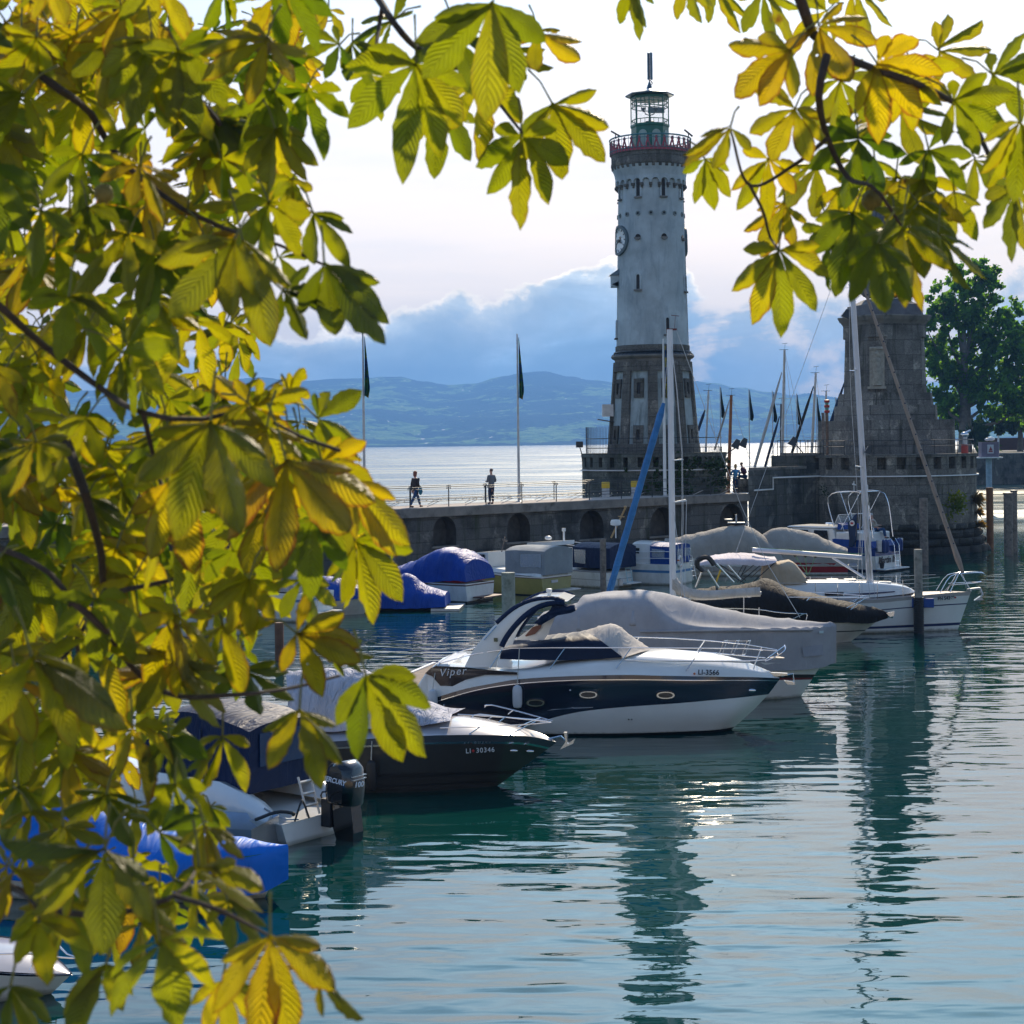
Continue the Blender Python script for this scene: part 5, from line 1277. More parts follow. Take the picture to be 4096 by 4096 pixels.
for p in (F.loc(2120, 2404, -1.18), F.loc(2180, 2398, -1.18), a, b_):
    pass
tp = [F.loc(2110, 2404, -1.18), F.loc(2215, 2396, -1.18), F.loc(2265, 2412, -1.18), F.loc(2150, 2424, -1.18)]
q.prism([p+Vector((0, .32, 0)) for p in tp], (0, 1.72, 0)); bevel(q.build("arch_top", gel, F.t, smooth=False), .04, 3)
q = MB(); pnl = [F.loc(px, py, -.35) for px, py in ((2060, 2560), (2180, 2470), (2215, 2418), (2240, 2420), (2190, 2540), (2175, 2560))]; q.prism(pnl, (0, .06, 0)); wp = q.build("inner_arch_wing", gel, F.t, smooth=False)
q = MB(); q.prism([F.loc(px, py, -.36) for px, py in ((2101, 2542), (2131, 2508), (2168, 2497), (2163, 2513), (2140, 2536), (2104, 2546))], (0, -.02, 0)); q.build("wing_window", mat("brown_glass", (.16, .06, .04), .3), wp, smooth=False)
q = MB(); c = F.loc(1983, 2559, -1.19); q.box(c, (.09, .03, .09)); q.build("arch_lamp", mat("olive_lens", (.10, .12, .06), .3), F.t, smooth=False)
q = MB(); P = [F.loc(px, py, -.75) for px, py in ((2150, 2495), (2210, 2450), (2260, 2440), (2300, 2430))]
q.tube(catmull(P, 12), [.05+.05*abs(sin(i*.8)) for i in range(12)], 8); q.prism([F.loc(px, py, -.8) for px, py in ((2135, 2492), (2200, 2440), (2215, 2412), (2290, 2430), (2303, 2441), (2285, 2452), (2230, 2462), (2165, 2500))], (0, .35, 0)); o = q.build("folded_bimini", cv_navy, F.t, ang=60)
q = MB(); p = F.loc(2197, 2398, -.5); q.tube([p, p+Vector((0, 0, .10))], .015, 6); q.lathe([(.05, .08), (.05, .18), (.07, .19), (.07, .26), (.02, .27)], c=p, n=12); q.build("anchor_light", white, F.t)
q = MB(); q.tube([F.loc(1935, 2560, -1.24), F.loc(1985, 2505, -1.20)], .014, 6); q.build("grab_handle", chrome, F.t)
# handrails
top = [F.on(px, py, .86) for px, py in ((1755, 2655), (1870, 2622), (2000, 2598), (2075, 2592), (2300, 2591), (2700, 2592), (2990, 2594))]
end = [F.on(3090, 2596, .5), F.loc(3107, 2604, -.12)]
T2 = top+end
posts = []
for (a0, b0), (a1, b1) in (((2008, 2598), (1960, 2672)), ((2260, 2592), (2200, 2675)), ((2523, 2594), (2465, 2674)), ((2805, 2594), (2745, 2684)), ((3045, 2597), (3010, 2686)), ((1760, 2650), (1752, 2665))):
    posts.append((F.on(a0, b0, .86 if a0 < 3000 else .6), F.on(a1, b1, .93 if a1 < 2980 else .5)))
low = [F.on(px, py, .89) for px, py in ((1760, 2660), (2075, 2636), (2500, 2640), (2800, 2643), (2990, 2643), (3060, 2640))]
rail(F, T2, posts, r=.013, extra=[low[2:]])
q = MB(); q.tube([F.loc(3107, 2604, -.12), F.loc(3112, 2618, .0), F.m(F.loc(3107, 2604, -.12))], .013, 6); q.build("pulpit_end", chrome, F.t)
tubes(F, [[F.loc(3060, 2645, -.1), F.loc(3105, 2625, -.05), F.loc(3140, 2600, 0), F.loc(3138, 2580, .2)]]+[[F.loc(3060, 2640, .1), F.loc(3138, 2583, .5)]], .012, chrome, "bow_frame")
q = MB(); q.ball(F.loc(3108, 2632, 0), .19, sc=(1, .5, .16)); q.build("bow_seat", mat("beige_cushion", (.62, .50, .38), .6), F.t)
# fender baskets
for cx in ((2795, 2640), (2930, 2590)):
    c = F.loc(cx[0], cx[1], .3); q = MB()
    for dx in (-.28, 0, .28):
        q.tube([c+Vector((dx-.05, -.1, -.17)), c+Vector((dx+.08, -.1, .17)), c+Vector((dx+.16, .1, .17)), c+Vector((dx+.03, .1, -.17))], .008, 4, closed=True)
    q.tube([c+Vector((-.33, -.1, -.17)), c+Vector((.3, -.1, -.17))], .008, 4); q.tube([c+Vector((-.2, -.1, .17)), c+Vector((.42, -.1, .17))], .008, 4); q.build("fender_basket", chrome, F.t)
# anchor and roller
q = MB(); a = F.loc(3110, 2705, 0); q.prism([F.loc(px, py, -.06) for px, py in ((3075, 2690), (3150, 2694), (3150, 2702), (3100, 2706))], (0, .12, 0)); q.tube([F.loc(3125, 2705, 0), F.loc(3172, 2695, 0), F.loc(3176, 2738, 0)], .02, 6); q.prism([F.loc(px, py, -.05) for px, py in ((3135, 2722), (3178, 2730), (3180, 2740), (3150, 2738))], (0, .1, 0)); q.build("anchor", chrome, F.t, ang=30)
# hatch and windlass on the foredeck
q = MB(); c = F.loc(2820, 2632, 0); q.lathe([(.24, 0), (.24, .03), (.2, .045), (0, .045)], c=c, n=20); q.build("deck_hatch", gelw, F.t, ang=30)
tubes(F, [[F.on(px, py, .78, .02) for px, py in ((2508, 2636), (2700, 2644), (2870, 2645), (3000, 2650))]], .02, gelw, "deck_moulding")
fw_ = mat("fender_white", (.55, .57, .60), .5)
for cx, y0, y1, tp_ in ((2070, 2835, 2740, (2078, 2592)), (1732, 2838, 2757, (1745, 2656))):
    b0 = F.on(cx, y0, 1.0, .15); t0 = F.on(cx, y1, 1.0, .15); fender(F, b0, t0.z-b0.z, .115, fw_, F.on(*tp_, .9))
# ================= sleek dark motorboat nearest to it =================
F = BF("motorboat", "dark taupe speedboat with pale deck, nearest boat with an anchor at its bow", (1989, 3144), -10, 5.5, 2.35, -1)
F.LL = F.loc(2228, 2969, 0).x+.03
sh = F.crv([(1180, 2975), (1350, 2965), (1531, 2952), (1759, 2941), (1950, 2940), (2121, 2946)])+[F.loc(2228, 2969, 0)]
dg = mat("taupe_gelcoat", (.050, .046, .044), .12, var=.1, coat=.8)
hull(F, sh, bands=((.12, 1), (.155, 2), (.66, 0), (.74, 3), (.86, 0), (.89, 3), (1.0, 0)), mats=[dg, mat("slate_band", (.06, .07, .09), .15, coat=.7), chrome, rubber], flare=-.10)
dk = F.crv([(1180, 2975), (1350, 2965), (1531, 2952), (1759, 2941), (1950, 2940), (2121, 2946)], .97)+[F.loc(2226, 2968, 0)]
dk2 = F.crv([(1180, 2930), (1350, 2925), (1531, 2915), (1700, 2905), (1850, 2905), (2020, 2925)], .66)+[F.loc(2215, 2963, 0)]
dk3 = [F.loc(px, py, 0) for px, py in [(1180, 2890), (1350, 2880), (1531, 2865), (1700, 2860), (1836, 2868), (1950, 2886), (2060, 2912), (2219, 2962)]]
lilac = mat("pearl_gelcoat", (.46, .44, .46), .25, var=.05, coat=.5)
rows = [catmull(c, 36) for c in (dk, dk2, dk3)]; rows += [[F.m(p) for p in r] for r in rows[-2::-1]]
q = MB(); q.grid([list(c) for c in zip(*rows)]); q.build("deck", lilac, F.t, ang=60)
cvs = canvas("striped_cover", (.50, .50, .56), .02, 8)
hem = F.crv([(1150, 2930), (1350, 2925), (1531, 2912), (1700, 2900), (1800, 2880)], .80); mid = F.crv([(1150, 2800), (1350, 2780), (1500, 2800), (1650, 2850), (1790, 2872)], .6); rg = [F.loc(px, py, 0) for px, py in ((1150, 2680), (1350, 2672), (1460, 2680), (1560, 2730), (1691, 2800), (1795, 2860))]
cover(F, [hem, mid, rg], cvs, fold=.03, seed=6, ff=4.5)
q = MB(); q.lathe([(.20, 0), (.20, .03), (.16, .05), (0, .05)], c=F.loc(1861, 2900, -.25), n=20); q.build("hatch", gel, F.t, ang=30)
rt = [F.on(px, py, .8) for px, py in ((1888, 2862), (1905, 2856), (2050, 2872), (2203, 2888))]
rail(F, rt, [(F.on(2022, 2868, .8), F.on(1995, 2890, .85)), (F.on(2150, 2882, .7), F.on(2030, 2943, .9)), (F.on(1898, 2858, .8), F.on(1885, 2872, .85))], r=.012, extra=[[F.on(px, py, .86) for px, py in ((1760, 2912), (1950, 2906), (2100, 2898), (2205, 2888))], [F.on(1920, 2908, .86), F.on(1875, 2938, .93)]])
p0, p1 = F.on(1864, 3008, .97, .03), F.on(1968, 3002, .97, .03)
text("LI", F.t, p0+Vector((0, -.04, -.02)), p1-p0, (0, 0, 1), .135, txtw, spacing=1.15); text("30346", F.t, p0+(p1-p0)*.40+Vector((0, -.04, -.02)), p1-p0, (0, 0, 1), .135, txtw, spacing=1.15)
q = MB(); q.ball(p0+(p1-p0)*.29+Vector((0, -.04, .02)), .03, sc=(1, .3, 1)); q.build("registration_dot", redt, F.t)
for px, py in ((2120, 3005), (2055, 3003)): q = MB(); q.ball(F.on(px, py, .97, .0), .06, sc=(1.4, .4, .5)); q.build("bow_light", chrome, F.t)
fender(F, F.on(1486, 3165, 1, .12), .62, .105, rubber, F.on(1488, 2950, .97))
q = MB(); q.tube([F.loc(2190, 2958, 0), F.loc(2245, 2945, 0), F.loc(2260, 2962, 0)], .025, 6); q.prism([F.loc(px, py, -.07) for px, py in ((2255, 2930), (2266, 2932), (2270, 2975), (2300, 2955), (2292, 2975), (2240, 2998), (2262, 2968))], (0, .14, 0)); q.build("anchor", chrome, F.t, ang=30)
# ================= big grey covered motorboat =================
F = BF("motorboat", "large motorboat wholly wrapped in a warm grey cover, behind the navy striped one", (3203, 2786), -8, 7.2, 2.9, -1)
F.LL = F.loc(3346, 2498, 0).x+.03
sh = F.crv([(2150, 2640), (2500, 2640), (2800, 2645), (3050, 2650), (3200, 2655)])+[F.loc(3285, 2660, 0)]
hull(F, sh, bands=((.30, 0), (.40, 1), (.46, 2), (1, 0)), mats=[gel, rubber, mat("dark_red_line", (.20, .03, .03), .4)], flare=-.1)
hem = F.crv([(2150, 2665), (2500, 2670), (2800, 2676), (3100, 2682), (3262, 2674)], 1.02, .02)+[F.loc(3342, 2650, 0)]
rl = F.crv([(2150, 2535), (2500, 2528), (2800, 2524), (3100, 2522), (3270, 2520)], 1.0)+[F.loc(3346, 2510, 0)]
shl = F.crv([(2150, 2470), (2291, 2438), (2400, 2402), (2500, 2398), (2590, 2402), (2650, 2440), (2750, 2482), (2880, 2503), (3057, 2513), (3200, 2512), (3300, 2508)], .72)+[F.loc(3345, 2504, 0)]
rg = [F.loc(px, py, 0) for px, py in ((2150, 2470), (2291, 2425), (2338, 2385), (2459, 2371), (2552, 2364), (2664, 2371), (2812, 2415), (2940, 2443), (3040, 2461), (3154, 2475), (3296, 2489), (3325, 2483), (3346, 2498))]
cover(F, [hem, rl, shl, rg], cv_grey, n=84, across=34, fold=.028, ff=1.3, seed=11)
q = MB(); q.tube(catmull(F.crv([(2560, 2527), (2800, 2524), (3100, 2521), (3250, 2519)], 1.0, .05), 14), .035, 7); q.build("rail_bulge", cv_grey, F.t)
q = MB(); q.prism([F.on(px, py, 1.0, .07) for px, py in ((3208, 2590), (3290, 2578), (3295, 2620), (3215, 2628))], (0, .02, 0)); q.build("cover_patch", canvas("patch_grey", (.30, .31, .35), .004, 5), F.t, smooth=False)
q = MB(); q.prism([F.on(px, py, 1.0, .06) for px, py in ((3277, 2524), (3294, 2523), (3294, 2533), (3277, 2534))], (0, .01, 0)); q.build("cover_label", mat("pale_label", (.5, .62, .65), .5), F.t, smooth=False)
for px, py in ((2533, 2500), (2318, 2520)):
    c = F.on(px, py, .85, .02); q = MB(); q.lathe([(.16, 0), (.13, .08), (.02, .38)], c=c, n=12, a0=-1.4, a1=1.4, cap=False); solid(q.build("cover_vent", cv_grey, F.t), .01)
rn = random.Random(4)
# ================= slim sailing boat with the white mast =================
F = BF("sailing_boat", "sailing boat with slim white mast, sagging beige sail cover and leaning blue furled sail", wat(2380, 2655), 176, 6.6, 2.1, 1, "sailing boat")
F.LL = F.loc(2330, 2530, 0).x+.03
def fp(px, py, y=0.0): return F.loc(px, py, y)
sh = F.crv([(3205, 2562), (3000, 2560), (2800, 2555), (2600, 2548), (2450, 2540)])+[F.loc(2330, 2530, 0)]
_, S_, _ = hull(F, sh, bands=((.12, 1), (1, 0)), mats=[gel, mat("navy_line", (.02, .03, .10), .4)]); deckgrid(F, S_)
mb_, mt_ = fp(2693, 2480), fp(2679, 1318); q = MB(); q.tube([Vector((mb_.x, 0, .5)), mb_, mt_], [.105, .105, .095], 12); ms = q.build("mast", mat("white_mast_paint", (.74, .74, .76), .3, var=.03), F.t)
q = MB(); q.bar(mt_+Vector((.1, 0, 0)), mt_+Vector((-.22, 0, .0)), .06); q.tube([mt_+Vector((-.15, 0, 0)), mt_+Vector((-.18, 0, .42))], .008, 4); q.bar(mt_+Vector((-.30, 0, .42)), mt_+Vector((-.05, 0, .45)), .02); q.build("mast_head", mat("dark_red_fitting", (.15, .03, .03), .5), ms)
for px0, py0, px1, py1 in ((2690, 1842, 2731, 1838), (2690, 2010, 2746, 2003)):
    q = MB(); q.bar(fp(px0, py0), fp(px1, py1, .5), .05, .03); q.bar(fp(px0, py0), F.m(fp(px1, py1, .5)), .05, .03); q.build("spreader", white, ms)
a, b_ = fp(2655, 1612), fp(2428, 2400); q = MB(); q.tube([a.lerp(b_, i/16) for i in range(17)], [.05]+[.115-.012*(i % 2) for i in range(15)]+[.07], 9); q.build("furled_sail", blu, F.t)
tubes(F, [[mt_, a], [b_, Vector((6.45, 0, .75))]], .010, galv, "forestay")
tubes(F, [[mt_+Vector((-.2, 0, 0)), fp(3000, 2110, -.5), fp(3200, 2470, 0)], [mt_, fp(2731, 1838, .5), Vector((mb_.x-.2, .95, .75))], [mt_, F.m(fp(2731, 1838, .5)), Vector((mb_.x-.2, -.95, .75))], [fp(2690, 2005), Vector((mb_.x-.5, .95, .7))], [fp(2746, 2003, .5), Vector((mb_.x-.3, .98, .7))]], .009, galv, "shroud", sm=6)
bm0, bm1 = fp(2700, 2395), fp(3045, 2372); q = MB(); q.tube([bm0, bm1], .05, 8); q.build("boom", galv, F.t)
up_ = [(2689, 2290), (2705, 2305), (2722, 2330), (2760, 2352), (2830, 2362), (2920, 2356), (3040, 2348)]; lo_ = [(2689, 2372), (2710, 2380), (2740, 2390), (2790, 2400), (2860, 2399), (2950, 2391), (3042, 2386)]
U_, L_ = catmull([fp(*p) for p in up_], 26), catmull([fp(*p) for p in lo_], 26); rows = []
for i, (a, b_) in enumerate(zip(U_, L_)):
    t_ = .10; rows.append([a, a.lerp(b_, .3)+Vector((0, t_, 0)), a.lerp(b_, .75)+Vector((0, t_*1.3, .0)), b_, a.lerp(b_, .75)-Vector((0, t_*1.3, 0)), a.lerp(b_, .3)-Vector((0, t_, 0))])
q = MB(); q.grid(rows, close=True); q.build("sail_cover", canvas("sail_cover_beige", (.52, .48, .44), .012, 8), F.t, ang=80)
tubes(F, [[fp(2850, 2433), fp(3020, 2436), fp(3120, 2450), fp(3228, 2455)], [fp(3172, 2475), fp(3225, 2454), fp(3225, 2480)], [fp(3036, 2430), fp(3036, 2545)], [fp(2975, 2385), fp(2975, 2550)]], .014, chrome, "lifeline")
# ================= black covered boat =================
F = BF("motorboat", "motorboat under a black cover with shiny rail, bow pointing at the black sleeved pile", (3403, 2566), -7, 6.1, 2.5, -1)
F.LL = F.loc(3554, 2447, 0).x+.03
sh = F.crv([(2780, 2470), (3000, 2478), (3200, 2484), (3400, 2484)])+[F.loc(3512, 2482, 0)]
hull(F, sh, bands=((.45, 0), (.50, 1), (1, 0)), mats=[mat("cream_gelcoat", (.60, .56, .50), .3, coat=.4), rubber], flare=-.12)
hem = F.crv([(2760, 2480), (3000, 2486), (3200, 2490), (3355, 2490), (3480, 2492)], 1.03, .02)+[F.loc(3550, 2470, 0)]
shl = F.crv([(2760, 2420), (2900, 2410), (3066, 2385), (3180, 2395), (3300, 2415), (3400, 2436), (3490, 2452)], .95)+[F.loc(3554, 2456, 0)]
rg = [F.loc(px, py, 0) for px, py in ((2770, 2360), (2850, 2345), (2940, 2340), (3010, 2328), (3066, 2312), (3159, 2352), (3299, 2385), (3438, 2418), (3500, 2432), (3554, 2447))]
cover(F, [hem, shl, rg], cv_black, n=64, across=26, fold=.035, seed=21)
tubes(F, both(F, F.crv([(2960, 2389), (3200, 2389), (3400, 2391), (3475, 2392)], .9))+both(F, [F.on(3470, 2392, .8), F.on(3380, 2435, .9)])+both(F, [F.on(3460, 2392, .8), F.on(3390, 2450, .95)])+both(F, [F.on(3240, 2390, .9), F.on(3205, 2425, .9)]), .013, chrome, "guard_rail")
q = MB(); q.prism([F.loc(px, py, -.06) for px, py in ((3545, 2452), (3578, 2446), (3576, 2464), (3560, 2468))], (0, .12, 0)); q.tube([F.loc(3550, 2465, 0), F.loc(3572, 2470, 0)], .03, 6); q.build("anchor", chrome, F.t, ang=30)
for (x0, y0), (x1, y1), yy in (((2830, 2280), (2876, 2352), -.9), ((2865, 2255), (2935, 2330), -.2), ((2912, 2262), (2962, 2318), .8), ((2806, 2290), (2783, 2350), -.8)):
    q = MB(); q.tube([F.loc(x0, y0, yy), F.loc(x1, y1, yy)], .035, 7); q.build("arch_strut", mat("sunlit_steel", (.80, .70, .58), .25, .9), F.t)  # golden sunlight on the struts is put into their steel colour
q = MB(); P = [F.loc(px, py, -.6) for px, py in ((2790, 2262), (2788, 2246), (2800, 2234), (2830, 2230), (2850, 2250), (2856, 2262))]; q.tube(catmull(P, 14), .09, 8); q.tube(catmull([F.loc(px, py, -.5) for px, py in ((2786, 2262), (2800, 2275), (2812, 2288))], 6), .08, 8); q.build("foam_padding", rubber, F.t)
q = MB(); q.bar(F.loc(2884, 2275, .2), F.loc(2864, 2330, .2), .06); q.build("yellow_strap", yellow, F.t, smooth=False)
# ================= white sailing yacht =================
F = BF("sailing_yacht", "white sailing yacht with tall mast, tan furled foresail and navy waterline stripe, bow right", (3831, 2520), -6, 8.6, 3.0, -1, "sailing boat", kb=.40, pw=1.9)
sh = F.crv([(2900, 2392), (3100, 2396), (3300, 2400), (3496, 2399), (3612, 2388), (3789, 2372), (3850, 2368)], LL=9.15)+[F.loc(3884, 2366, 0)]
_, S_, Wl_ = hull(F, sh, bands=((.10, 2), (.30, 0), (.33, 1), (.80, 0), (.87, 1), (1.0, 0)), mats=[gel, mat("navy_line", (.02, .03, .10), .4), mat("pale_teak_toerail", (.4, .38, .36), .5)], flare=-.05, wk=.9)
deckgrid(F, S_, .06, mat("pale_teak_deck", (.34, .28, .25), .6))
ct = F.crv([(3050, 2338), (3200, 2332), (3350, 2330), (3480, 2332), (3594, 2343), (3640, 2354)], .52)+[F.loc(3660, 2366, 0)]
cb = F.crv([(3050, 2392), (3200, 2394), (3350, 2394), (3480, 2390), (3594, 2380), (3640, 2374)], .62)+[F.loc(3662, 2368, 0)]
cc_ = [F.loc(px, py, 0) for px, py in ((3050, 2332), (3200, 2324), (3350, 2321), (3480, 2325), (3594, 2337), (3640, 2350), (3660, 2364))]
rows = [catmull(c, 30) for c in (cb, ct, cc_)]; rows = rows+[[F.m(p) for p in r] for r in rows[-2::-1]]
rr_ = []
for i in range(30): sec = [r[i] for r in rows]; rr_.append([sec[0], sec[0].lerp(sec[1], .85), sec[1].lerp(sec[2], .12)+Vector((0, 0, .01)), sec[2], sec[3].lerp(sec[2], .12)+Vector((0, 0, .01)), sec[4].lerp(sec[3], .85), sec[4]])
q = MB(); q.grid(rr_); cab = q.build("cabin_trunk", gel, F.t, ang=40)
q = MB(); q.prism([F.on(px, py, .60, .03) for px, py in ((3298, 2369), (3375, 2369), (3372, 2383), (3300, 2383))], (0, .02, 0)); q.build("window", smoke, cab, smooth=False)
q = MB(); q.prism([F.on(px, py, .59, .03) for px, py in ((3378, 2376), (3480, 2371), (3582, 2364), (3578, 2368), (3480, 2378), (3378, 2383))], (0, .02, 0)); q.build("blue_stripe", mat("navy_line", (.02, .03, .10), .4), cab, smooth=False)
for px, py in ((3330, 2322), (3540, 2332), (3400, 2322)): q = MB(); q.box(F.loc(px, py, -.1)+Vector((0, 0, .03)), (.42, .4, .05)); q.build("deck_hatch", gelw, cab, smooth=False)
m0 = F.loc(3479, 2320, 0); m1 = F.loc(3397, 955, 0); mx = m0.x
q = MB(); q.tube([m0-(m1-m0)*.06, m0, m1], [.12, .12, .095], 14); ms = q.build("mast", mat("mast_alloy", (.60, .60, .63), .35, .3, var=.04), F.t)
for y_, L_ in ((1483, .95), (1870, 1.0), (1150, .7)):
    f = (2320-y_)/(2320-955); c = m0.lerp(m1, f); q = MB(); q.bar(c, c+Vector((-.18, -L_, .05)), .045, .03); q.bar(c, c+Vector((-.18, L_, .05)), .045, .03); q.build("spreader", chrome, ms)
q = MB(); c = F.loc(3475, 1800, -.2); q.box(c, (.22, .25, .28), R=Matrix.Rotation(.4, 3, 'Y'), taper=.7); q.build("radar_reflector", steel, ms, smooth=False)
c1_ = m0.lerp(m1, (2320-1870)/1365)+Vector((-.18, -1.0, .05)); c2_ = m0.lerp(m1, (2320-1483)/1365)+Vector((-.18, -.95, .05))
ch_ = Vector((mx-.1, -1.15, .95))
tubes(F, both(F, [ch_, c1_, c2_, m1])+both(F, [ch_+Vector((-.3, .05, 0)), m0.lerp(m1, .33)])+both(F, [ch_+Vector((.2, .05, 0)), m0.lerp(m1, .33)])+[[m1, F.loc(2900, 2330, .3)]], .009, galv, "shroud", sm=12)
q = MB(); rn2 = random.Random(8)
for _ in range(26): c = m0+Vector((rn2.uniform(-.15, .15), rn2.uniform(-.14, -.1), rn2.uniform(.3, 3.2))); q.tube([c, c+Vector((rn2.uniform(-.05, .05), -.02, -.45))], .013, 4)
q.build("coiled_halyards", mat("pale_rope", (.5, .48, .42), .9), ms)
b0, b1 = F.loc(3445, 2230, 0), F.loc(3010, 2199, -.3)
q = MB(); q.tube([b0, b1], .085, 12); bo = q.build("boom", mat("white_boom", (.70, .70, .74), .35, var=.03), F.t)
tubes(F, [[F.loc(3330, 2230, 0), F.loc(3460, 2312, 0)]], .045, mat("white_boom", (.7, .7, .74)), "kicker", bo)
q = MB()
for px, py in ((3180, 2222), (3222, 2224), (3262, 2226)): q.ball(F.loc(px, py, 0), .06)
q.build("boom_block", rubber, bo)
tubes(F, [[F.loc(3180, 2222, 0), F.loc(3232, 2300, 0)], [F.loc(3222, 2224, 0), F.loc(3228, 2300, 0)], [F.loc(3262, 2226, 0), F.loc(3235, 2295, 0)], [m0.lerp(m1, .075), F.loc(3010, 2190, -.3)]], .011, mat("green_rope", (.12, .30, .15), .8), "mainsheet", bo)
a, b_ = F.loc(3853, 2298, 0), F.loc(3452, 1140, 0); d_ = b_-a; tt = a+d_*1.18; P = [a.lerp(tt, i/22) for i in range(23)]
q = MB(); q.tube(P, [.06, .115]+[.085-.0018*i for i in range(21)], 9); fs_ = q.build("furled_foresail", canvas("tan_sail_cover", (.36, .28, .23), .01, 10), F.t)
q = MB()
for i in range(2, 22): q.ball(a.lerp(tt, i/22)+Vector((.03, -.07, 0)), .028)
q.build("cover_toggle", navy, fs_)
tubes(F, [[tt, m1], [a, F.loc(3868, 2366, 0)]], .010, galv, "forestay")
pu = [F.on(3760, 2372, .9, LL=9.15), F.on(3795, 2312, .9, LL=9.15), F.on(3830, 2296, .8, LL=9.15), F.loc(3925, 2291, -.25), F.loc(3940, 2300, 0)]
pl_ = [F.on(3805, 2340, .9, LL=9.15), F.loc(3900, 2332, -.2), F.loc(3925, 2326, 0)]
tubes(F, both(F, pu)+both(F, pl_)+both(F, [F.on(3845, 2296, .7, LL=9.15), F.loc(3885, 2366, -.08)])+both(F, [F.on(3835, 2296, .8, LL=9.15), F.on(3800, 2370, .9, LL=9.15)]), .016, chrome, "pulpit")
q = MB(); q.box(F.loc(3905, 2330, 0), (.3, .3, .03)); q.build("pulpit_seat", wood, F.t, smooth=False)
for px, pyb in ((3262, 2400), (3351, 2400), (3438, 2398), (3510, 2396), (3612, 2388)):
    bt_ = F.on(px, pyb, .96, LL=9.15); q = MB(); q.tube([bt_, bt_+Vector((0, 0, .62))], .013, 6); q.tube([F.m(bt_), F.m(bt_)+Vector((0, 0, .62))], .013, 6); q.build("stanchion", chrome, F.t)
ll = [F.on(px, py, .96, LL=9.15)+Vector((0, 0, .60)) for px, py in ((3050, 2398), (3262, 2400), (3438, 2398), (3612, 2388), (3760, 2374))]
tubes(F, both(F, ll)+both(F, [p-Vector((0, 0, .3)) for p in ll]), .007, galv, "lifeline")
q = MB(); q.bar(F.loc(3870, 2358, 0), F.loc(3920, 2352, 0), .10, .06); q.tube([F.loc(3920, 2352, 0), F.loc(3930, 2380, 0), F.loc(3918, 2392, 0)], [.04, .04, .03], 6); q.prism([F.loc(px, py, -.1) for px, py in ((3922, 2385), (3898, 2402), (3935, 2400))], (0, .2, 0)); q.build("anchor", galv, F.t, ang=30)
q = MB(); c = F.on(3692, 2412, 1, .08, LL=9.15); q.box(c, (.78, .10, .34)); bevel(q.build("blue_fender_board", mat("blue_foam", (.015, .07, .30), .6), F.t, smooth=False), .03)
p0, p1 = F.on(3750, 2400, .96, .04, LL=9.15), F.on(3815, 2396, .96, .04, LL=9.15)
text("FN 54369", F.t, p0+Vector((0, -.05, 0)), p1-p0, (0, 0, 1), .17, txtb, bold=.005)
q = MB(); q.ball(F.on(3821, 2390, .97, .04, LL=9.15), .035, sc=(1, .3, 1)); q.build("registration_dot", redt, F.t)
# spray hood and bimini over the cockpit
hem = [F.loc(px, py, -.85) for px, py in ((3045, 2330), (3120, 2338), (3200, 2335), (3232, 2322))]; mid = [F.loc(px, py, -.75) for px, py in ((3056, 2262), (3110, 2262), (3175, 2262), (3222, 2312))]; rg = [F.loc(px, py, 0) for px, py in ((3055, 2255), (3110, 2250), (3168, 2244), (3224, 2308))]
cover(F, [hem, mid, rg], cv_tan, n=26, across=20, fold=.02, name="spray_hood", seed=31)
for k_ in range(5):
    x0, x1 = 3150+k_*9, 3180+k_*10; q = MB(); q.bar(F.loc(x0, 2256+k_*1.5, -.5), F.loc(x1+5, 2300+k_*2, -.7), .03, .015); q.build("hood_strap", mat("cream_tape", (.75, .68, .58), .6), F.t, smooth=False)
sdn = [(2800, 2262), (2850, 2258), (2920, 2258), (2990, 2260), (3060, 2262), (3105, 2248)]; mdn = [(2800, 2250), (2850, 2238), (2920, 2234), (3000, 2236), (3060, 2240), (3108, 2240)]
rgn = [(2815, 2238), (2860, 2222), (2930, 2212), (3010, 2214), (3060, 2226), (3106, 2237)]
cover(F, [[F.loc(px, py, -1.15) for px, py in sdn], [F.loc(px, py, -1.0) for px, py in mdn], [F.loc(px, py, .2) for px, py in rgn]], canvas("bimini_white", (.66, .58, .60), .008, 5), n=40, across=18, fold=.02, name="bimini", seed=33, ends=False)
tubes(F, both(F, [F.loc(2985, 2265, -1.1), F.loc(2950, 2330, -1.1)])+both(F, [F.loc(3040, 2262, -1.1), F.loc(2960, 2330, -1.1)])+both(F, [F.loc(2860, 2262, -1.1), F.loc(2990, 2340, -1.1)])+both(F, [F.loc(3100, 2250, -1.1), F.loc(3010, 2330, -1.1)]), .018, steel, "bimini_frame")
# ================= boats along the pier =================
# blue and white motor yacht with the man on deck
F = BF("motor_yacht", "white and blue motor yacht with lettered transom and steel canopy frame below the bastion", wat(3508, 2284)+Vector((-4.6, 4.4, 0)), 138, 6.4, 2.9, 1, "motorboat", sb=.95)
tz = lambda px, py: F.locx(px, py, 0)
def fit(F, cpx, side=1):           # slide the boat so that its near stern corner at the waterline falls on the given pixel
    w0 = wat(*cpx); c = F.M @ Vector((0, F.sg*F.B/2*F.sb*.92, 0)); dlt = w0-c; dlt.z = 0
    F.o += dlt; F.t.location = F.o; F.M = Matrix.Translation(F.o) @ Matrix.Rotation(F.h, 4, 'Z'); F.Mi = F.M.inverted(); F.eye = F.Mi @ Vector((0, 0, CH))
def sheerc(F, z0, z1, n=8, over=.5): return [Vector((x, F.sg*F.hb(x, F.L+over), z0+(z1-z0)*(x/(F.L+over))**2)) for x in [(F.L+over)*i/(n-1)*1.0 for i in range(n)]]
fit(F, (3503, 2287))
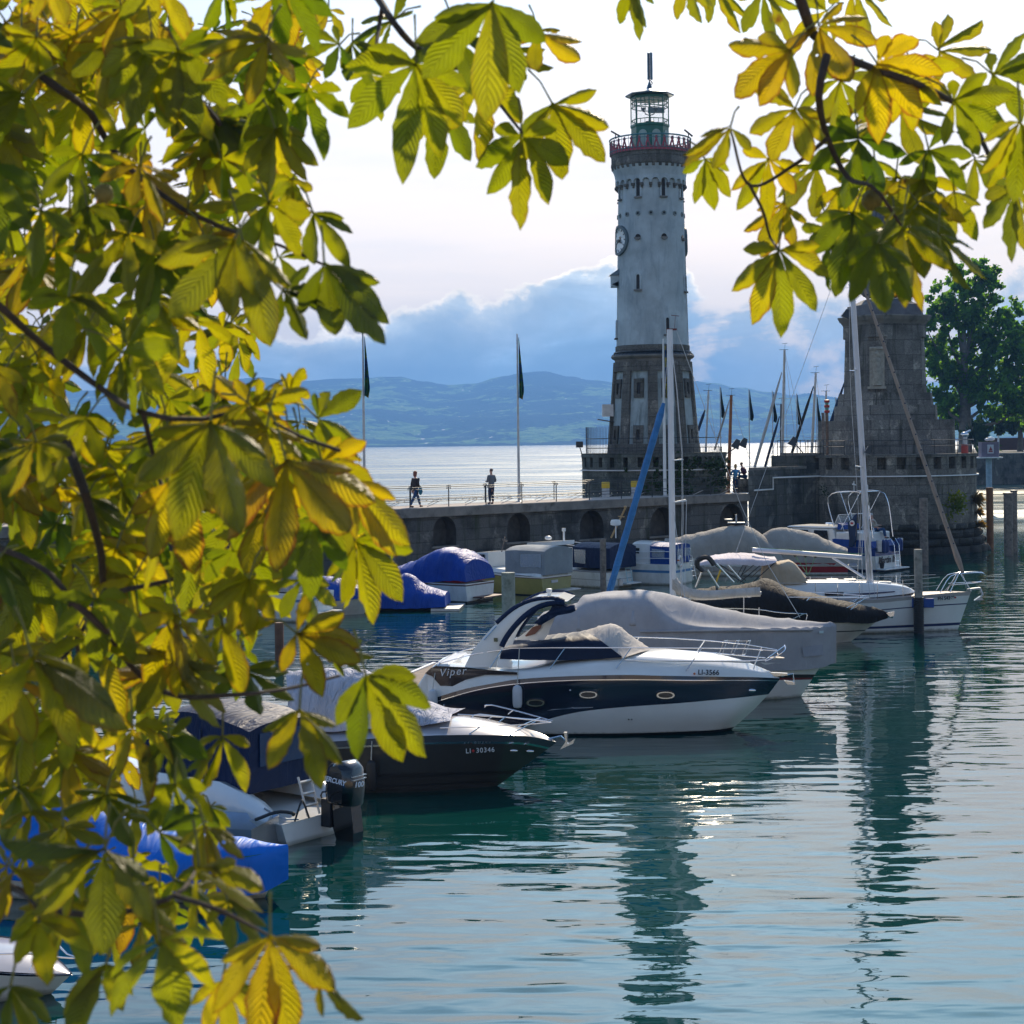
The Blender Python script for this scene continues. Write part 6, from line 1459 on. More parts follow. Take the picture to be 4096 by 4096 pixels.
blueh = mat("blue_hull_paint", (.015, .045, .20), .3, coat=.4)
zt = F.locx(3575, 2185, 0).z; zs = F.locx(3575, 2218, 0).z
sh = sheerc(F, zt, zt+.55); sh[-1].y = 0
_, S_, _ = hull(F, sh, bands=((1-zs/zt, 1), (.93, 0), (1, 2)), mats=[gelw, blueh, mat("navy_line", (.02, .03, .10), .4)]); deckgrid(F, S_)
c0 = F.loc(3540, 2256, 0)
r_ = Vector((0, -F.sg, 0))
a_ = F.locx(3544, 2257, 0)
text("Martin II", F.t, Vector((-.03, 1.02, .42)), (0, -1, 0), (0, 0, 1), .50, txtb, .25, bold=.010, spacing=.98)
q = MB(); q.box((-.3, 0, .12), (.6, 2.5, .07)); bevel(q.build("swim_platform", gelw, F.t, smooth=False), .02)
for y_ in (.75, .45, -.75, -1.0): q = MB(); q.lathe([(.03, 0), (.15, .06), (.16, .5), (.14, .62), (.03, .72)], c=(-.17, y_, zs+.15), n=12); q.build("stern_fender", mat("navy_fender_cloth", (.015, .04, .16), .7), F.t)
for y_ in (1.1, -1.12): q = MB(); q.lathe([(.14, 0), (.15, .6), (.13, .62)], c=(-.12, y_, zs+.25), n=12); q.build("stern_box", galv, F.t)
q = MB()
for y_ in (-.12, -.62): q.tube([(-.1, y_, zt+.45), (-.32, y_, zt+.1), (-.42, y_, .1)], .02, 6)
for z_ in (.25, .5, .75, 1.0): q.tube([(-.4+z_*.05, -.12, z_), (-.4+z_*.05, -.62, z_)], .018, 5)
q.build("ladder", chrome, F.t)
q = MB(); q.lathe([(.10, 0), (.14, .3), (.15, .3)], c=(-.22, 1.0, .17), n=12); q.build("bucket", rubber, F.t)
# bulwark canvas, cabin and windows
q = MB(); q.prism([(0.05, 1.25, zt), (2.6, 1.32, zt+.05), (2.6, 1.32, zt+.42), (.6, 1.25, zt+.38)], (0, -2.55, 0)); q.build("aft_screen", cv_blue, F.t, smooth=False)
q = MB(); q.box((1.5, 0, zt+.42), (2.0, 2.3, .75)); bevel(q.build("aft_cabin", gelw, F.t, smooth=False), .08, 2)
q = MB(); q.prism([(2.4, 1.1, zt), (6.0, .95, zt+.2), (5.5, .95, zt+.95), (2.7, 1.1, zt+.95)], (0, -2.1, 0)); cb_ = q.build("fore_cabin", gelw, F.t, smooth=False); bevel(cb_, .06, 2)
q = MB(); q.prism([(2.55, 1.12, zt+.98), (5.7, 1.0, zt+.98), (5.55, .95, zt+1.06), (2.6, 1.1, zt+1.06)], (0, -2.15, 0)); q.build("cabin_roof", gel, F.t, smooth=False)
for x0, x1 in ((2.95, 4.0), (4.15, 5.2)): q = MB(); q.prism([(x0, 1.125, zt+.28), (x1, 1.05, zt+.30), (x1-.1, 1.05, zt+.85), (x0+.1, 1.125, zt+.85)], (0, .015, 0)); q.build("window", smoke, cb_, smooth=False)
q = MB()
P = [(2.7, 1.05, zt+1.0), (2.4, 1.0, zt+1.7), (1.7, .8, zt+1.75), (1.7, -.8, zt+1.75), (2.4, -1.0, zt+1.7), (2.7, -1.05, zt+1.0)]; q.tube([Vector(p) for p in P], .022, 6); q.tube([(2.05, 1.0, zt+.8), (2.4, 1.0, zt+1.7)], .02, 5); q.build("windscreen_frame", white, F.t)
q = MB(); q.prism([(2.68, .95, zt+1.05), (2.42, .95, zt+1.65), (2.42, -.95, zt+1.65), (2.68, -.95, zt+1.05)], (.01, 0, 0)); q.build("windscreen", clear, F.t, smooth=False)
q = MB()
def fpz(px, py, y): return F.loc(px, py, y)
hoop = [(3418, 2042), (3424, 2028), (3480, 2020), (3545, 2020), (3561, 2030), (3600, 2130)]
for yy in (1.1, -1.0): 
    P = [Vector((.25, yy, zt+.5)), Vector((.55, yy, zt+2.45)), Vector((1.1, yy, zt+2.95)), Vector((2.6, yy, zt+2.9)), Vector((3.0, yy, zt+2.4)), Vector((2.6, yy, zt+1.0))]
    q.tube(catmull(P, 20), .026, 7); q.tube([(1.4, yy, zt+.8), (2.2, yy, zt+2.92)], .02, 6); q.tube([(2.2, yy, zt+.9), (1.0, yy, zt+2.9)], .02, 6)
for x_, z_ in ((1.1, 2.95), (2.6, 2.9)): q.tube([(x_, 1.1, zt+z_), (x_, -1.0, zt+z_)], .024, 6)
q.build("canopy_frame", chrome, F.t)
q = MB(); q.tube([(1.9, .2, zt+2.95), (1.9, .2, zt+3.5)], .02, 5); q.bar((1.9, .05, zt+3.3), (1.9, .35, zt+3.35), .06); q.tube([(1.4, -.4, zt+2.95), (1.4, -.4, zt+3.25), (1.5, -.4, zt+3.35)], .02, 5); q.build("mast_light", white, F.t)
q = MB(); q.prism([(2.2, .9, zt+.9), (2.55, .9, zt+.9), (2.5, .9, zt+1.25), (2.2, .9, zt+1.15)], (0, -1.7, 0)); q.build("folded_hood", cv_blue, F.t, smooth=False)
q = MB(); q.tube([(3.3, .5, zt+1.06), (3.3, .5, zt+1.15)], .03, 6); q.tube([(3.1, .5, zt+1.2), (3.5, .5, zt+1.2)], .05, 8); q.build("horn", chrome, F.t)
q = MB(); q.tube([(1.2, 1.34, zt-.1), (1.0, 1.36, zt+1.9)], .02, 5); q.build("flagstaff", wood, F.t)
fg = MB(); rws = []
for i in range(8): rws.append([Vector((1.02+.01*i+u*.55*(1-i/9*.2), 1.36+.05*sin(u*7+i), zt+1.85-i*.22-u*.5)) for u in [k/6 for k in range(7)]])
fg.grid(rws); fo = fg.build("ensign", navy, F.t); solid(fo, .008)
q = MB(); q.lathe([(0, 0), (.15, 0), (.15, .02), (0, .02)], n=20); o = q.build("round_emblem", white, fo); o.location = (1.28, 1.46, zt+1.3); o.rotation_euler = (-pi/2, 0, 0)
q = MB(); q.prism([(1.20, 1.485, zt+1.24), (1.36, 1.485, zt+1.24), (1.38, 1.485, zt+1.38), (1.33, 1.485, zt+1.31), (1.28, 1.485, zt+1.40), (1.23, 1.485, zt+1.31), (1.18, 1.485, zt+1.38)], (0, .01, 0)); q.build("red_crown", redt, fo, smooth=False)
MY = F
# generic boat with the stern towards us
def sternboat(name, label, corner, head, L, B, zst, zb_, hullm, bands, mats, cat="motorboat", over=.5, wk=.9):
    F = BF(name, label, (0, 0, 0), head, L, B, 1, cat, sb=.93); fit(F, corner)
    sh = sheerc(F, zst, zb_, over=over); sh[-1].y = 0
    o, S_, _ = hull(F, sh, bands=bands, mats=mats, wk=wk); deckgrid(F, S_); return F, S_
brn = mat("brown_rub_rail", (.10, .04, .03), .5)
# olive boat
F, S_ = sternboat("cabin_boat", "olive yellow hulled cabin boat with a grey canopy, right of the thick grey pile", (2172, 2384), 142, 6.0, 2.5, .86, 1.35, None, ((.06, 1), (.10, 2), (.95, 0), (1, 3)), [mat("olive_gelcoat", (.26, .25, .07), .35, coat=.3, var=.12), gel, brn, rubber])
q = MB(); q.prism([(.0, 1.2, .86), (5.2, .9, 1.1), (4.9, .8, 1.28), (.1, 1.1, 1.0)], (0, -2.1, 0)); q.build("coaming", gelw, F.t, smooth=False)
canopy(F, 1.08, .95, [(2178, 2204), (2110, 2200), (2060, 2198), (2020, 2200)], cv_lgrey, crown=.30, seed=3)
swin(F, 1.10, ((2082, 2217), (2165, 2217), (2165, 2271), (2082, 2268)), clear); 
xw = F.locx(2250, 2240, -.02)
zA, zB = F.locx(2250, 2220, 0).z, F.locx(2250, 2266, 0).z
q = MB(); q.prism([(0.16, .62, zB), (0.16, -.62, zB), (.16, -.62, zA), (.16, .62, zA)], (-.22, 0, 0)); ww = q.build("window", mat("milky_vinyl", (.45, .46, .48), .15), F.t, smooth=False)
text("Nidelv 24", ww, (-.075, .58, (zA+zB)/2-.1), (0, -1, 0), (0, 0, 1), .24, txtb, .2)
q = MB(); q.prism([(3.3, .95, 1.2), (4.6, .85, 1.25), (4.3, .8, 1.85), (3.35, .9, 1.9)], (0, -1.8, 0)); wc = q.build("wheelhouse", gel, F.t, smooth=False)
q = MB(); q.prism([(3.5, .96, 1.45), (4.35, .90, 1.48), (4.15, .88, 1.78), (3.5, .95, 1.8)], (0, .015, 0)); q.build("window", smoke, wc, smooth=False)
q = MB(); q.box((-.35, -.35, .22), (.6, 1.3, .06)); q.build("swim_platform", galv, F.t, smooth=False)
q = MB(); q.box((-.02, .2, .62), (.03, .5, .12)); q.build("name_plate", galv, F.t, smooth=False)
q = MB(); q.tube([(3.0, .3, 1.9), (2.8, .3, 2.6)], .03, 6); q.bar((2.8, .15, 2.4), (2.8, .45, 2.5), .08); q.build("mast_light", wood, F.t)
# navy canopy boat
F, S_ = sternboat("cabin_boat", "white cabin boat with navy canopy and stern ladder beside the slim weathered pile", (2425, 2354), 140, 6.0, 2.4, .80, 1.3, None, ((.08, 1), (.5, 0), (.53, 1), (1, 0)), [gelw, mat("grey_line", (.3, .3, .32), .5)])
canopy(F, 1.05, .95, [(2440, 2192), (2400, 2190), (2340, 2188), (2290, 2186)], cv_navy, crown=.32, seed=5)
swin(F, 1.07, ((2296, 2196), (2342, 2200), (2342, 2256), (2300, 2250)), clear)
zA, zB = F.locx(2470, 2198, 0).z, F.locx(2470, 2255, 0).z
q = MB(); q.prism([(-.02, .75, zB), (-.02, -.55, zB), (-.02, -.55, zA), (-.02, .75, zA)], (-.02, 0, 0)); q.build("window", clear, F.t, smooth=False)
q = MB(); q.prism([(3.4, .95, 1.95), (5.2, .75, 1.85), (5.1, .75, 2.05), (3.4, .9, 2.15)], (0, -1.8, 0)); q.build("hardtop", gel, F.t, smooth=False)
q = MB(); q.ball((4.2, .2, 2.28), .18, sc=(1, 1, .6)); q.tube([(3.6, -.3, 2.1), (3.6, -.3, 2.6)], .05, 6); q.box((3.6, -.3, 2.68), (.14, .14, .16)); q.build("roof_light", white, F.t)
q = MB()
for y_ in (-.35, -.75): q.tube([(-.08, y_, 1.25), (-.3, y_, .1)], .02, 6)
for k_ in range(5): q.tube([(-.10-.04*k_, -.35, 1.1-.22*k_), (-.10-.04*k_, -.75, 1.1-.22*k_)], .018, 5)
q.build("ladder", mat("pale_blue_ladder", (.4, .6, .65), .4), F.t)
q = MB(); q.box((-.3, -.5, .18), (.5, 1.2, .06)); q.build("swim_platform", white, F.t, smooth=False)
q = MB(); q.lathe([(.03, 0), (.14, .05), (.14, .35), (.03, .4)], c=(-.6, .7, .1), n=10); q.build("outboard_bracket", galv, F.t)
# blue canvas trawler
F, S_ = sternboat("cabin_cruiser", "white cabin cruiser with royal blue side canvas, round radar and lifebuoy", (2700, 2342), 152, 7.2, 2.6, 1.02, 1.45, None, ((.05, 2), (.30, 0), (.42, 1), (1, 0)), [gelw, mat("sky_blue_stripe", (.06, .20, .42), .4), gel])
canopy(F, 1.12, 1.02, [(2690, 2186), (2640, 2184), (2600, 2182)], cv_blue, crown=.16, seed=7)
canopy(F, 1.02, 1.02, [(2600, 2176), (2570, 2174), (2530, 2172)], gel, name="wheelhouse", crown=.14, fold=0)
swin(F, 1.14, ((2607, 2194), (2658, 2200), (2658, 2231), (2607, 2228)), clear)
swin(F, 1.04, ((2524, 2190), (2558, 2192), (2556, 2214), (2522, 2210)), smoke)
zA, zB = F.locx(2750, 2190, 0).z, F.locx(2750, 2222, 0).z
for ya, yc in ((.9, .15), (-.05, -.95)): q = MB(); q.prism([(-.02, ya, zB), (-.02, yc, zB), (-.02, yc, zA), (-.02, ya, zA)], (-.02, 0, 0)); q.build("window", clear, F.t, smooth=False)
q = MB(); q.tube([(3.6, .1, 2.2), (3.6, .1, 2.85)], .03, 6); rd_ = q.build("radar_mast", white, F.t)
q = MB(); q.lathe([(.10, 2.82), (.25, 2.86), (.27, 3.0), (.22, 3.12), (.0, 3.14)], c=(3.6, .1, 0), n=18); q.build("radar_dome", white, rd_)
tubes(F, both(F, [Vector((.1, 1.2, 1.65)), Vector((3.0, 1.2, 1.65)), Vector((6.8, .7, 1.95))])+both(F, [Vector((.1, 1.2, 1.32)), Vector((3.0, 1.2, 1.32)), Vector((6.8, .7, 1.65))]), .018, white, "guard_rail")
for x_ in (.2, 1.4, 2.7, 4.2, 5.6): q = MB(); q.tube([(x_, 1.2-.03*x_, 1.0), (x_, 1.2-.04*x_, 1.68+.01*x_)], .016, 5); q.build("stanchion", white, F.t)
q = MB(); c = Vector((-.05, .55, 1.15)); q.tube([c+Vector((0, .24*cos(a), .24*sin(a))) for a in [2*pi*i/20 for i in range(20)]], .065, 8, closed=True); lbz = q.build("lifebuoy", white, F.t)
q = MB()
for a in (pi/2, pi*3/2, .2): q.tube([c+Vector((0, .24*cos(a+d2), .24*sin(a+d2))) for d2 in (-.15, 0, .15)], .068, 8)
q.build("orange_band", mat("orange_band", (.55, .16, .06), .6), lbz)
q = MB()
for y_ in (-.5, -.95): q.tube([(-.05, y_, 1.35), (-.3, y_, .15)], .02, 6)
for k_ in range(4): q.tube([(-.12-.05*k_, -.5, 1.1-.25*k_), (-.12-.05*k_, -.95, 1.1-.25*k_)], .02, 5)
q.build("ladder", white, F.t)
q = MB(); q.tube([(4.0, -.2, 2.2), (3.2, -.2, 3.7)], .05, 7); q.bar((3.4, -.5, 3.25), (3.4, .2, 3.3), .05); q.ball((3.2, -.2, 3.75), .08); q.build("signal_mast", mat("varnished_spar", (.45, .28, .12), .5), F.t)
# beige covered pair
F = BF("motorboat", "motorboat under a tall beige cover with a small mast on its hump", wat(2700, 2300), 172, 8.0, 2.9, 1); fit(F, (3150, 2303))
hull(F, sheerc(F, .8, 1.2)[:-1]+[Vector((F.L+.5, 0, 1.2))], bands=((1, 0),), mats=[gelw])
hem = [F.loc(px, py, 1.4) for px, py in ((3156, 2278), (3050, 2282), (2900, 2285), (2780, 2283), (2650, 2250))]
sl_ = [F.loc(px, py, 1.1) for px, py in ((3150, 2250), (3100, 2205), (3040, 2170), (2960, 2150), (2850, 2160), (2740, 2190), (2650, 2205))]
rg = [F.loc(px, py, 0) for px, py in ((3150, 2246), (3108, 2190), (3047, 2134), (2991, 2103), (2935, 2100), (2890, 2106), (2805, 2125), (2720, 2145), (2660, 2152))]
cover(F, [hem, sl_, rg], cv_beige, n=60, across=24, fold=.06, seed=41, ff=1.3)
c = F.loc(2945, 2100, 0); q = MB(); q.box(c+Vector((0, 0, .12)), (.9, .5, .05)); q.tube([c+Vector((0, 0, .1)), c+Vector((0, 0, .55))], .05, 6); q.lathe([(.2, .25), (.22, .32), (.05, .33)], c=c+Vector((.4, 0, 0)), n=12); q.build("roof_mast", galv, F.t)
F = BF("motorboat", "red hulled motorboat under a low beige cover, left of the white and blue motor yacht", wat(3050, 2300), 172, 6.5, 2.6, 1); fit(F, (3392, 2300))
hull(F, sheerc(F, .62, .95)[:-1]+[Vector((F.L+.5, 0, .95))], bands=((.18, 0), (.28, 1), (.8, 0), (1, 1)), mats=[mat("red_hull", (.30, .02, .02), .35, coat=.3), gelw])
hem = [F.loc(px, py, 1.25) for px, py in ((3392, 2262), (3330, 2264), (3240, 2262), (3145, 2258), (3050, 2250))]
sl_ = [F.loc(px, py, 1.0) for px, py in ((3391, 2205), (3330, 2198), (3240, 2180), (3145, 2170), (3050, 2180))]
rg = [F.loc(px, py, 0) for px, py in ((3390, 2196), (3345, 2175), (3257, 2134), (3200, 2118), (3135, 2108), (3080, 2118), (3040, 2140))]
cover(F, [hem, sl_, rg], cv_beige, n=44, across=22, fold=.05, seed=42, ff=1.5)
q = MB(); q.box((-.25, 0, .45), (.5, 2.2, .06)); q.build("swim_platform", galv, F.t, smooth=False)
# blue tarpaulin boats
F, S_ = sternboat("cabin_boat", "white boat with brown rubbing strake under a tall crumpled blue tarpaulin", (1868, 2414), 148, 6.2, 2.5, .85, 1.25, None, ((.05, 1), (.12, 2), (.9, 0), (1, 3)), [gelw, gel, brn, rubber])
q = MB(); q.prism([(.3, 1.15, .9), (3.5, 1.15, .98), (3.4, 1.0, 1.18), (.3, 1.0, 1.1)], (0, -2.0, 0)); q.build("red_coaming", redt, F.t, smooth=False)
hem = [Vector((0.0, 1.22, .98)), Vector((.8, 1.25, 1.0)), Vector((2.2, 1.27, .85)), Vector((3.6, 1.2, .85)), Vector((5.6, .6, 1.1))]
zt_ = F.loc(1915, 2203, 0).z
sl_ = [Vector((.1, 1.05, zt_*.72)), Vector((.9, 1.0, zt_*.92)), Vector((2.0, 1.0, zt_*.90)), Vector((3.4, .95, zt_*.62)), Vector((5.6, .5, 1.4))]
rg = [Vector((.15, 0, zt_*.86)), Vector((.8, 0, zt_)), Vector((2.0, 0, zt_*1.02)), Vector((3.4, 0, zt_*.80)), Vector((4.6, 0, zt_*.62)), Vector((5.8, 0, zt_*.62))]
cover(F, [hem, sl_, rg], tarpb, n=64, across=30, fold=.10, seed=51, ff=1.9)
fender(F, Vector((2.2, 1.36, .25)), .55, .10, rubber, Vector((2.2, 1.25, .9)))
q = MB(); q.box((-.35, -.2, .24), (.6, 1.7, .05)); q.tube([(-.1, .4, .1), (-.5, .4, .24)], .02, 5); q.tube([(-.1, -.8, .1), (-.5, -.8, .24)], .02, 5); q.build("swim_platform", brn, F.t, smooth=False)
F = BF("small_boat", "low boat in a blue tarpaulin with pointed peak, left of the taller blue one", wat(1400, 2435), 176, 5.4, 2.2, 1); fit(F, (1775, 2442))
hull(F, sheerc(F, .28, .5)[:-1]+[Vector((F.L+.5, 0, .5))], bands=((1, 0),), mats=[rubber])
hem = [Vector((-.1, 1.12, .18)), Vector((1.2, 1.15, .12)), Vector((3.0, 1.15, .15)), Vector((5.4, .5, .3))]; sl_ = [Vector((-.05, .9, .62)), Vector((1.2, .95, .75)), Vector((3.0, .9, .8)), Vector((5.4, .4, .8))]
pk = F.loc(1628, 2290, 0); rg = [Vector((-.05, 0, .72)), Vector((.8, 0, 1.05)), pk, Vector((pk.x+.9, 0, pk.z-.42)), Vector((pk.x+2, 0, pk.z-.30)), Vector((5.5, 0, 1.1))]
cover(F, [hem, sl_, rg], tarpb, n=50, across=24, fold=.06, seed=52, ff=2.2)
q = MB(); q.box((-.1, 0, .06), (1.2, 2.6, .10)); q.build("float", galv, F.t, smooth=False)
F = BF("small_boat", "cream clinker boat with a blue top cover, its bow right by the leaf tips", (1456, 2455), -6, 4.6, 2.1, -1)
F.LL = F.loc(1526, 2362, 0).x+.03
sh = F.crv([(1180, 2400), (1300, 2398), (1400, 2392)])+[F.loc(1518, 2375, 0)]
hull(F, sh, bands=((1, 0),), mats=[mat("cream_gelcoat", (.60, .56, .50), .3)], flare=-.1)
cover(F, [F.crv([(1150, 2412), (1300, 2408), (1420, 2396)], 1.02, .02)+[F.loc(1524, 2375, 0)], F.crv([(1150, 2360), (1300, 2356), (1420, 2358)], .85)+[F.loc(1526, 2366, 0)], [F.loc(px, py, 0) for px, py in ((1200, 2300), (1340, 2305), (1440, 2342), (1526, 2362))]], tarpb, n=36, across=20, fold=.035, seed=53)
# white boats among the leaves
F, S_ = sternboat("motorboat", "white motorboat with ladder and yellow badge on its transom, seen through the leaves", (1215, 2492), 150, 5.2, 2.3, 1.15, 1.5, None, ((.08, 1), (.2, 0), (.3, 2), (1, 0)), [gelw, gel, mat("sky_blue_stripe", (.06, .20, .42), .4)])
cover(F, [[Vector((.3, 1.1, 1.2)), Vector((2, 1.15, 1.25)), Vector((4.5, .8, 1.4))], [Vector((.5, .9, 1.7)), Vector((2, .9, 2.2)), Vector((4.5, .6, 1.8))], [Vector((.6, 0, 2.0)), Vector((1.6, 0, 2.6)), Vector((3, 0, 2.5)), Vector((4.6, 0, 1.9))]], canvas("pinkish_grey_canvas", (.42, .38, .38), .02, 9), n=30, across=18, fold=.05, seed=54)
q = MB()
for y_ in (.55, .2): q.tube([(-.05, y_, 1.3), (-.12, y_, .15)], .02, 6)
for k_ in range(4): q.tube([(-.08, .55, 1.1-.25*k_), (-.08, .2, 1.1-.25*k_)], .018, 5)
q.build("ladder", chrome, F.t)
q = MB(); q.box((-.25, -.2, .35), (.5, 1.5, .05)); q.build("swim_platform", white, F.t, smooth=False)
q = MB(); q.lathe([(0, 0), (.10, 0), (.10, .03), (0, .03)], n=14); o = q.build("badge", mat("brass_badge", (.45, .32, .08), .4, .6), F.t); o.location = (-.02, -.35, .75); o.rotation_euler = (0, -pi/2, 0)
F = BF("motorboat", "white motorboat under a crinkled pale blue grey cover, leftmost by the pier", (1010, 2540), -8, 5.6, 2.3, -1)
F.LL = F.loc(1075, 2445, 0).x+.03
sh = F.crv([(560, 2480), (700, 2475), (900, 2465)])+[F.loc(1075, 2445, 0)]
_, S_, _ = hull(F, sh, bands=((.1, 1), (1, 0)), mats=[gelw, gel]); deckgrid(F, S_)
cover(F, [F.crv([(560, 2470), (700, 2468), (850, 2462), (980, 2452)], .95), F.crv([(560, 2380), (700, 2370), (850, 2385), (980, 2435)], .7), [F.loc(px, py, 0) for px, py in ((600, 2330), (740, 2300), (850, 2330), (980, 2425))]], canvas("pale_blue_cover", (.36, .42, .52), .03, 10), n=36, across=20, fold=.05, seed=55, ff=3)
# outboard boat in the foreground
F = BF("motorboat", "white motorboat with tall navy canopy and large black outboard engine", (0, 0, 0), 143, 5.6, 2.25, 1, sb=.92); fit(F, (1140, 3388))
zt_ = .62
sh = sheerc(F, .40, 1.0); sh[-1].y = 0
_, S_, _ = hull(F, sh, bands=((.1, 1), (1, 0)), mats=[gel, gelw]); deckgrid(F, S_, .02)
rows = []
for i in range(16):
    x = .35+4.6*i/15; h = .42+.48*min(1, i/4)**.6; w_ = F.hb(x, 6.1)
    rows.append([Vector((x, w_*.98, .42)), Vector((x, w_*1.0, h*.7+.1)), Vector((x, w_*.9, h+.08)), Vector((x, w_*.72, h+.05)), Vector((x, w_*.62, .5))])
for s2 in (1, -1):
    q = MB(); q.grid([[p if s2 > 0 else F.m(p) for p in r] for r in rows]); q.add([p if s2 > 0 else F.m(p) for p in rows[0]], [(0, 1, 2, 3, 4)]); q.build("coaming", gel, F.t, ang=70)
F.loc_ = F.loc; F.loc = lambda a, b_, y: Vector((a, y, b_))
canopy(F, .86, .80, [(.95, 1.95), (2.0, 2.15), (3.0, 2.12), (3.9, 1.75)], cv_navy, crown=.12, seed=9, fold=.03)
F.loc = F.loc_
q = MB()
for k_ in range(3): q = MB(); q.box((1.2+k_, .875, 1.35), (.04, .02, 1.0)); q.build("canopy_seam", navy, F.t, smooth=False)
q = MB(); q.prism([(.94, .62, 1.25), (.94, -.62, 1.25), (.94, -.62, 1.85), (.94, .62, 1.85)], (-.02, 0, 0)); q.build("window", mat("dark_vinyl", (.015, .045, .11), .12), F.t, smooth=False)
q = MB()
for y_ in (.35, .05): q.tube([(.25, y_, 1.10), (.02, y_, .42)], .022, 7)
for k_ in range(3): q.tube([(.22-.07*k_, .35, 1.0-.2*k_), (.22-.07*k_, .05, 1.0-.2*k_)], .03, 6)
q.build("ladder", mat("ladder_alloy", (.62, .58, .52), .4, .4), F.t)
tubes(F, [[Vector((-.05, .75, .42)), Vector((-.15, .7, .75)), Vector((-.02, .5, .7)), Vector((-.08, .42, .42))], [Vector((.1, -.2, .5)), Vector((0, 0, .8)), Vector((-.35, -.35, .75))]], .018, steel, "cable_loop")
tubes(F, [[Vector((.5, .95, .62)), Vector((.2, .8, .45)), Vector((.0, .6, .42))]], .018, galv, "chain")
ox, oy = -.45, -.12                                       # outboard motor
q = MB(); P = [(-.30, .0), (.30, .0), (.33, .25), (.30, .62), (.18, .80), (-.12, .86), (-.30, .72), (-.36, .40)]
def rnd_prism(mb, pr, c, w_, m=0):
    rows = []
    for j in range(9):
        t_ = (j/8-.5)*2; s_ = (1-abs(t_)**3.2)**.5 if abs(t_) < 1 else 0; s_ = .55+.45*s_
        cx, cz = sum(a for a, _ in pr)/len(pr), sum(b for _, b in pr)/len(pr)
        rows.append([Vector((c[0]+cx+(a-cx)*s_, c[1]+t_*w_, c[2]+cz+(b-cz)*(s_*.35+.65))) for a, b in pr])
    mb.grid(rows, m, close=True); mb.add(rows[0], [tuple(range(len(pr)))], m); mb.add(rows[-1], [tuple(range(len(pr)))[::-1]], m)
q = MB(); rnd_prism(q, [(x*.98, z*.92) for x, z in P], (ox, oy, .62), .27)
gl = mat("black_gloss_cowl", (.004, .004, .005), .16, coat=.9)
eng = q.build("outboard_engine", gl, F.t, ang=60)
q = MB(); q.prism([(ox-.26, oy+.14, .62), (ox+.26, oy+.14, .62), (ox+.20, oy+.12, .2), (ox-.02, oy+.10, -.4), (ox-.22, oy+.10, -.4), (ox-.30, oy+.12, .15)], (0, -.26, 0)); q.build("leg", gl, eng, smooth=False)
q = MB(); q.box((ox+.32, oy, .45), (.22, .34, .5)); q.build("bracket", rubber, eng, smooth=False)
q = MB()
for z_ in (1.16, 1.10): q.box((ox-.335, oy, z_), (.04, .36, .012))
q.build("vent_line", chrome, eng, smooth=False)
text("MERCURY", eng, (ox+.30, oy+.285, 1.07), (-1, 0, -.10), (0, 0, 1), .125, txtw, .25, bold=.003)
text("100", eng, (ox-.375, oy+.17, .98), (-.3, -1, 0), (0, 0, 1), .13, txtw, .2, bold=.003)
# grey aluminium boat squeezed between
F = BF("dinghy", "small grey aluminium dinghy beside the white boat with the outboard", (0, 0, 0), 165, 3.0, 1.3, 1, cat="dinghy", sb=.95); fit(F, (1010, 3440))
sh = sheerc(F, .52, .6, over=.2); sh[-1].y = 0; hull(F, sh, bands=((1, 0),), mats=[mat("aluminium", (.40, .40, .40), .35, .7)])
tubes(F, [[Vector((.1, .2, .6)), Vector((-.3, .2, .75)), Vector((-.55, .1, .72)), Vector((-.5, -.05, .66))]], .03, rubber, "tiller")
# bright blue tarpaulin boat, lower left
F = BF("rowing_boat", "small boat under a bright blue tarpaulin in the lower left", (1060, 3590), -12, 4.6, 1.7, -1, "rowing boat")
fit_ = wat(1085, 3600)
sh = [Vector((x, -F.hb(x, 5.0), .62+.12*(x/4.9)**2)) for x in (-.3, 1, 2, 3, 4, 4.6)]+[Vector((4.95, 0, .78))]
hull(F, sh, bands=((.5, 1), (1, 0)), mats=[gelw, mat("green_strake", (.05, .22, .18), .5)])
hem = [Vector((x, -F.hb(x, 5.0)-.03, .36-.05*x)) for x in (-.4, 1, 2, 3, 4, 4.6)]+[Vector((4.98, 0, .30))]
sl_ = [Vector((x, -F.hb(x, 5.0)*.98, .72)) for x in (-.4, 1, 2, 3, 4, 4.6)]+[Vector((4.99, 0, .80))]
rg = [Vector((-.4, 0, 1.55)), Vector((1, 0, 1.50)), Vector((2, 0, 1.25)), Vector((3, 0, 1.02)), Vector((4, 0, .92)), Vector((4.96, 0, .83))]
cover(F, [hem, sl_, rg], tarpc, n=60, across=24, fold=.022, seed=61, ff=1.4)
# little bow in the corner
F = BF("motorboat", "white speedboat bow with a chrome rail just showing in the bottom left corner", (205, 3975), -10, 3.2, 1.7, -1)
F.LL = F.loc(290, 3893, 0).x+.03
sh = F.crv([(-380, 3880), (-100, 3880), (60, 3890), (180, 3895)])+[F.loc(290, 3893, 0)]
_, S_, _ = hull(F, sh, bands=((.12, 1), (1, 0)), mats=[gel, navyg]); deckgrid(F, S_, .12, lilac)
tubes(F, both(F, [F.on(-100, 3820, .9), F.on(100, 3815, .9), F.on(250, 3830, .6), F.loc(345, 3835, 0)])+both(F, [F.on(150, 3818, .85), F.on(120, 3880, .95)]), .012, chrome, "guard_rail")
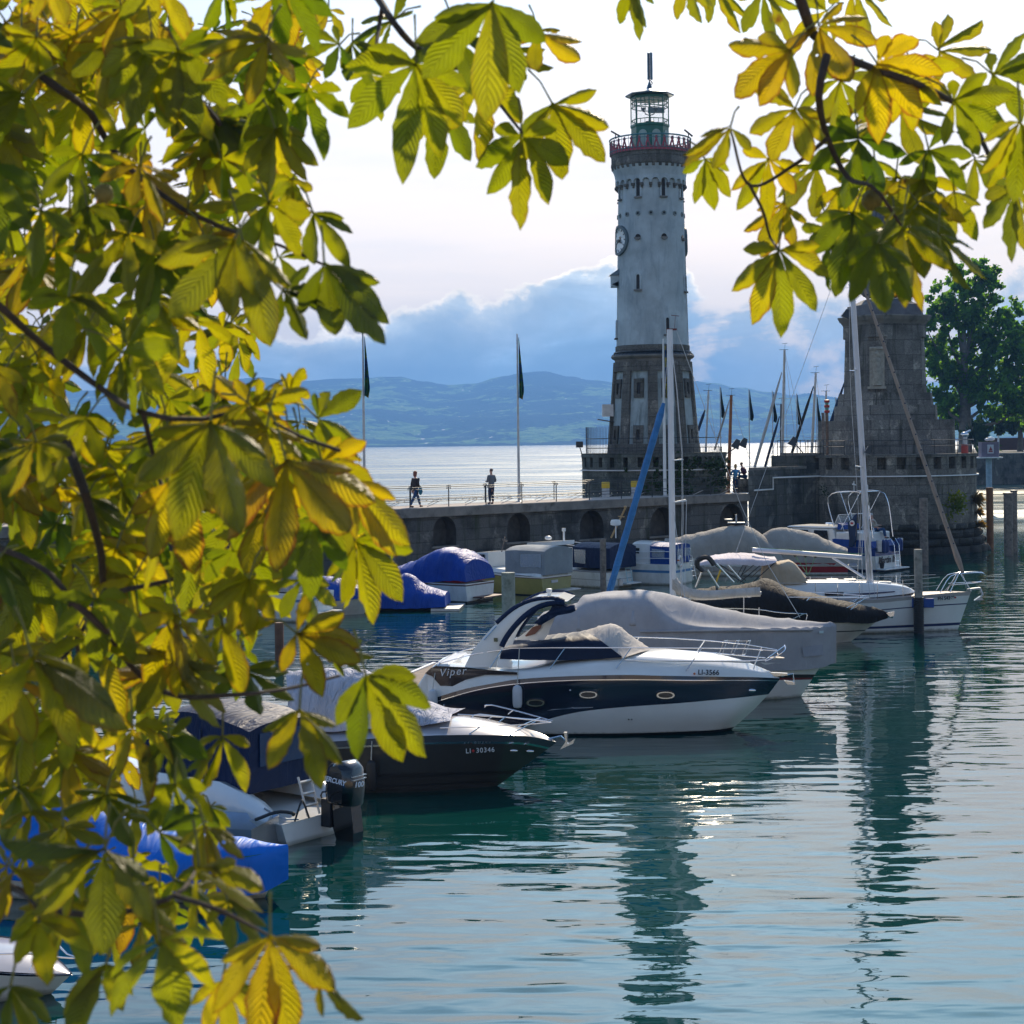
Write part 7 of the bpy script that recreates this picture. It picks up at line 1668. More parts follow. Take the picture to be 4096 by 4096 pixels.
# pontoon
p0, p1 = wat(1745, 2652, .45), wat(1150, 2905, .45); d_ = (p1-p0).normalized(); n_ = Vector((-d_.y, d_.x, 0)); n_ = n_ if n_.y < 0 else -n_
t = empty("pontoon", (p0.x, p0.y, 0), 0, "brown decked pontoon running left from the stern of the navy striped motorboat", "pontoon")
L_ = (p1-p0).length+6
q = MB(); q.prism([Vector((0, 0, .40)), d_*L_+Vector((0, 0, .40)), d_*L_+n_*1.9+Vector((0, 0, .40)), n_*1.9+Vector((0, 0, .40))], (0, 0, .05)); q.build("deck", mat("brown_decking", (.20, .15, .12), .85, var=.25, vs=6, bump=.01, bs=18), t, smooth=False)
for k_ in (0, 1): q = MB(); o0 = n_*(1.9*k_); q.prism([o0+Vector((0, 0, .30)), o0+d_*L_+Vector((0, 0, .30)), o0+d_*L_+n_*(.1 if k_ else -.1)+Vector((0, 0, .30)), o0+n_*(.1 if k_ else -.1)+Vector((0, 0, .30))], (0, 0, .18)); q.build("edge_beam", white, t, smooth=False)
for k_ in range(5): q = MB(); c = d_*(1+L_*.2*k_)+n_*.95; q.box(c+Vector((0, 0, .05)), (1.6, 1.5, .6), rz=atan2(d_.y, d_.x)); q.build("float", galv, t, smooth=False)
for (xa, ya, Da), (xb, yb, Db), lb in (((3692, 2392, 64.6), (3822, 2312, 64.2), "pale rope from the black sleeved pile to the white yacht's bow rail"), ((2036, 2560, 62.5), (1880, 2640, 45.5), "pale rope from the thick grey pile down to the navy striped motorboat")):
    a_, b_ = pt(xa, ya, Da), pt(xb, yb, Db); q = MB(); q.tube([a_.lerp(b_, i/10)-Vector((0, 0, .25*sin(pi*i/10))) for i in range(11)], .014, 5); meta(q.build("mooring_rope", mat("pale_rope", (.5, .48, .42), .9), None), lb, "rope")
# ================= people =================
cloth = lambda n_, c: canvas(n_, c, .01, 9, .85)
skn = mat("skin", (.55, .30, .22), .5, var=.05); jeans = cloth("blue_jeans", (.03, .07, .16)); hairb = mat("brown_hair", (.14, .06, .03), .6)
def person(loc, face, label, H=1.75, jacket=None, trousers=None, hair=hairb, stride=0.0, sit=False, lean=0.0, arms="down", long=False, female=False, bald=False, sleeves=None):
    t = empty("person", tuple(loc), face, label, "person"); k = H/1.75
    hipz = .92*k if not sit else .12; sw = .19*k if not female else .165*k
    def v(x, y, z): return Vector((x*k, y*k, z*k if True else z))
    hz_ = hipz/k; lx = lambda z: lean*(z-hz_)   # +x is forward
    neck = v(lx(hz_+.56), 0, hz_+.56); head = v(lx(hz_+.72)+.02, 0, hz_+.72)
    if sit: legs = [[v(0, s*.09, hz_), v(.42, s*.11, hz_+.03), v(.50, s*.11, hz_-.42), v(.62, s*.12, hz_-.45)] for s in (1, -1)]
    else: legs = [[v(0, s*.09, hz_), v(.04+s*stride*.22, s*.10, .50), v(s*stride*.38-(.05 if s*stride < 0 else 0), s*.10, .09), v(s*stride*.38+.14, s*.11, .04)] for s in (1, -1)]
    if arms == "down": ar = [[v(lx(hz_+.48), s*.19, hz_+.48), v(lx(hz_+.2)-.03, s*.26, hz_+.20), v(lx(hz_)+.08-s*stride*.1, s*.25, hz_-.06)] for s in (1, -1)]
    elif arms == "front": ar = [[v(lx(hz_+.48), s*.19, hz_+.48), v(lx(hz_+.2)-.02, s*.29, hz_+.20), v(lx(hz_+.2)+.25, s*.13, hz_+.22)] for s in (1, -1)]
    else: ar = [[v(lx(hz_+.48), .19, hz_+.48), v(lx(hz_+.2)+.15, .26, hz_+.25), v(lx(hz_+.5)+.18, .10, hz_+.62)], [v(lx(hz_+.48), -.19, hz_+.48), v(lx(hz_+.2), -.26, hz_+.20), v(lx(hz_)+.3, -.15, hz_+.15)]]
    # body: one continuous surface
    pts = [v(0, 0, hz_), v(lx(hz_+.25), 0, hz_+.25), v(lx(hz_+.46), 0, hz_+.46), neck, head, head+v(.005, 0, .10)]; ed = [(0, 1), (1, 2), (2, 3), (3, 4), (4, 5)]
    rd = [.095*k, .10*k, .11*k, .052*k, (.085*k, .075*k), (.075*k, .07*k)]
    for L_ in legs:
        i = len(pts); pts += L_[1:]+[]; ed += [(0, i), (i, i+1), (i+1, i+2)]; rd += [.052*k, .036*k, .038*k]
    for A2 in ar:
        i = len(pts); e_ = A2[2]; d_ = (A2[2]-A2[1]).normalized(); pts += A2+[e_+d_*.09*k]; ed += [(2, i), (i, i+1), (i+1, i+2), (i+2, i+3)]; rd += [.05*k, .04*k, .03*k, .028*k]
    body = skin("body", pts, ed, rd, skn, t)
    for A2 in ar:                                           # fingers
        d_ = (A2[2]-A2[1]).normalized(); s_ = d_.cross(Vector((0, 0, 1))) if abs(d_.z) < .9 else Vector((0, 1, 0)); q = MB(); b0 = A2[2]+d_*.07*k
        for j in range(4): q.tube([b0+s_*(j-1.5)*.02*k, b0+s_*(j-1.5)*.02*k+d_*.04*k, b0+s_*(j-1.5)*.018*k+d_*.065*k-Vector((0, 0, .012))], .008*k, 5)
        q.tube([b0-d_*.04*k-s_*.03*k, b0-s_*.055*k+d_*.01*k], .009*k, 5); q.build("hand", skn, body)
    q = MB(); c = head+v(.075, 0, .03); q.ball(c, .016*k, sc=(1.2, .8, 1.3)); q.ball(head+v(0, .082, .04), .018*k, sc=(.6, .5, 1)); q.ball(head+v(0, -.082, .04), .018*k, sc=(.6, .5, 1)); q.build("face_feature", skn, body)
    q = MB(); q.ball(head+v(.066, .03, .055), .011*k); q.ball(head+v(.066, -.03, .055), .011*k); q.build("eye", txtb, body)
    # jacket and sleeves
    hem_ = -.34 if long else -.14
    pts = [v(0, 0, hz_+hem_), v(lx(hz_+.1), 0, hz_+.1), v(lx(hz_+.3), 0, hz_+.3), v(lx(hz_+.46), 0, hz_+.46), v(lx(hz_+.53), 0, hz_+.53)]; ed = [(0, 1), (1, 2), (2, 3), (3, 4)]; rd = [(.15*k, .18*k), (.14*k, .17*k), (.15*k, .18*k), (.13*k, .17*k), .07*k]
    for A2 in ar: i = len(pts); pts += A2; ed += [(3, i), (i, i+1), (i+1, i+2)]; rd += [.075*k, .058*k, .045*k]
    if sit: pts = pts[1:]; ed = [(a-1, b-1) for a, b in ed if a > 0]; rd = rd[1:]
    skin("jacket", pts, ed, rd, jacket, t)
    pts = [v(0, 0, hz_+.12), v(0, 0, hz_-.02)]; ed = [(0, 1)]; rd = [(.14*k, .155*k), (.14*k, .165*k)]
    for L_ in legs: i = len(pts); pts += [L_[0]-v(0, 0, .06), L_[1], L_[2]+v(0, 0, .02)]; ed += [(1, i), (i, i+1), (i+1, i+2)]; rd += [.105*k, .078*k, .062*k]
    skin("trousers", pts, ed, rd, trousers, t)
    for L_ in legs: q = MB(); q.ball(L_[2].lerp(L_[3], .6)-v(0, 0, .02), .06*k, sc=(2.0, .8, .7)); q.build("shoe", rubber, t)
    if not bald:
        q = MB(); q.ball(head+v(-.025, 0, .075), .108*k, sc=(1, .9, .95)); 
        if female: q.ball(head+v(-.06, 0, -.02), .095*k, sc=(.8, 1, 1.2))
        q.build("hair", hair, t)
    else: q = MB(); q.ball(head+v(-.03, 0, .055), .095*k, sc=(1, .95, .9)); q.build("hair", mat("cropped_hair", (.16, .10, .08), .7), t)
    return t
def onpier(px, v_): p = pierpt(px, v_); return (p.x, p.y, DZ+.012)
fwd = atan2(-ud.y, -ud.x)
w1 = person(onpier(1662, .9), fwd, "woman with red brown hair walking right along the pier in a long dark jacket", 1.74, jacket=cloth("dark_brown_jacket", (.045, .035, .035)), trousers=jeans, stride=1.0, long=True, female=True, hair=mat("red_hair", (.22, .06, .03), .6))
q = MB(); q.ball((.12, -.24, .82), .14, sc=(.8, .6, 1.6)); q.build("carried_jacket", cloth("turquoise_cloth", (.03, .18, .26)), w1)
person(onpier(1966, .8), atan2(back.y, back.x), "man in a grey hooded jacket standing with his back to us on the pier", 1.80, jacket=cloth("grey_jacket", (.16, .17, .19)), trousers=cloth("dark_jeans", (.02, .03, .07)), arms="front", bald=True)
q0 = wat(2944, 1972, DZ); person((q0.x, q0.y+.2, DZ+.012), radians(75), "blonde woman in a light blue jacket leaning on the railing at the pier end", 1.66, jacket=cloth("light_blue_jacket", (.10, .34, .60)), trousers=jeans, lean=.18, arms="front", female=True, hair=mat("blonde_hair", (.45, .28, .10), .6))
q0 = pt(2982, 1925, q0.y+1.1); person((q0.x, q0.y, DZ+.85), radians(150), "man in a maroon jersey sitting on the stone block beside the blonde woman", 1.75, jacket=cloth("maroon_shirt", (.10, .03, .06)), trousers=jeans, sit=True, lean=.35, arms="front", bald=True)
q0 = pt(3793, 1818, 114); person((q0.x, q0.y, zT), radians(5), "dark haired man in a red checked shirt standing on the bastion", 1.8, jacket=flagmat("checked_shirt", (.42, .14, .15), (.30, .18, .24), (.40, .20, .20)), trousers=jeans, arms="phone", lean=.12, hair=mat("dark_hair", (.03, .02, .02), .6))
q0 = MY.M @ Vector((.75, -.1, 0)); zz = MY.Mi and 1.45
person((q0.x, q0.y, zt if False else 2.05), radians(-20), "grey haired man in a beige sweater reclining on the blue and white motor yacht", 1.72, jacket=cloth("beige_sweater", (.42, .38, .32)), trousers=jeans, sit=True, lean=-.35, arms="front", hair=mat("grey_hair", (.45, .43, .42), .7))
# ================= chestnut tree in the foreground =================
K_ = 4096/1932
ct_ = empty("chestnut_tree", (-4.4, 2.2, 5.2), 0, "horse chestnut tree with backlit yellow green leaves hanging into the view from left and top", "tree")
CO = Vector((-4.4, 2.2, 5.2))
def chestnut_leaf():
    m = bpy.data.materials.new("chestnut_leaf"); m.use_nodes = True; t = m.node_tree; q = NB(t); p = t.nodes['Principled BSDF']; out = t.nodes['Material Output']
    uvn = t.nodes.new('ShaderNodeUVMap'); uvn.uv_map = "UVMap"; u, v, _ = q.sep(uvn.outputs[0])
    at = t.nodes.new('ShaderNodeAttribute'); at.attribute_name = "tone"; tone = at.outputs['Fac']
    au = q.m('ABSOLUTE', q.m('SUBTRACT', u, .5))                 # 0 at midrib, .5 at the edge
    w_ = q.m('SINE', q.m('MULTIPLY', q.m('SUBTRACT', v, q.m('MULTIPLY', au, .42)), 2*pi*15))
    side = q.m('POWER', q.m('MAXIMUM', w_, 0.0), 10.0); mid = q.m('SUBTRACT', 1.0, q.sstep(.0, .022, au))
    vein = q.m('MAXIMUM', q.m('MULTIPLY', side, .32), mid)
    cc = t.nodes.new('ShaderNodeTexCoord').outputs['Object']
    n = q.noise(cc, 26, 5, .65); n2 = q.noise(cc, 9, 4, .6)
    edge = q.sstep(.36, .52, q.m('ADD', q.m('ADD', au, q.m('MULTIPLY', q.m('POWER', v, 5.0), .16)), q.m('MULTIPLY', q.m('SUBTRACT', n, .5), .34)))
    edge = q.m('MULTIPLY', edge, q.sstep(.15, .9, tone))
    tr = q.ramp(tone, [(0, (.12, .22, .003)), (.3, (.42, .46, .003)), (.6, (.76, .64, .003)), (.85, (.90, .62, .004)), (1, (.85, .42, .006))])
    tr = q.mix(edge, tr, (.42, .13, .015)); tr = q.mix(q.m('MULTIPLY', vein, .55), tr, (.16, .20, .01))
    tr = q.mix(q.sstep(.66, .76, n2), tr, (.28, .07, .01))
    tr = q.mix(1.0, tr, q.ramp(n, [(.3, .82), (.7, 1.12)]), 'MULTIPLY')
    ba = q.ramp(tone, [(0, (.016, .045, .005)), (.5, (.035, .052, .005)), (1, (.09, .06, .01))]); geo = t.nodes.new('ShaderNodeNewGeometry'); ba = q.mix(q.m('MULTIPLY', q.m('SUBTRACT', 1.0, geo.outputs['Backfacing']), q.sstep(.35, .6, n2)), ba, (.11, .13, .05)); ba = q.mix(edge, ba, (.12, .05, .015)); ba = q.mix(q.m('MULTIPLY', vein, .5), ba, (.20, .22, .08))
    t.links.new(ba, p.inputs['Base Color']); p.inputs['Roughness'].default_value = .42; p.inputs['Specular IOR Level'].default_value = .5; p.inputs['Sheen Weight'].default_value = .0
    bn = t.nodes.new('ShaderNodeBump'); bn.inputs['Distance'].default_value = .004; t.links.new(q.m('ADD', q.m('MULTIPLY', w_, .28), q.m('MULTIPLY', vein, -.8)), bn.inputs['Height']); t.links.new(bn.outputs[0], p.inputs['Normal'])
    tl = t.nodes.new('ShaderNodeBsdfTranslucent'); t.links.new(tr, tl.inputs[0]); t.links.new(bn.outputs[0], tl.inputs['Normal'])
    mx = t.nodes.new('ShaderNodeMixShader'); mx.inputs[0].default_value = .60
    t.links.new(p.outputs[0], mx.inputs[1]); t.links.new(tl.outputs[0], mx.inputs[2])
    # small insect holes
    hv = t.nodes.new('ShaderNodeTexVoronoi'); t.links.new(cc, hv.inputs['Vector']); hv.inputs['Scale'].default_value = 14
    hole = q.m('MULTIPLY', q.m('LESS_THAN', hv.outputs[0], .045), q.m('GREATER_THAN', tone, .3))
    tp = t.nodes.new('ShaderNodeBsdfTransparent'); m2 = t.nodes.new('ShaderNodeMixShader'); t.links.new(hole, m2.inputs[0]); t.links.new(mx.outputs[0], m2.inputs[1]); t.links.new(tp.outputs[0], m2.inputs[2])
    t.links.new(m2.outputs[0], out.inputs[0]); return m
LV, LF, LU, LT = [], [], [], []
rl_ = random.Random(77)
NS, NC_ = 13, 7
def leaflet(base, d, nrm, L, wf, tone, droop, fold_, rr):
    d = d.normalized(); s = d.cross(nrm).normalized(); nrm = s.cross(d).normalized(); o = len(LV)
    ph = rr.random()*6; curl = rr.uniform(-.2, .4); ragged = rr.random() < .6
    for i in range(NS):
        t_ = i/(NS-1); hw = wf*L*(max(0.0, sin(pi*min(1, t_**1.45*.985+.008)))**.82)*(1+.05*sin(t_*40+ph)) + .003*L
        if t_ > .93: hw *= (1-t_)/.07*.8+.12
        c = base+d*(L*(t_-.10*droop*t_*t_))-Vector((0, 0, 1))*(droop*L*.42*t_*t_)+nrm*(L*.04*sin(t_*3+ph))
        for k in range(NC_):
            u = (k/(NC_-1)-.5)*2; e = abs(u)
            ww = hw*(1+(.10*noise.noise(Vector((t_*9+ph, u*2, tone*9))) if e > .9 else 0)-(ragged and e > .9 and .25*max(0, noise.noise(Vector((t_*5+ph*3, u, 2))))*2 or 0))
            p = c+s*(u*ww*cos(fold_*e*.8))+nrm*(-e*ww*sin(fold_)+.012*L*sin(t_*30-e*5)*e+curl*ww*e*e*.5)
            LV.append(p-CO); LU.append((.5+u*.5, t_)); LT.append(tone)
    for i in range(NS-1):
        for k in range(NC_-1):
            a = o+i*NC_+k; LF.append((a, a+1, a+NC_+1, a+NC_))
stalks = MB()
def compound(hx, hy, ang, size, spread, n, D, tone=None, tilt=None, src=None, rr=rl_):
    h = pt(hx*K_, hy*K_, D); L = .95*size*K_/FPX*D; tone0 = min(.74, rr.betavariate(2.0, 2.9)) if tone is None else tone
    nrm = Vector((rr.gauss(0, .55), -1, rr.gauss(.35, .65))) if tilt is None else Vector(tilt)
    nrm.normalize()
    for j in range(n):
        f = 0 if n == 1 else (j/(n-1)-.5); a = radians(ang+f*spread+rr.gauss(0, 4)); Lk_ = L*(1-.42*abs(f*2)**1.4)*rr.uniform(.92, 1.05)
        d = Vector((cos(a), rr.gauss(0, .16), sin(a))); d = d-nrm*d.dot(nrm)*.75; 
        leaflet(h, d, (nrm+Vector((rr.gauss(0, .22), 0, rr.gauss(0, .22)))).normalized(), Lk_, rr.uniform(.165, .215), min(1, max(0, tone0+rr.gauss(0, .08))), rr.uniform(.1, .8), rr.uniform(.15, .75), rr)
    a = radians(ang+180+rr.gauss(0, 25)); e_ = h+Vector((cos(a)*.7, rr.uniform(-.2, .3), abs(sin(a))*.7+.25)).normalized()*L*rr.uniform(.4, .62)
    stalks.tube([h-CO, h.lerp(e_, .5)+Vector((0, 0, .01))-CO, e_-CO], [.0022, .0018, .0026], 5)
EX = [ # hub x, y, direction, size, spread, leaflets, distance  (photo at 1932 px)
 (1470, 472, -92, 150, 215, 7, 3.6), (1702, 428, -88, 150, 150, 5, 3.5), (1610, 400, -100, 150, 150, 6, 3.7), (1378, 240, -128, 120, 140, 5, 3.6), (1450, 300, -110, 115, 190, 6, 3.9),
 (1492, 95, 208, 165, 110, 5, 3.3), (1545, 50, -60, 150, 220, 7, 3.7), (1585, 150, -90, 130, 260, 7, 4.0), (1500, 205, -120, 125, 240, 7, 3.7), (1655, 120, -20, 165, 200, 7, 3.6), (1700, 205, -80, 135, 260, 7, 4.1),
 (1620, 262, -110, 130, 250, 7, 3.8), (1540, 310, -100, 120, 220, 6, 4.2), (1752, 282, -62, 118, 210, 6, 3.9), (1800, 190, -10, 130, 200, 6, 3.6), (1872, 140, 5, 140, 200, 6, 3.8), (1925, 230, -105, 150, 150, 6, 3.1),
 (1916, 352, -108, 140, 110, 5, 3.6), (1690, 335, -80, 125, 200, 6, 4.0), (1770, 95, 15, 130, 200, 6, 4.2), (1195, -35, -95, 100, 130, 5, 3.7), (1300, -40, -85, 95, 160, 5, 3.8), (1350, -35, -75, 110, 160, 5, 4.0),
 (1440, -15, -70, 110, 200, 6, 3.9), (1610, -20, -50, 120, 200, 6, 4.0), (1560, 20, 200, 90, 160, 5, 4.2), (1330, 300, -80, 95, 150, 5, 4.0), (1800, 360, -75, 110, 120, 4, 3.9), (1640, 190, 160, 120, 200, 6, 4.3),
 (1480, 385, -120, 110, 140, 5, 4.1), (1590, 350, -70, 115, 170, 6, 4.1), (1730, 380, -60, 120, 120, 4, 3.8),
 (985, 258, -98, 155, 230, 7, 3.5), (1042, 195, -68, 160, 150, 6, 3.6), (930, 5, -112, 215, 150, 6, 3.1), (785, 120, -108, 200, 190, 7, 3.2), (905, 150, -82, 160, 180, 5, 3.6), (1015, 60, -50, 110, 190, 5, 3.8),
 (640, 85, 200, 90, 190, 5, 3.7), (665, 80, -60, 95, 150, 5, 3.8), (578, 170, -112, 130, 220, 7, 3.4), (520, 245, -78, 125, 200, 6, 3.3), (860, 70, -90, 150, 200, 6, 3.5), (740, 40, 160, 110, 200, 6, 3.9), (700, 140, -80, 90, 160, 5, 3.9),
 (950, 90, -20, 110, 160, 5, 3.9), (830, 190, -95, 140, 140, 5, 3.7), (560, -20, -70, 90, 180, 5, 3.6), (620, 20, -80, 70, 150, 4, 3.9), (1130, -60, -80, 60, 100, 3, 4.0),
 (442, 452, -128, 205, 110, 5, 2.7), (458, 455, -72, 225, 50, 3, 2.8), (612, 500, -62, 195, 100, 5, 2.9), (590, 400, -80, 120, 190, 6, 3.2), (398, 795, -95, 225, 150, 6, 2.6), (540, 870, -78, 235, 120, 6, 2.7), (664, 908, -40, 180, 70, 4, 2.8),
 (480, 770, -10, 150, 200, 6, 3.0), (600, 790, 5, 120, 190, 6, 3.3), (545, 745, 50, 80, 140, 5, 3.4), (610, 850, -30, 100, 150, 5, 3.4), (290, 560, -60, 130, 200, 6, 3.3), (240, 650, -70, 150, 220, 7, 3.1), (130, 560, -80, 150, 220, 7, 2.9),
 (660, 960, -85, 110, 140, 5, 3.1), (590, 980, -95, 150, 120, 5, 2.8), (320, 980, -110, 160, 200, 6, 3.0), (560, 1195, -15, 150, 190, 6, 3.0), (690, 1275, -55, 185, 140, 6, 2.7), (565, 1340, -85, 150, 130, 5, 2.8), (620, 1220, 0, 100, 160, 5, 3.2),
 (60, 1240, -58, 240, 120, 5, 2.4), (180, 1130, -80, 150, 200, 6, 2.9), (420, 1180, -70, 150, 190, 6, 3.1), (330, 1240, -90, 160, 220, 7, 3.0), (460, 1260, -60, 120, 200, 6, 3.2), (250, 1370, -90, 140, 220, 6, 2.9), (130, 1420, -70, 130, 220, 6, 3.1),
 (420, 1390, -110, 130, 180, 6, 3.1), (330, 1480, -80, 120, 180, 5, 2.9), (200, 1500, -100, 130, 220, 6, 2.9), (60, 1530, -70, 120, 180, 5, 3.0),
 (197, 1604, -102, 205, 130, 6, 2.3), (197, 1604, 176, 210, 20, 1, 2.3), (386, 1560, -72, 115, 110, 5, 2.6), (376, 1638, -35, 175, 80, 4, 2.4), (510, 1766, -78, 205, 150, 6, 2.2), (301, 1775, -85, 205, 130, 5, 2.2), (72, 1734, -82, 150, 110, 5, 2.3),
 (240, 1690, -30, 120, 160, 5, 2.5), (430, 1700, -60, 110, 150, 5, 2.5), (20, 1860, -70, 120, 140, 5, 2.4), (140, 1640, -130, 110, 120, 4, 2.6), (1722, 395, -100, 150, 150, 5, 3.7), (1655, 460, -88, 140, 120, 5, 3.4), (1770, 440, -72, 140, 110, 4, 3.6), (1740, 340, -90, 135, 180, 6, 3.9), (1690, 450, -95, 150, 90, 4, 3.8), (1650, 300, -120, 120, 180, 6, 4.0), (1840, 300, -60, 110, 160, 5, 4.1), (1560, 430, -110, 110, 130, 5, 3.9), (1720, 130, -60, 120, 200, 6, 3.9), (600, 1850, -60, 120, 60, 3, 2.2), (420, 1850, -80, 130, 150, 5, 2.5), (200, 1820, -100, 150, 120, 5, 2.4), (30, 1640, -60, 140, 120, 5, 2.5), (120, 1560, -80, 130, 170, 6, 2.7), (300, 1570, 20, 110, 160, 5, 2.7)]
for e_ in EX: compound(*e_, tilt=(rl_.gauss(0, .5), -.55, 1.0) if e_[1] > 1150 and rl_.random() < .55 else None)
poly = [(0, 0), (560, 0), (600, 110), (560, 330), (590, 430), (600, 520), (500, 560), (440, 640), (500, 740), (600, 820), (720, 960), (730, 1010), (640, 1060), (560, 1100), (470, 1130), (480, 1200), (430, 1300), (360, 1400), (200, 1470), (0, 1520)]
def inside(x, y):
    c = False; j = len(poly)-1
    for i in range(len(poly)):
        (xi, yi), (xj, yj) = poly[i], poly[j]
        if (yi > y) != (yj > y) and x < (xj-xi)*(y-yi)/(yj-yi)+xi: c = not c
        j = i
    return c
cnt = 0; r3 = random.Random(21)
while cnt < 400:
    x, y = r3.uniform(-60, 740), r3.uniform(-60, 1520)
    if not inside(max(1, x), max(1, y)): continue
    if (x-235)**2/70**2+(y-540)**2/75**2 < 1 and r3.random() < .9: continue
    if (x-520)**2/60**2+(y-640)**2/60**2 < 1: continue
    if y > 1160 and x > 200 and r3.random() < .35: continue
    D = r3.uniform(2.9, 5.6); sz = r3.uniform(95, 150)*3.4/D; compound(x, y, r3.gauss(-90, 45), sz, r3.uniform(150, 270), r3.choice((5, 6, 7, 7)), D, rr=r3); cnt += 1
for _ in range(230):                                            # rest of the crown, out of view, added overhead to shade the leaves
    X_, Y_, Z_ = r3.uniform(-5.5, 4.5), r3.uniform(-2.5, 3.0), r3.uniform(8.3, 10.6)
    if Y_ > .2 and Z_ < CH+Y_*.34+.35: continue
    h_ = Vector((X_, Y_, Z_)); L = r3.uniform(.16, .24); nr_ = Vector((r3.gauss(0, .4), r3.gauss(0, .4), 1)).normalized(); tn_ = r3.random()*.7
    for j in range(7):
        a = 2*pi*j/7+r3.random()*.3; d = Vector((cos(a), sin(a), -.25)); leaflet(h_, d, nr_, L*r3.uniform(.8, 1), .26, tn_, .3, .3, r3)
for _ in range(26):                                             # small far leaves that fill the lower left corner
    x, y = r3.uniform(-20, 420), r3.uniform(1460, 1760); D = r3.uniform(2.8, 4.2); compound(x, y, r3.gauss(-80, 40), r3.uniform(70, 120)*3.2/D, 200, 5, D, rr=r3)
me = bpy.data.meshes.new("crown"); me.from_pydata([tuple(v) for v in LV], [], LF); me.materials.append(chestnut_leaf())
ul = me.uv_layers.new(name="UVMap"); li_ = [0]*len(me.loops); me.loops.foreach_get('vertex_index', li_)
ul.data.foreach_set('uv', [c for i in li_ for c in LU[i]])
ta = me.attributes.new("tone", 'FLOAT', 'POINT'); ta.data.foreach_set('value', LT)
me.polygons.foreach_set('use_smooth', [True]*len(me.polygons)); me.update()
crown = link("crown", me, ct_)
meta(stalks.build("leaf_stalks", mat("stalk_green", (.12, .13, .03), .6, var=.3, vs=8), ct_), kind="stuff")
bkm = mat("chestnut_bark", (.045, .032, .025), .85, var=.4, vs=30, bump=.002, bs=200)
BR = [([(-700, -120), (-200, -40), (0, 85), (100, 160), (170, 212), (222, 295), (330, 385), (420, 430)], 3.4, 24, 8), ([(170, -60), (250, 60), (330, 140), (400, 215), (440, 262), (520, 250)], 3.5, 15, 6), ([(-700, 250), (-200, 420), (0, 580), (80, 650), (200, 740), (270, 780), (372, 792), (470, 770)], 3.0, 20, 7),
      ([(120, 820), (160, 930), (190, 1040), (200, 1112), (260, 1108), (340, 1090)], 3.2, 18, 7), ([(130, 1130), (200, 1190), (260, 1270), (330, 1312), (430, 1312), (540, 1300), (640, 1275)], 3.0, 13, 5), ([(-500, 1500), (0, 1665), (100, 1715), (210, 1725), (330, 1690), (372, 1640)], 2.6, 18, 6),
      ([(560, -240), (690, -40), (722, 10), (752, 55), (800, 100), (900, 150), (985, 250)], 3.5, 18, 5), ([(722, 10), (715, 50), (705, 130)], 3.5, 8, 4), ([(1300, -400), (1460, -120), (1510, 0), (1535, 65), (1575, 100), (1650, 130), (1740, 162), (1830, 208), (1878, 212)], 3.7, 26, 8), ([(1830, 208), (1868, 296), (1912, 350)], 3.7, 11, 6),
      ([(1560, 105), (1545, 180), (1562, 262), (1600, 335), (1650, 355), (1700, 425)], 3.7, 14, 5), ([(1415, 350), (1440, 400), (1452, 445), (1470, 472)], 3.65, 6, 4), ([(1560, 262), (1500, 310), (1415, 350), (1378, 245)], 3.75, 8, 4), ([(270, 780), (300, 900), (330, 980)], 3.05, 9, 5), ([(200, 1112), (120, 1240), (60, 1240)], 3.0, 9, 5),
      ([(0, 1665), (60, 1700), (72, 1734)], 2.5, 8, 5), ([(330, 1690), (420, 1720), (510, 1766)], 2.4, 10, 5), ([(640, 850), (560, 820), (470, 770)], 2.95, 7, 5), ([(420, 430), (520, 460), (612, 500)], 3.2, 8, 5), ([(-500, 850), (-100, 1000), (60, 1060), (130, 1130), (150, 1250)], 3.2, 15, 7)]
tk = CO+Vector((0, 0, 0))
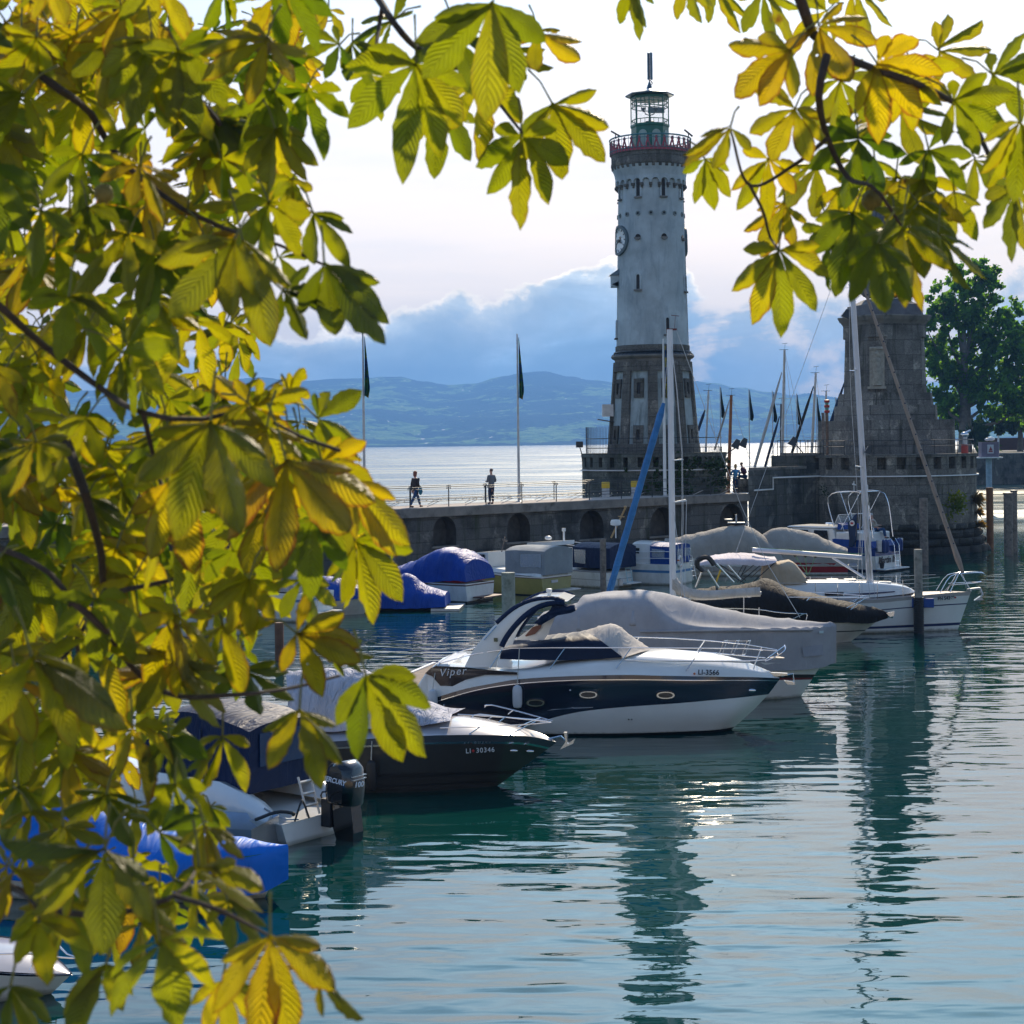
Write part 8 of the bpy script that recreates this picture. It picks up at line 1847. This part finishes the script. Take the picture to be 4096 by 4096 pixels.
for k_, (P, D, r0, r1) in enumerate(BR):
    Q = catmull([pt(x*K_, y*K_, D+.12*sin(i*1.7+k_)) for i, (x, y) in enumerate(P)], 22); q = MB()
    q.tube([p-CO for p in Q], [(r0+(r1-r0)*i/21)*1.15*K_/FPX*D*.5*(1+.10*noise.noise(Vector((i*.9, k_, 0)))) for i in range(22)], 8); q.build("branch", bkm, ct_)
a0 = [Vector((0, 0, 0)), Vector((.1, 0, 1.6)), Vector((.3, .3, 3.2)), Vector((.6, .8, 5.5))]; q = MB(); q.tube(catmull(a0, 12), [.34, .30, .29, .28, .27, .26, .25, .23, .2, .17, .14, .1], 12)
for tgt in (pt(-700*K_, -120*K_, 3.4), pt(-700*K_, 250*K_, 3.0), pt(-500*K_, 1500*K_, 2.6), pt(560*K_, -240*K_, 3.5), pt(1300*K_, -400*K_, 3.7), pt(-500*K_, 850*K_, 3.2)):
    p = tgt-CO; s0_ = Vector((.15, .1, min(3.6, max(.3, p.z-.5)))); q.tube(catmull([s0_, s0_.lerp(p, .5)+Vector((0, 0, .15)), p], 10), [.09-.006*i for i in range(10)], 8)
q.build("trunk", bkm, ct_)
for hx, hy, D, r in ((1645, 378, 3.9, 20), (497, 84, 3.6, 19), (196, 365, 3.0, 18), (640, 895, 3.1, 17)):
    c = pt(hx*K_, hy*K_, D)-CO; R_ = r*K_/FPX*D; q = MB(); q.ball(c, R_, n=14, k=10); rb = random.Random(hx)
    for _ in range(90):
        d_ = Vector([rb.gauss(0, 1) for _ in range(3)]).normalized(); u = d_.orthogonal().normalized()*R_*.06; w_ = d_.cross(u); b0 = c+d_*R_*.95; q.add([b0+u, b0-u*.5+w_, b0-u*.5-w_, c+d_*R_*1.28], [(0, 1, 3), (1, 2, 3), (2, 0, 3)])
    q.build("chestnut_burr", mat("burr_green", (.16, .13, .03), .7, var=.3, vs=20), ct_)
q = MB(); q.box((0, -20.4, 2.5), (90, 46, 5.4)); meta(q.build("promenade", deckm, None, smooth=False), kind="structure")
